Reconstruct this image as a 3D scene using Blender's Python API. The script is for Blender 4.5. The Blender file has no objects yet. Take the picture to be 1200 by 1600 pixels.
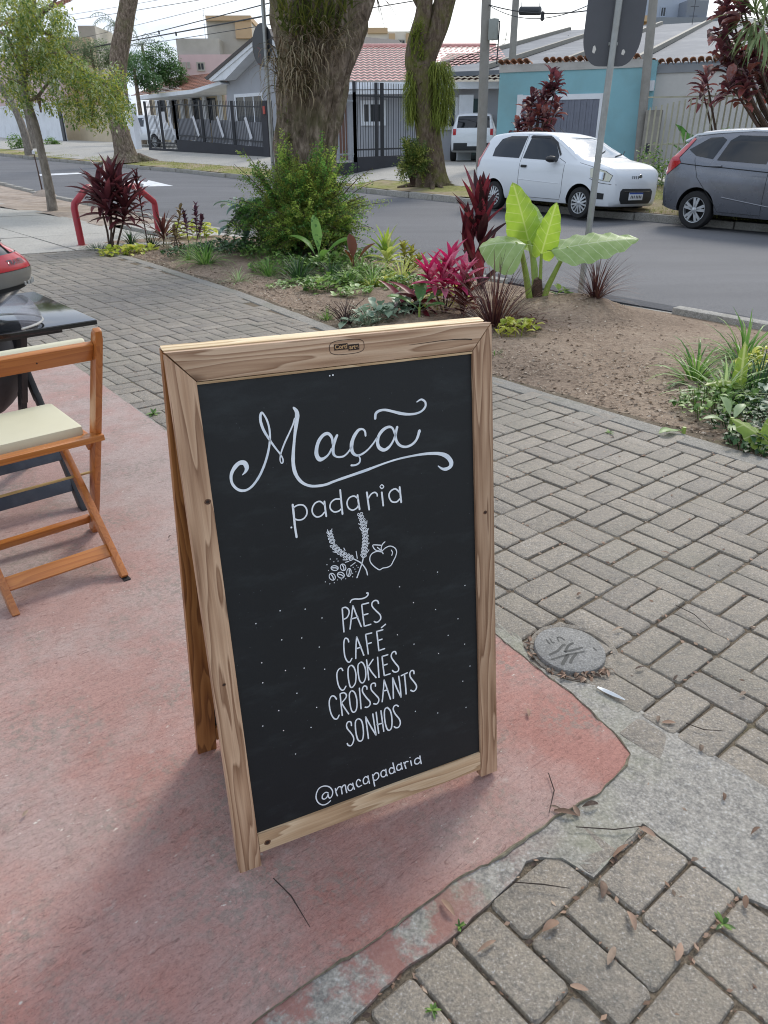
import bpy, bmesh, math, random
import numpy as np
from mathutils import Vector, Matrix, noise
rnd = random.Random(11)
sc = bpy.context.scene
C = sc.collection
R = math.radians

# ---------------------------------------------------------------- camera
FPX, CAM_H = 1150.0, 1.289                      # focal length in px of a 1200x1600 frame, eye height
PITCH, ROLL = R(27.396), R(-0.412)
_fw = Vector((0, math.cos(PITCH), -math.sin(PITCH)))
_up0 = Vector((0, math.sin(PITCH), math.cos(PITCH)))
_rt = Vector((1, 0, 0)) * math.cos(ROLL) + _up0 * math.sin(ROLL)
_up = -Vector((1, 0, 0)) * math.sin(ROLL) + _up0 * math.cos(ROLL)
EYE = Vector((0, 0, CAM_H))
cam_d = bpy.data.cameras.new('camera')
cam = bpy.data.objects.new('camera', cam_d); C.objects.link(cam)
cam.matrix_world = Matrix.Translation(EYE) @ Matrix((_rt, _up, -_fw)).transposed().to_4x4()
cam_d.sensor_fit = 'VERTICAL'; cam_d.sensor_height = 36.0
cam_d.lens = 36.0 * FPX / 1600.0
cam_d.clip_start = 0.05; cam_d.clip_end = 2000
cam_d.dof.use_dof = False
sc.camera = cam
sc.cycles.filter_width = 1.1

# ---------------------------------------------------------------- sky, sun, exposure
SUN_DIR = Vector((0.427, 0.904, 0.80)).normalized()          # towards the sun: ahead of the camera, a little right
SUN_EL = math.asin(SUN_DIR.z)
w = bpy.data.worlds.new('World'); sc.world = w; w.use_nodes = True
nt_ = w.node_tree; nt_.nodes.clear()
def wn(t, **kw):
    n = nt_.nodes.new(t)
    for k, v in kw.items(): setattr(n, k, v)
    return n
wo = wn('ShaderNodeOutputWorld'); bg = wn('ShaderNodeBackground')
sky = wn('ShaderNodeTexSky', sky_type='NISHITA'); sky.sun_disc = False
sky.sun_elevation = SUN_EL; sky.sun_rotation = math.atan2(SUN_DIR.x, SUN_DIR.y)
sky.air_density = 1.0; sky.dust_density = 2.0
tcw = wn('ShaderNodeTexCoord'); mp = wn('ShaderNodeMapping'); mp.inputs['Scale'].default_value = (1, 1, 3.2)
nz = wn('ShaderNodeTexNoise'); nz.inputs['Scale'].default_value = 2.6; nz.inputs['Detail'].default_value = 7; nz.inputs['Roughness'].default_value = 0.58
cr = wn('ShaderNodeValToRGB'); cr.color_ramp.elements[0].position = 0.40; cr.color_ramp.elements[1].position = 0.60
cr.color_ramp.elements[0].color = (.55, .55, .55, 1); cr.color_ramp.elements[1].color = (1, 1, 1, 1)
mixc = wn('ShaderNodeMix', data_type='RGBA')
nz2 = wn('ShaderNodeTexNoise'); nz2.inputs['Scale'].default_value = 1.7; nz2.inputs['Detail'].default_value = 6; nz2.inputs['Roughness'].default_value = .6
cloud = wn('ShaderNodeValToRGB'); cloud.color_ramp.elements[0].position = .47; cloud.color_ramp.elements[0].color = (3.2, 3.8, 4.8, 1); cloud.color_ramp.elements[1].position = .66; cloud.color_ramp.elements[1].color = (6.5, 6.5, 6.5, 1)
L = nt_.links.new
L(tcw.outputs['Generated'], mp.inputs['Vector']); L(mp.outputs[0], nz.inputs['Vector']); L(nz.outputs['Fac'], cr.inputs[0])
L(mp.outputs[0], nz2.inputs['Vector']); L(nz2.outputs['Fac'], cloud.inputs[0])
L(cr.outputs[0], mixc.inputs['Factor']); L(sky.outputs[0], mixc.inputs['A']); L(cloud.outputs[0], mixc.inputs['B'])
L(mixc.outputs['Result'], bg.inputs['Color']); L(bg.outputs[0], wo.inputs[0])
bg.inputs['Strength'].default_value = 0.10
sd = bpy.data.lights.new('sun', 'SUN'); sd.energy = 0.95; sd.angle = R(16.0); sd.color = (1.0, .95, .87)
so = bpy.data.objects.new('sun', sd); C.objects.link(so)
so.rotation_mode = 'QUATERNION'; so.rotation_quaternion = SUN_DIR.to_track_quat('Z', 'Y')
so.location = (10, 20, 30)
vs = sc.view_settings
vs.view_transform = 'Standard'; vs.look = 'None'; vs.gamma = 1.0; vs.use_curve_mapping = False
vs.exposure = 1.2

# ---------------------------------------------------------------- street frame
# n runs across the street (away from the shop front), t along it; the pavement falls 3% towards the kerb
YAW = R(50.08); SL = 0.0297
NV = Vector((math.sin(YAW), math.cos(YAW), 0)); TV = Vector((-math.cos(YAW), math.sin(YAW), 0))
e1 = Vector((NV.x, NV.y, -SL)).normalized(); e2 = TV.copy(); e3 = e1.cross(e2)
M_SW = Matrix((e1, e2, e3)).transposed().to_4x4()            # pavement frame: x across, y along, z up
M_ST = Matrix((NV, TV, Vector((0, 0, 1)))).transposed().to_4x4()   # level street frame
ANG_N = math.atan2(NV.y, NV.x)
def st(n, t, z=0.0): return NV * n + TV * t + Vector((0, 0, z))
def sw(n, t, h=0.0): return NV * n + TV * t + Vector((0, 0, -SL * n + h))
def sdir(px, py): return _fw + _rt * ((px - 600) / FPX) - _up * ((py - 800) / FPX)
def on_sw(px, py, h=0.0):                                     # where a line of sight meets the pavement
    d = sdir(px, py); k = (h - CAM_H) / (d.z + SL * d.dot(NV)); return EYE + d * k
def on_z(px, py, z):
    d = sdir(px, py); return EYE + d * ((z - CAM_H) / d.z)
def on_n(px, py, n0):                                         # ... a vertical plane across the street; gives (t, z)
    d = sdir(px, py); p = EYE + d * (n0 / d.dot(NV)); return p.dot(TV), p.z
def on_d(px, py, dist):
    return EYE + sdir(px, py) * dist
def proj(p):
    d = p - EYE; z = d.dot(_fw); return (600 + FPX * d.dot(_rt) / z, 800 - FPX * d.dot(_up) / z, z)

# ---------------------------------------------------------------- object helpers
def hexc(h):
    h = h.lstrip('#'); v = [int(h[i:i+2], 16) / 255 for i in (0, 2, 4)]
    return tuple(c / 12.92 if c <= .04045 else ((c + .055) / 1.055) ** 2.4 for c in v) + (1.0,)
def tag(o, label=None, cat=None, group=None, kind=None):
    if label: o['label'] = label
    if cat: o['category'] = cat
    if group: o['group'] = group
    if kind: o['kind'] = kind
    return o
def thing(name, label, cat, loc=(0, 0, 0), rz=0.0, group=None, mat=None):
    o = bpy.data.objects.new(name, None); C.objects.link(o)
    o.empty_display_size = .1
    if mat is not None: o.matrix_world = mat
    else: o.location = loc; o.rotation_euler = (0, 0, rz)
    return tag(o, label, cat, group)
def link(name, me, parent=None, mat=None, kind=None):
    o = bpy.data.objects.new(name, me); C.objects.link(o)
    if parent: o.parent = parent
    if mat and not me.materials: me.materials.append(mat)
    if kind: o['kind'] = kind
    return o
def smooth(me, ang=35):
    me.polygons.foreach_set('use_smooth', [True] * len(me.polygons))
    try: me.set_sharp_from_angle(angle=R(ang))
    except Exception: pass
class MB:
    """collects vertices and faces, then builds ONE mesh object"""
    def __init__(s): s.v = []; s.f = []; s.mi = []
    def add(s, vs, fs, mi=0):
        b = len(s.v); s.v.extend([tuple(p) for p in vs])
        s.f.extend([tuple(i + b for i in f) for f in fs]); s.mi.extend([mi] * len(fs)); return b
    def box(s, c, size, M=None, mi=0, taper=1.0):
        x, y, z = [k / 2 for k in size]; cx, cy, cz = c
        vs = [Vector((cx + a * x * (taper if dz > 0 else 1), cy + b * y * (taper if dz > 0 else 1), cz + dz * z)) for dz in (-1, 1) for a, b in ((-1, -1), (1, -1), (1, 1), (-1, 1))]
        if M is not None: vs = [M @ p for p in vs]
        s.add(vs, [(3, 2, 1, 0), (4, 5, 6, 7), (0, 1, 5, 4), (1, 2, 6, 5), (2, 3, 7, 6), (3, 0, 4, 7)], mi)
    def beam(s, a, b, w, h, up=(0, 0, 1), mi=0):               # bar from a to b with a w x h section
        a, b = Vector(a), Vector(b); d = (b - a); ln = d.length; d.normalize()
        sx = d.cross(Vector(up)); 
        if sx.length < 1e-4: sx = d.cross(Vector((1, 0, 0)))
        sx.normalize(); uy = sx.cross(d)
        M = Matrix((sx, d, uy)).transposed().to_4x4(); M.translation = (a + b) / 2
        s.box((0, 0, 0), (w, ln, h), M, mi)
    def tube(s, pts, rad, sides=8, cap=True, mi=0, jit=None):
        pts = [Vector(p) for p in pts]; n = len(pts)
        if not hasattr(rad, '__len__'): rad = [rad] * n
        prev = None; rings = []
        for i, p in enumerate(pts):
            d = (pts[min(i + 1, n - 1)] - pts[max(i - 1, 0)]).normalized()
            if prev is None:
                x = d.cross(Vector((0, 0, 1)))
                if x.length < .05: x = d.cross(Vector((1, 0, 0)))
            else: x = prev - d * prev.dot(d)
            x.normalize(); y = d.cross(x); prev = x
            ring = []
            for k in range(sides):
                a = 2 * math.pi * k / sides; rr = rad[i] * (jit(i, k) if jit else 1)
                ring.append(p + (x * math.cos(a) + y * math.sin(a)) * rr)
            rings.append(ring)
        vs = [q for r_ in rings for q in r_]
        fs = [(i * sides + k, i * sides + (k + 1) % sides, (i + 1) * sides + (k + 1) % sides, (i + 1) * sides + k) for i in range(n - 1) for k in range(sides)]
        if cap: fs += [tuple(range(sides))[::-1], tuple((n - 1) * sides + k for k in range(sides))]
        s.add(vs, fs, mi)
    def prism(s, poly, z0, z1, M=None, mi=0):                   # polygon (x,y), extruded
        n = len(poly); vs = [Vector((x, y, z0)) for x, y in poly] + [Vector((x, y, z1)) for x, y in poly]
        if M is not None: vs = [M @ p for p in vs]
        s.add(vs, [tuple(range(n))[::-1], tuple(range(n, 2 * n))] + [(i, (i + 1) % n, n + (i + 1) % n, n + i) for i in range(n)], mi)
    def lathe(s, prof, M=None, seg=24, mi=0, closed=False):     # (r,z) profile about z
        m = len(prof); vs = []
        for k in range(seg):
            a = 2 * math.pi * k / seg
            vs += [Vector((r * math.cos(a), r * math.sin(a), z)) for r, z in prof]
        if M is not None: vs = [M @ p for p in vs]
        fs = []
        for k in range(seg):
            k2 = (k + 1) % seg
            for i in range(m if closed else m - 1):
                j = (i + 1) % m; fs.append((k * m + i, k2 * m + i, k2 * m + j, k * m + j))
        s.add(vs, fs, mi)
    def blade(s, base, az, el, ln, wd, droop, segs=5, fold=.22, prof='lance', mi=0, twist=0.0, wave=0.0):
        p = Vector(base); side = Vector((-math.sin(az), math.cos(az), 0)); vs = []
        ph = rnd.random() * 6
        for i in range(segs + 1):
            u = i / segs; e = el - droop * u ** 1.3; a = az + twist * u
            d = Vector((math.cos(a) * math.cos(e), math.sin(a) * math.cos(e), math.sin(e)))
            side = Vector((-math.sin(a), math.cos(a), 0)); up = side.cross(d) * -1
            if prof == 'lance': wv = math.sin(math.pi * min(1, .08 + .92 * u) ** .8) ** .8
            elif prof == 'grass': wv = (1 - u) ** .6 * .9 + .06
            elif prof == 'paddle': wv = .12 if u < .3 else math.sin(math.pi * (u - .3) / .7) ** .6
            else: wv = math.sin(math.pi * u) ** .6
            hw = max(wd * .5 * wv, .0008)
            off = up * (hw * fold * 2) + Vector((0, 0, wave * math.sin(ph + u * 9)))
            vs += [p - side * hw + off, p.copy(), p + side * hw + off]
            p = p + d * (ln / segs)
        fs = []
        for i in range(segs):
            b = 3 * i; fs += [(b, b + 1, b + 4, b + 3), (b + 1, b + 2, b + 5, b + 4)]
        s.add(vs, fs, mi)
    def mesh(s, name, mats=None, sm=False, ang=35):
        me = bpy.data.meshes.new(name); me.from_pydata(s.v, [], s.f); me.update()
        for m in (mats if isinstance(mats, (list, tuple)) else [mats] if mats else []): me.materials.append(m)
        if len(me.materials) > 1: me.polygons.foreach_set('material_index', s.mi)
        if sm: smooth(me, ang)
        return me
    def build(s, name, mats=None, parent=None, sm=False, ang=35, kind=None, bevel=0.0):
        me = s.mesh(name, mats, sm, ang)
        o = link(name, me, parent, kind=kind)
        if bevel:
            bm = bmesh.new(); bm.from_mesh(me)
            bmesh.ops.bevel(bm, geom=[e for e in bm.edges if e.is_manifold and e.calc_face_angle(0) > .5], offset=bevel, segments=2, affect='EDGES', profile=.6, clamp_overlap=True)
            bm.to_mesh(me); bm.free(); smooth(me, 40)
        return o
def copy_of(src, name, parent=None, loc=None, rot=None, M=None):
    o = src.copy(); C.objects.link(o); o.name = name
    o.parent = parent
    if M is not None: o.matrix_local = M
    else:
        if loc is not None: o.location = loc
        if rot is not None: o.rotation_euler = rot
    return o

# ---------------------------------------------------------------- materials
def newmat(name):
    m = bpy.data.materials.new(name); m.use_nodes = True
    t = m.node_tree; b = t.nodes['Principled BSDF']; return m, t, b
def nd(t, typ, **kw):
    n = t.nodes.new(typ)
    for k, v in kw.items():
        if k in n.inputs: n.inputs[k].default_value = v
        else: setattr(n, k, v)
    return n
def ramp(t, fac, stops):
    r = nd(t, 'ShaderNodeValToRGB'); e = r.color_ramp.elements
    while len(e) < len(stops): e.new(.5)
    for i, (p, c) in enumerate(stops):
        e[i].position = p; e[i].color = c if len(c) == 4 else (*c, 1)
    t.links.new(fac, r.inputs[0]); return r.outputs[0]
def gray(v): return (v, v, v, 1)
def mixcol(t, fac, a, b, mode='MIX'):
    m = nd(t, 'ShaderNodeMix', data_type='RGBA', blend_type=mode)
    for s_, v in (('Factor', fac), ('A', a), ('B', b)):
        sock = [i for i in m.inputs if i.name == s_ and (i.type == 'RGBA' if s_ != 'Factor' else i.type == 'VALUE')][0]
        if hasattr(v, 'node'): t.links.new(v, sock)
        else: sock.default_value = v
    return [o for o in m.outputs if o.type == 'RGBA'][0]
def coord(t, space='obj'):
    if space == 'pos': return nd(t, 'ShaderNodeNewGeometry').outputs['Position']
    return nd(t, 'ShaderNodeTexCoord').outputs['Object']
def tnoise(t, vec, scale, detail=5, rough=.55, out='Fac', dist=0.0):
    n = nd(t, 'ShaderNodeTexNoise', Scale=scale, Detail=detail, Roughness=rough, Distortion=dist); t.links.new(vec, n.inputs['Vector']); return n.outputs[out]
def tvor(t, vec, scale, feature='F1', out='Distance', rand=1.0):
    n = nd(t, 'ShaderNodeTexVoronoi', feature=feature, Scale=scale, Randomness=rand); t.links.new(vec, n.inputs['Vector']); return n.outputs[out]
def mapped(t, vec, scale=(1, 1, 1), rot=(0, 0, 0), loc=(0, 0, 0)):
    m = nd(t, 'ShaderNodeMapping'); m.inputs['Scale'].default_value = scale; m.inputs['Rotation'].default_value = rot; m.inputs['Location'].default_value = loc
    t.links.new(vec, m.inputs['Vector']); return m.outputs[0]
def bump(t, b, h, strength=.3, dist=.01):
    n = nd(t, 'ShaderNodeBump', Strength=strength, Distance=dist)
    prev = b.inputs['Normal'].links[0].from_socket if b.inputs['Normal'].links else None
    if prev: t.links.new(prev, n.inputs['Normal'])
    t.links.new(h, n.inputs['Height']); t.links.new(n.outputs[0], b.inputs['Normal'])
def math_(t, op, a, b=None, clamp=False):
    m = nd(t, 'ShaderNodeMath', operation=op, use_clamp=clamp)
    for i, v in enumerate((a, b)):
        if v is None: continue
        if hasattr(v, 'node'): t.links.new(v, m.inputs[i])
        else: m.inputs[i].default_value = v
    return m.outputs[0]
def simple(name, col, rough=.6, var=.18, scale=6.0, bmp=.15, bscale=40, bdist=.004, metal=0.0, spec=.5, coat=0.0, space='obj', island=0.0, dirt=None):
    """plain material: colour with soft mottling, fine relief, optional dirt and per-piece variation"""
    m, t, b = newmat(name); v = coord(t, space); c = hexc(col) if isinstance(col, str) else (*col[:3], 1)
    lo = tuple(x * (1 - var) for x in c[:3]) + (1,); hi = tuple(min(1, x * (1 + var)) for x in c[:3]) + (1,)
    colr = ramp(t, tnoise(t, v, scale, 6, .6), [(.3, lo), (.7, hi)])
    if island:
        g = nd(t, 'ShaderNodeNewGeometry').outputs['Random Per Island']
        oi = nd(t, 'ShaderNodeObjectInfo').outputs['Random']
        s_ = math_(t, 'FRACT', math_(t, 'ADD', g, oi))
        colr = mixcol(t, 1.0, colr, ramp(t, s_, [(0, gray(1 - island)), (1, gray(1 + island))]), 'MULTIPLY')
    if dirt:
        d = ramp(t, tnoise(t, v, scale * .6, 8, .65), [(.48, gray(0)), (.68, gray(1))])
        colr = mixcol(t, math_(t, 'MULTIPLY', d, dirt[1]), colr, hexc(dirt[0]))
    t.links.new(colr, b.inputs['Base Color'])
    b.inputs['Roughness'].default_value = rough; b.inputs['Metallic'].default_value = metal
    b.inputs['Specular IOR Level'].default_value = spec
    if coat: b.inputs['Coat Weight'].default_value = coat; b.inputs['Coat Roughness'].default_value = .06
    if bmp: bump(t, b, tnoise(t, v, bscale, 4, .6), bmp, bdist)
    return m
def leafmat(name, cols, trans=.35, rough=.45, space='obj', nscale=18, spec=.4, vein=0.0):
    """leaf: colours spread over the separate blades, some light passing through"""
    m, t, b = newmat(name); v = coord(t, space)
    g = nd(t, 'ShaderNodeNewGeometry').outputs['Random Per Island']; oi = nd(t, 'ShaderNodeObjectInfo').outputs['Random']
    r_ = math_(t, 'FRACT', math_(t, 'ADD', math_(t, 'ADD', g, oi), math_(t, 'MULTIPLY', tnoise(t, v, nscale, 4), .6)))
    k = len(cols); col = ramp(t, r_, [(i / max(1, k - 1), hexc(c)) for i, c in enumerate(cols)])
    t.links.new(col, b.inputs['Base Color']); b.inputs['Roughness'].default_value = rough; b.inputs['Specular IOR Level'].default_value = spec
    tr = nd(t, 'ShaderNodeBsdfTranslucent'); t.links.new(col, tr.inputs['Color'])
    mx = nd(t, 'ShaderNodeMixShader'); mx.inputs[0].default_value = trans
    t.links.new(b.outputs[0], mx.inputs[1]); t.links.new(tr.outputs[0], mx.inputs[2])
    t.links.new(mx.outputs[0], t.nodes['Material Output'].inputs[0])
    return m
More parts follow.
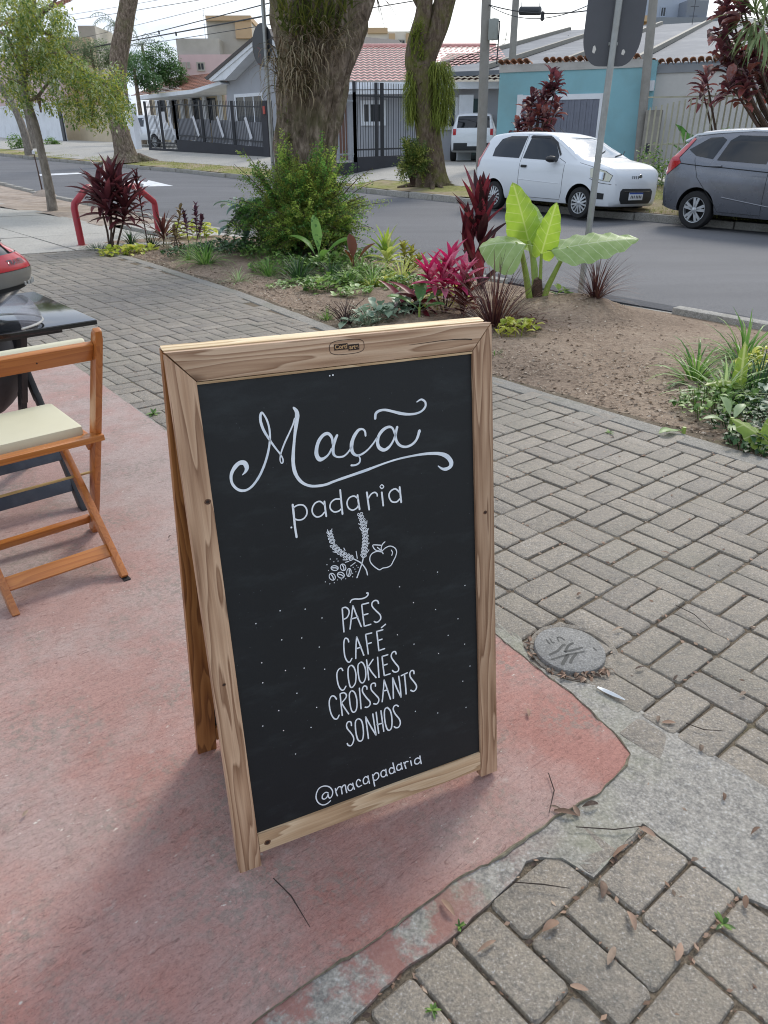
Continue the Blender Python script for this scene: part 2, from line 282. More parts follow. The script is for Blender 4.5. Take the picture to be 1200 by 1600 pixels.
LETTERS = {
  'title': '100.6,798,1.3 106.8,803.3,4.7 109.5,810,7.6 106.3,818,8.4 98.1,819.3,7.5 90.1,814.1,6.7 83.6,805.8,5.6 80.7,797,5 81.3,786.6,4.7 86.6,777.2,4.7 94.3,771.5,4.4 103.5,770.4,4.1 113.4,774.4,4.1 123.9,784,4.1 132.9,795.8,4.1 141.2,810.5,4.1 148.2,826.4,4.1 153.2,842.5,3.8 155.8,857,3.4 155.9,871.7,3.4 153.5,884.9,3.4 149.5,894.5,3.1 145.8,899,3.7 142.9,893.6,4.4 142.6,882.7,4.7 145.8,869.4,4.8 151.1,857.6,4.1 157.4,845.6,3.5 164.6,833.2,3.1 170.4,823.9,2.8 174.3,814.7,2.5 174,808.7,2.5 171.1,807.2,2.1 169.2,812.7,2.1 170.7,821,2.5 175.1,831.7,2.8 182.2,844.7,3.2 190.3,857.6,2.8 198.5,871.4,2.8 202.8,881.6,3.2;202.7,900.1,3.9 207.1,893.5,6.7 207.6,885.1,8.1 205.2,874.2,7.1 200.8,856.1,5.3 197.1,837.8,5 193.8,819.3,6.1 192.3,804.2,6.4 193.5,788.6,6.8 198.7,775.1,6.1 207.7,764.4,5.1 220.1,757.7,4.8 234.2,755.2,4.8 250.6,755.3,4.5 269.6,759.1,4.5 324.9,767.7,5.2 345.9,771.5,4.3 367.2,775.4,3.4 394,779,3.4 421.1,780.4,3.7 448.5,780.4,4.6 470.7,778.5,5.6 487.4,775.1,6.7 501.4,767.9,8.9 510.1,756.3,9 509.2,747.5,7.9 500.5,743.3,6.8 490.5,744.9,4.7 481.4,752,2.1;268.3,826.5,3.1 268.1,838.1,4.9 262.2,846.4,5.3 253.7,846,5.7 244.5,838.1,6.2 238.6,826.3,6.6 236.6,812.7,7.5 241.3,803.1,7.5 249.9,803.6,4.9 259,809.2,3.6 265.9,818.7,3.6;278.4,841.3,4.5 273.3,832.7,5.8 269.4,821.7,5.8 268.4,810.1,5.4 272.6,803.6,3.6 280.6,801.2,3.6 289.4,802.1,3.2 298.7,809,3.2 305.2,817.5,3.2;333.4,832.2,3.3 332.7,840.6,3.7 328,845.5,3.7 320.3,844.7,5.1 312.2,836.5,6.4 306.3,825.6,6.9 304.2,814.1,6.9 306.7,804.2,6 314.4,798.7,4.2 324.7,800.2,3.7 335.4,805.8,3.3 346.3,814.9,3.3 356.9,826.5,2.8;316.9,797.9,2.3 319.5,791.5,2.8 317.2,784.6,3.3 309.3,781.6,3.2 301.2,782.4,3.7;392.6,827.4,4.4 388.3,838.8,3.8 380.6,842.2,4.8 369.9,838.9,5.7 360.2,829.6,6.2 356.4,818.2,6.2 358.8,807.1,6.7 368.8,800.7,6.2 379.6,805.1,4.8 388.1,814.7,3.9 394.1,825.9,4.4;398.1,839.8,4.8 394.8,829.5,5.3 393.7,820,5.3 397.1,809.8,5.4 404.7,802.6,4.9 415.3,799.8,4.4 427.7,802.8,4.5 437.6,811.2,5 444.1,826.1,6;354.6,861.1,4.7 356.5,870.2,5.2 364.5,874.3,4.7 376.1,874.2,4.3 391.4,869.2,4.8 406.9,863.7,5.3 422.6,860.2,4.4 438.7,859.5,4 451,862.8,4 458.7,870.2,4.5 458.6,878.6,4 450.7,884.3,3.5 441.1,880.7,2',
  'subtitle': '183.8,729.5,4 184,707.5,4 184,687.4,4 185.1,667.8,4;184.2,723.5,2.7 193,726.8,2.7 202.9,725,2.7 208.6,716.9,2.8 208.2,706.9,2.8 201.5,699.7,2.8 192.3,698.9,2.7 185.5,702.2,2.7;243.2,718,2.8 235.6,725.9,2.8 226.3,724.6,2.8 220,716.7,2.8 219.5,706.7,2.8 225.9,698.4,2.8 235.2,698.6,2.8 242.4,704.4,2.8;243.8,724.4,3.4 244.2,710.1,3.4 245,695.7,3.4;275.4,723.1,2.9 264.6,724.6,2.9 255.8,719.2,2.8 253.9,709.3,2.8 260.6,701.3,2.9 270,701.1,2.9 276.1,705.1,2.9;276,740.4,3.4 276.2,722.5,3.5 276.9,694,3.5;309.8,717.4,2.9 302.7,723.8,2.9 293,722.5,2.9 287.5,714.3,2.9 289.4,703.6,2.9 297.5,697.6,2.9 306.4,700.4,2.9 310.5,705.9,3;309.3,724.7,3.5 310.3,710.1,3.5 311.5,696.4,3.6;328.4,726.4,3.6 329.5,710.7,3.6 330.8,692.1,3.6;329.7,712.7,2.8 336.1,720.9,2.8 344,723.6,2.8 348.8,719.6,2.8 349,715.5,2.8;358.8,721,3.6 360.2,694.5,3.7;355.6,732.6,2 359.8,735.6,2 363.5,731.2,2 359.3,728.2,2 355.6,732.6,2;395.9,714.4,3.1 387.4,722.8,3.1 377.1,719.8,3.1 373.2,711.1,3.1 378.1,699.6,3.1 388.1,696.7,3.1 395.9,701.7,3.1;396.5,724.8,3.7 397.3,710.9,3.7 398.2,694.2,3.7',
  'drawing': '292.4,601.9,2.2 304.1,592.8,2.3 309.5,586.7,2.3 316.1,574.5,2.3 318.2,563.2,2.3;311.7,598.4,2.3 307.9,587.8,2.3 301,573,2.3 296,562.6,2.3;249.4,659.7,1.3 243.3,664,1.3 245.8,667,1.3 247.5,663,1.3 249.4,659.7,1.3;249.4,659.7,1.3 253.7,664.8,1.3 250.1,667.3,1.3 249.9,663.2,1.3 249.4,659.7,1.3;250.6,653.2,1.3 244.5,657.6,1.3 247,660.6,1.3 248.7,656.6,1.3 250.6,653.2,1.3;250.6,653.2,1.3 254.9,658.3,1.3 251.3,660.9,1.3 251.2,656.8,1.3 250.6,653.2,1.3;252,646.8,1.3 245.6,650.7,1.3 246,653.7,1.3 249.8,650,1.3 252,646.8,1.3;252,646.8,1.3 255.8,652.3,1.3 253.9,654.9,1.3 252.2,650.4,1.3 252,646.8,1.3;253.7,640.3,1.3 247.3,644.2,1.3 247.8,647.2,1.3 251.6,643.6,1.3 253.7,640.3,1.3;253.7,640.3,1.3 257.6,645.8,1.3 255.6,648.5,1.3 254,644,1.3 253.7,640.3,1.3;255.9,634,1.3 248.7,635.1,1.3 247.9,638.2,1.3 252.7,636.3,1.3 255.9,634,1.3;255.9,634,1.3 256.9,641,1.3 254.1,642.7,1.3 254.6,637.7,1.3 255.9,634,1.3;260.1,628.5,1.3 252.9,629.6,1.3 252,632.7,1.3 256.8,630.8,1.3 260.1,628.5,1.3;260.1,628.5,1.3 261.1,635.5,1.3 258.3,637.2,1.3 258.8,632.2,1.3 260.1,628.5,1.3;264.3,623,1.3 257.1,624.1,1.3 256.2,627.2,1.3 261,625.2,1.3 264.3,623,1.3;264.3,623,1.3 265.3,630,1.3 262.5,631.7,1.3 263,626.6,1.3 264.3,623,1.3;269.4,618.3,1.3 262.4,617.7,1.3 260.8,620.7,1.3 265.9,619.8,1.3 269.4,618.3,1.3;269.4,618.3,1.3 268.8,625.5,1.3 265.8,626.6,1.3 267.4,621.7,1.3 269.4,618.3,1.3;274.7,613.6,1.3 267.6,613.1,1.3 266.1,616,1.3 271.1,615.2,1.3 274.7,613.6,1.3;274.7,613.6,1.3 274.1,620.9,1.3 271,622,1.3 272.7,617,1.3 274.7,613.6,1.3;280.4,609.5,1.3 273.7,607.7,1.3 271.7,610.4,1.3 276.7,610.4,1.3 280.4,609.5,1.3;280.4,609.5,1.3 278.5,616.8,1.3 275.4,617.4,1.3 277.8,612.6,1.3 280.4,609.5,1.3;286.4,605.7,1.3 279.6,603.9,1.3 277.6,606.6,1.3 282.6,606.7,1.3 286.4,605.7,1.3;286.4,605.7,1.3 284.5,613,1.3 281.3,613.6,1.3 283.8,608.8,1.3 286.4,605.7,1.3;292.4,601.9,1.3 285.6,600.1,1.3 283.5,602.9,1.3 288.6,602.9,1.3 292.4,601.9,1.3;292.4,601.9,1.3 290.4,609.3,1.3 287.2,609.8,1.3 289.7,605,1.3 292.4,601.9,1.3;313.2,682.2,1.3 306.6,686.2,1.3 309,689.4,1.3 311,685.5,1.3 313.2,682.2,1.3;313.2,682.2,1.3 317.3,687.6,1.3 313.4,690,1.3 313.5,685.8,1.3 313.2,682.2,1.3;314.8,675.8,1.3 308.3,679.9,1.3 310.7,683.1,1.3 312.7,679.1,1.3 314.8,675.8,1.3;314.8,675.8,1.3 318.9,681.2,1.3 315.1,683.6,1.3 315.2,679.4,1.3 314.8,675.8,1.3;316.4,669.4,1.3 310.2,674.1,1.3 311.1,676.9,1.3 314.6,672.9,1.3 316.4,669.4,1.3;316.4,669.4,1.3 321.1,674.2,1.3 319.4,677.1,1.3 317.2,672.9,1.3 316.4,669.4,1.3;317.4,662.9,1.3 311.2,667.6,1.3 312.1,670.5,1.3 315.6,666.4,1.3 317.4,662.9,1.3;317.4,662.9,1.3 322.1,667.8,1.3 320.4,670.6,1.3 318.1,666.4,1.3 317.4,662.9,1.3;318.4,656.4,1.3 312.2,661.1,1.3 313,664,1.3 316.5,659.9,1.3 318.4,656.4,1.3;318.4,656.4,1.3 323.1,661.3,1.4 321.4,664.1,1.3 319.1,659.9,1.3 318.4,656.4,1.3;318.7,649.9,1.4 313,655.3,1.3 314.3,658,1.3 317.3,653.5,1.3 318.7,649.9,1.4;318.7,649.9,1.4 324.1,654.1,1.4 322.7,657.1,1.4 319.9,653.3,1.4 318.7,649.9,1.4;318.9,643.4,1.4 313.2,648.8,1.3 314.5,651.5,1.3 317.5,647,1.4 318.9,643.4,1.4;318.9,643.4,1.4 324.4,647.6,1.4 322.9,650.6,1.4 320.1,646.8,1.4 318.9,643.4,1.4;318.8,636.9,1.4 313.9,643,1.3 315.5,645.5,1.3 318,640.7,1.4 318.8,636.9,1.4;318.8,636.9,1.4 324.9,640.2,1.4 324,643.3,1.4 320.6,640,1.4 318.8,636.9,1.4;318,630.5,1.4 313.1,636.7,1.3 314.7,639.1,1.4 317.2,634.3,1.4 318,630.5,1.4;318,630.5,1.4 324.2,633.8,1.4 323.2,637,1.4 319.8,633.7,1.4 318,630.5,1.4;317.2,624.2,1.4 312.3,630.3,1.4 314,632.8,1.4 316.4,628,1.4 317.2,624.2,1.4;317.2,624.2,1.4 323.4,627.4,1.4 322.4,630.6,1.4 319,627.3,1.4 317.2,624.2,1.4;315.9,617.9,1.4 311.5,624.4,1.4 313.4,626.7,1.4 315.4,621.7,1.4 315.9,617.9,1.4;315.9,617.9,1.4 322.4,620.6,1.4 321.8,623.8,1.4 318,620.8,1.4 315.9,617.9,1.4;314.5,611.7,1.4 310.1,618.3,1.4 312,620.5,1.4 314,615.5,1.4 314.5,611.7,1.4;314.5,611.7,1.4 321,614.3,1.4 320.4,617.6,1.4 316.6,614.6,1.4 314.5,611.7,1.4;313.1,605.5,1.4 308.7,612,1.4 310.6,614.3,1.4 312.6,609.3,1.4 313.1,605.5,1.4;313.1,605.5,1.4 319.6,608.1,1.4 319,611.3,1.4 315.2,608.4,1.4 313.1,605.5,1.4;311.7,599.2,1.4 307.3,605.8,1.4 309.2,608.1,1.4 311.2,603.1,1.4 311.7,599.2,1.4;311.7,599.2,1.4 318.2,601.9,1.4 317.6,605.1,1.4 313.8,602.2,1.4 311.7,599.2,1.4;245,669.9,1.4 246,662.7,1.4;253.9,669.7,1.4 251.4,664.7,1.4;307.3,669.2,1.5 311.6,665.6,1.5;309.1,660.9,1.5 312.7,653.8,1.5;324.7,671.6,1.5 323.8,665.1,1.5;326.9,655.7,1.5 323.7,650.8,1.5;326.5,626.9,1.5 323.9,625,1.5;324.8,613.2,1.5 320.2,608,1.5;298.4,616,1.5 299.7,601.1,1.5;274,627.7,1.5 276.3,622.4,1.5;270.5,604.9,1.5 279.3,602.9,1.5;274.9,598.9,1.5 282.3,599.3,1.5;284.8,589,1.5 295.1,594,1.5;252,625.2,1.4 261.3,620.8,1.5;351.9,602.7,2 342.8,606.3,2 332.6,605.2,2 326.3,599.3,2 325.6,589.6,2 330.9,580.2,2 338.8,571.7,2 344.5,567.9,2 351.5,569.7,2 360.9,569.2,2 368.9,571.6,2 374.6,579.5,2 380.3,588.2,2.1 382.6,597.7,2.1 378.7,605.9,2 369.6,611.2,2 360.1,609.9,2 353,605.7,2 351.1,603.7,2;359.1,622.1,2 353.8,618.6,2 350.9,612.7,2 350.4,606.3,2;350.3,616.9,2 334.5,621.1,2 334.2,616.3,2 338.8,609.6,2 346.2,606.4,2;342.5,614.5,2 349.6,606.5,2 353.9,599,2;371.6,602.5,2 373.9,597.1,2 371.8,591.7,2;259.8,590,1.6 258.5,588,1.6 255.6,587.1,1.6 252,587.6,1.6 248.5,589.4,1.6 246.3,591.9,1.6 245.7,594.5,1.6 247.1,596.5,1.6 249.9,597.4,1.6 253.6,596.9,1.6 257,595.1,1.6 259.3,592.6,1.6 259.8,590,1.6;258.1,590.6,1.9 253.6,592.7,1.9 247.5,593.9,1.9;274.7,590.7,1.6 275,587.2,1.6 273.7,584.4,1.6 271.4,583.2,1.6 268.6,583.8,1.6 266.1,586,1.6 264.5,589.4,1.6 264.3,592.8,1.6 265.5,595.6,1.6 267.8,596.8,1.6 270.6,596.2,1.6 273.2,594,1.6 274.7,590.7,1.6;271,584.9,1.9 270.5,590.5,1.9 268.3,595.1,1.9;285,575.5,1.6 283.8,571.8,1.6 281.6,569.4,1.6 279.2,569.1,1.6 277.2,570.9,1.6 276,574.3,1.6 276.1,578.4,1.6 277.3,582.1,1.6 279.5,584.4,1.6 281.9,584.8,1.6 283.9,583,1.6 285.1,579.6,1.6 285,575.5,1.6;279.5,571,1.9 281.4,577.4,1.9 281.5,582.8,1.9;270.3,570.8,1.6 268.1,569.2,1.6 264.8,569.2,1.6 261.2,570.9,1.6 258.5,573.8,1.6 257.2,577.1,1.6 257.8,579.9,1.6 260,581.6,1.6 263.3,581.6,1.6 266.8,579.9,1.6 269.6,577,1.6 270.9,573.7,1.6 270.3,570.8,1.6;268.8,572,1.9 264.9,575.8,1.9 259.3,578.8,1.9;251.8,577.9,1.6 252.6,574.2,1.6 251.8,571,1.6 249.6,569.2,1.6 246.6,569.3,1.6 243.6,571.2,1.6 241.4,574.5,1.6 240.6,578.3,1.6 241.4,581.5,1.6 243.5,583.2,1.6 246.5,583.2,1.6 249.5,581.2,1.6 251.8,577.9,1.6;248.8,570.9,1.9 247.4,576.7,1.9 244.3,581.5,1.9',
  'menu': '278.4,515.4,2.7 281.7,519.8,2.7 288.8,520.1,2.7 298.7,517.6,2.7 308.9,517.5,2.8 315.6,520.8,2.8 316.6,525.7,2.8 313.6,526.4,2.8;261.2,507.3,2.7 260.8,483.1,2.7 260.8,457.6,2.7;261.2,507.7,2.7 267.8,508,2.7 273.7,502.1,2.7 274.3,493.8,2.7 269.1,486,2.7 261.5,484,2.7;273.7,460.2,2.7 278.3,482.6,2.7 283.4,507.3,2.7;283.4,507.3,2.7 290.1,483.6,2.8 297.5,459,2.8;276.7,480.6,2.7 291.9,481,2.8;301.8,505,2.8 302.6,482.3,2.8 304,458.2,2.8;301.8,505,2.8 316.5,505,2.8;303.2,482.2,2.8 313.5,482.6,2.8;304,458.2,2.8 318.1,458.6,2.8;337.4,498.5,2.8 335.7,504.2,2.8 329.6,506.6,2.8 323.8,503.1,2.8 323.7,495.4,2.8 331.2,484.2,2.8 338.9,473.9,2.8 340,465.3,2.8 334.9,460.4,2.8 329.6,459.7,2.8 325.6,462.8,2.8;269,433.6,2.7 267.5,440.2,2.7 262.7,443.7,2.7 259.2,437.4,2.7 257.9,422.1,2.7 258.6,405.2,2.7 262.8,393.4,2.8 267.6,390.3,2.8 272.9,396.8,2.8;280.9,394,2.8 283,417.1,2.8 286.2,440.2,2.8;286.2,440.2,2.8 292.4,418.6,2.8 298.5,396.1,2.8;283.9,415.1,2.8 294.3,415.5,2.8;305.4,440.2,2.8 306.9,418.7,2.8 308.1,396.1,2.8;305.4,440.2,2.8 318.8,439.6,2.8;306.9,418.7,2.8 316.3,418.8,2.8;329.3,439.9,2.8 330.6,418.4,2.9 331.3,396.9,2.9;329.3,439.9,2.8 343,439.9,2.9;330.7,419.4,2.9 340,420,2.9;331.3,396.9,2.9 344.1,397.9,2.9;340.2,445.3,2.9 349.6,450.2,2.9;251.8,375.9,2.8 249.6,381.5,2.7 244.5,381.9,2.7 239.5,375,2.7 238.5,362.6,2.7 240.2,347,2.7 244.8,335.9,2.8 250.2,333.6,2.8 255.5,340.1,2.8;268,382.3,2.8 263.5,377.3,2.8 261.9,361.8,2.8 263,344.2,2.8 265.4,334.8,2.8 270.5,334.3,2.8 276.4,342.2,2.8 278.6,358.8,2.8 276.6,373.3,2.8 272.1,381.1,2.8 268,382.3,2.8;289.8,382.9,2.8 284.7,378.4,2.8 283.6,363.7,2.8 285,346,2.8 288.6,337.8,2.8 293.8,337.2,2.8 298.6,346.2,2.8 299.9,363.1,2.8 296.7,377,2.8 292.9,382.4,2.8 289.8,382.9,2.8;303.5,384.6,2.8 304.4,361.8,2.8 305.1,338.7,2.9;317.6,381.5,2.9 306.1,368.8,2.8;306.1,368.8,2.8 312.9,353.8,2.9 321.5,339.1,2.9;327.6,383.3,2.9 327.7,361.3,2.9 327.8,337.6,2.9;337.6,382.2,2.9 338.3,360.3,2.9 339.7,338,2.9;337.6,382.2,2.9 350.4,382.3,2.9;338.4,361.3,2.9 347.7,361.8,2.9;339.7,338,2.9 353.1,338.3,2.9;368.8,378.5,3 367.4,384.3,2.9 362,384.8,2.9 358,379.4,2.9 359,371.5,2.9 365.9,358.6,3 372.2,347.9,3 371.8,340.3,3 366.9,338.1,3 361.5,340.1,3 358.5,344.3,3;233.7,317.8,2.8 229.7,325.6,2.7 223.7,327.5,2.7 218.6,319.5,2.7 217.7,304.6,2.7 220.3,287.4,2.7 225.5,276.2,2.8 231.5,274.1,2.8 236.2,280.9,2.8;242,326,2.8 242.2,303.1,2.8 242.8,277.6,2.8;242.1,327.1,2.8 249.3,327.4,2.8 254.6,321.9,2.8 253.4,314.7,2.8 243.4,306,2.8;243.4,306,2.8 249.5,291.9,2.8 256.7,276.3,2.8;266.8,326.8,2.8 261.6,320.8,2.8 260.9,303.5,2.8 262.6,285.4,2.8 266.2,277.5,2.8 271.5,278,2.8 275.4,287.8,2.8 276.1,305.2,2.8 272.6,320.6,2.8 266.8,326.8,2.8;283.6,326.9,2.8 283.9,302.7,2.8 283.9,279.4,2.9;299.9,319.1,2.9 299.3,325.2,2.9 294.2,328.4,2.9 290.3,323.7,2.8 290.5,314.9,2.9 297.5,300.5,2.9 304.2,289.4,2.9 303.7,281.8,2.9 298.1,278.5,2.9 292.9,280.2,2.9;318.7,320.2,2.9 318.5,326.5,2.9 312.7,328.7,2.9 308.8,324.5,2.9 309.6,314.3,2.9 316.9,302,2.9 323.7,290.9,2.9 323.2,283.2,2.9 318.6,279.1,2.9 312.3,281.9,2.9;331.2,280,2.9 335.3,303.9,2.9 338.6,328.4,2.9;338.6,328.4,2.9 344.1,305.6,3 350.2,280.1,3;334.7,304.1,2.9 344,303.4,3;356.8,279.5,3 357.6,303.6,3 357.9,327.9,3;357.9,327.9,3 365.8,301,3 374.4,276.8,3;374.4,276.8,3 373.6,303,3 371.7,327,3;377.6,326.3,3 391.7,328.7,3;384.9,326.3,3 385.9,303.6,3 386.4,280.4,3;407,321.8,3.1 406.2,328.8,3 400.7,330.5,3 397.1,324.9,3 398.8,315.4,3 406,303,3.1 411.1,292.3,3.1 409.6,284.8,3.1 403.8,281.5,3.1 397.3,286,3.1;260.4,248.2,2.8 259.9,256.2,2.8 254.3,259.3,2.8 250.1,254,2.8 251,244.7,2.8 258.4,230.9,2.8 262.8,219.1,2.9 261.4,209.4,2.9 256.2,202.6,2.9 250,205.5,2.8 248.3,210.6,2.8;275.4,259.2,2.9 269.7,254,2.9 268.6,234.1,2.9 270.9,214,2.9 275.7,206.1,2.9 281.8,207.8,2.9 285,221.5,2.9 284.8,242.1,2.9 281.4,254.5,2.9 275.4,259.2,2.9;295.1,205.4,2.9 293.7,232.2,2.9 292.3,258,2.9;292.3,258,2.9 302.3,231.5,2.9 312.6,207.2,3;312.6,207.2,3 310.5,233.2,2.9 308.6,259.3,2.9;316.2,260.8,2.9 317.4,235.4,2.9 318.7,209.7,3;327.1,260.5,2.9 328.7,235,3 330.4,210.2,3;316.4,231.2,2.9 329.1,230.3,3;341.5,263.7,3 335.3,259,3 334.3,236.5,3 337.4,215.9,3 342.5,208.3,3 348.4,213.2,3 350.6,231,3 348.5,252.3,3 341.5,263.7,3;367,257.5,3 363.5,261.5,3 357.9,261.7,3 354.9,254.7,3 359,241.9,3 367.1,227.7,3 369.2,216.5,3 364.9,208.7,3 358.2,209.4,3 354.6,213.4,3',
  'handle': '201.5,89.9,2.5 194.5,86.2,2.5 185.2,86.1,2.5 176.5,93.6,2.5 171.8,105.9,2.5 173,118.4,2.5 179.7,128.7,2.5 190.2,130.2,2.5 201.3,124,2.5 207.4,112.5,2.5 206.5,102.3,2.5 201.3,96.6,2.5 198.1,100.5,2.5 197.7,108.5,2.5;197.9,111,2.5 192.3,113.8,2.5 186.2,110.5,2.5 184.4,103.4,2.5 188.7,99.1,2.5 194.7,101.9,2.5 197.7,108.5,2.5;214,115.1,2.5 214.9,104.2,2.5 217.1,95.5,2.5;215.3,108,2.5 220.6,115.1,2.5 226.4,114.1,2.5 227.3,104.5,2.5 227.6,96,2.6;226.6,107.5,2.5 231.2,114.8,2.5 235.9,114.2,2.6 236.8,103.4,2.6 238,95,2.6;252.2,107.8,2.6 246.6,112.7,2.6 241.4,108.1,2.6 243.1,98.8,2.6 249,97.2,2.6 253,102.3,2.6;252.6,113,2.6 253.7,104.6,2.6 255.5,96.5,2.6;270.2,111.4,2.6 266.2,116.9,2.6 261.6,113.4,2.6 261,105.7,2.6 264.9,98.9,2.6 272.2,100,2.6;287.8,112.5,2.6 282,117.3,2.6 276.7,111.5,2.6 277.7,101.8,2.6 284.5,100.5,2.6 288.6,106.8,2.6;287.7,117.3,2.6 288.6,106.8,2.6 290,97.8,2.6;298.4,116.3,2.7 299.4,102.6,2.7 301.3,86.4,2.7;298.9,112.2,2.7 305.4,117.6,2.7 311.3,114,2.7 311.5,104.6,2.7 305.4,99.8,2.7 299.9,102.4,2.7;328.8,114,2.7 322.8,117.6,2.7 317.5,113,2.7 318.9,103.6,2.7 325.5,101.1,2.7 329.6,107,2.7;329,117.9,2.7 329.7,108.3,2.7 331.2,100.5,2.7;347.1,113.7,2.7 340.3,116.8,2.7 336.9,110.9,2.7 339.4,103.2,2.7 345.7,102.2,2.7 348.6,107.8,2.7;346.4,127.3,2.7 348.2,114.6,2.7 350,101.9,2.7;365.5,115.3,2.8 359.3,118.5,2.7 354.7,113.5,2.7 356,105.5,2.7 362.3,103.9,2.8 366.4,109.1,2.8;365.3,120.2,2.8 366.3,110.5,2.8 367.4,103.3,2.8;372.1,119,2.8 374.2,110.2,2.8 376.3,101.8,2.8;373.6,113.1,2.8 377.2,118.5,2.8 382.2,117.1,2.8;388.2,117.1,2.8 390.1,104.2,2.8;410.6,114.1,2.8 404.3,117.8,2.8 398.4,114.6,2.8 398.5,106.4,2.8 404.8,102.7,2.8 410.2,106.1,2.8;410.9,120.7,2.8 411.7,111,2.8 413.3,100.1,2.8',
}
DOTS = '245.6,612,1.3 252.2,605.2,1.3 258.7,609.4,1.3 260.7,604.6,1.3 238.1,602.4,1.3 240.2,590.3,1.3 297.4,587.3,1.3 293.2,580.9,1.3 294.8,575.3,1.3 288,573.6,1.3 287.5,566.6,1.3 273.1,565.9,1.3 264.1,566.1,1.3 256,567.5,1.3 249.5,563.3,1.3 240.6,563.2,1.3 232,569.3,1.3 300,583.1,1.3 289.9,585.4,1.3 139.9,533.8,1.7 187.8,524.7,1.7 219,498.4,1.7 92.5,520.5,1.7 136.8,475.3,1.7 175.5,468.4,1.7 208.3,440,1.7 94.5,439.9,1.7 137.5,410.8,1.7 174.2,404.9,1.7 214.9,390.3,1.7 91.9,398.7,1.7 154.9,356.5,1.7 115.9,331.2,1.7 191.3,313.3,1.7 81.9,308.8,1.7 120.7,285.3,1.7 176,273.3,1.7 139.2,225.4,1.7 384.9,522.4,1.7 413.7,481.1,1.7 471.1,533.6,1.7 534.4,489.2,1.7 463.4,453.1,1.7 515.5,418.3,1.7 490.7,386.9,1.7 530,355.3,1.7 374.3,420.2,1.7 410.3,389.1,1.7 466.3,351.6,1.7 541.8,299.5,1.7 522.9,268.4,1.7 529.1,201.7,1.7 405.5,232.9,1.7 458.7,211.2,1.7 273.3,947,1.8 279.3,947.5,2.1 177.1,688,2.5 387.1,125.5,1.8'

# ================================================================ THE SETTING: ground, road, pavement
def lerp_tab(tab, x):
    if x <= tab[0][0]: return tab[0][1]
    for (a, u), (b, v) in zip(tab, tab[1:]):
        if x <= b: return u + (v - u) * (x - a) / (b - a)
    return tab[-1][1]
def kerb_near(t): return lerp_tab([(-10, 6.45), (12, 6.42), (28, 7.2), (60, 7.0), (200, 6)], t)
def kerb_far(t): return lerp_tab([(-60, 13.3), (11, 13.4), (16.6, 14.0), (24, 14.7), (30, 14.7), (37.6, 14), (47, 13.5), (70, 13), (200, 12)], t)
def bed_edge(t): return lerp_tab([(-6, 3.46), (4.5, 3.48), (6.5, 3.72), (9, 3.86), (13, 3.9)], t)
ROAD_Z = -0.27
def rise(t): return .014 * min(60, max(0.0, t - 22))      # the street climbs gently towards its far end
def far_z(n, t):                                  # land across the road rises gently to the house fronts
    k = n - kerb_far(t)
    return -0.14 + rise(t) + .16 * min(max(k / 2.0, 0), 1) + .17 * min(max((k - 1.5) / 2.5, 0), 1)
def on_road(px, py, dz=0.0):
    z = ROAD_Z + dz
    for _ in range(8): p = on_z(px, py, z); z = ROAD_Z + dz + rise(p.dot(TV))
    return p

asph, t_, b_ = newmat('asphalt')
v_ = coord(t_, 'pos')
c_ = ramp(t_, tnoise(t_, v_, .35, 6, .65), [(.3, hexc('#5a5b5f')), (.7, hexc('#6c6d71'))])
c_ = mixcol(t_, .45, c_, ramp(t_, tnoise(t_, v_, 95, 3, .7), [(.35, hexc('#333436')), (.6, hexc('#7a7a7a'))]))
c_ = mixcol(t_, math_(t_, 'MULTIPLY', ramp(t_, tnoise(t_, mapped(t_, v_, (.12, .9, 1), (0, 0, -.69)), 1.2, 5), [(.45, gray(0)), (.70, gray(1))]), .5), c_, hexc('#4e4f52'))
t_.links.new(c_, b_.inputs['Base Color']); b_.inputs['Roughness'].default_value = .8; b_.inputs['Specular IOR Level'].default_value = .3
bump(t_, b_, tnoise(t_, v_, 130, 3, .7), .5, .006)

soilm, t_, b_ = newmat('soil')
v_ = coord(t_, 'pos')
c_ = ramp(t_, tnoise(t_, v_, .8, 7, .7), [(.30, hexc('#746557')), (.5, hexc('#9c8976')), (.66, hexc('#bdab96'))])
c_ = mixcol(t_, .45, c_, ramp(t_, tnoise(t_, v_, 30, 6, .75), [(.32, hexc('#54443a')), (.55, hexc('#9d8a78')), (.75, hexc('#c8b9a8'))]))
t_.links.new(c_, b_.inputs['Base Color']); b_.inputs['Roughness'].default_value = .95; b_.inputs['Specular IOR Level'].default_value = .15
bump(t_, b_, tnoise(t_, v_, 30, 6, .7), .9, .03)

vergem, t_, b_ = newmat('verge_ground')
v_ = coord(t_, 'pos')
g_ = ramp(t_, tnoise(t_, v_, 9, 6, .7), [(.3, hexc('#6f7046')), (.5, hexc('#8a8a55')), (.7, hexc('#a7a06c'))])
s_ = ramp(t_, tnoise(t_, v_, 5, 6, .7), [(.3, hexc('#8f7c66')), (.7, hexc('#b3a48f'))])
c_ = mixcol(t_, ramp(t_, tnoise(t_, v_, .55, 5, .6), [(.42, gray(0)), (.56, gray(1))]), s_, g_)
t_.links.new(c_, b_.inputs['Base Color']); b_.inputs['Roughness'].default_value = .95; b_.inputs['Specular IOR Level'].default_value = .1
bump(t_, b_, tnoise(t_, v_, 25, 5, .7), .6, .03)

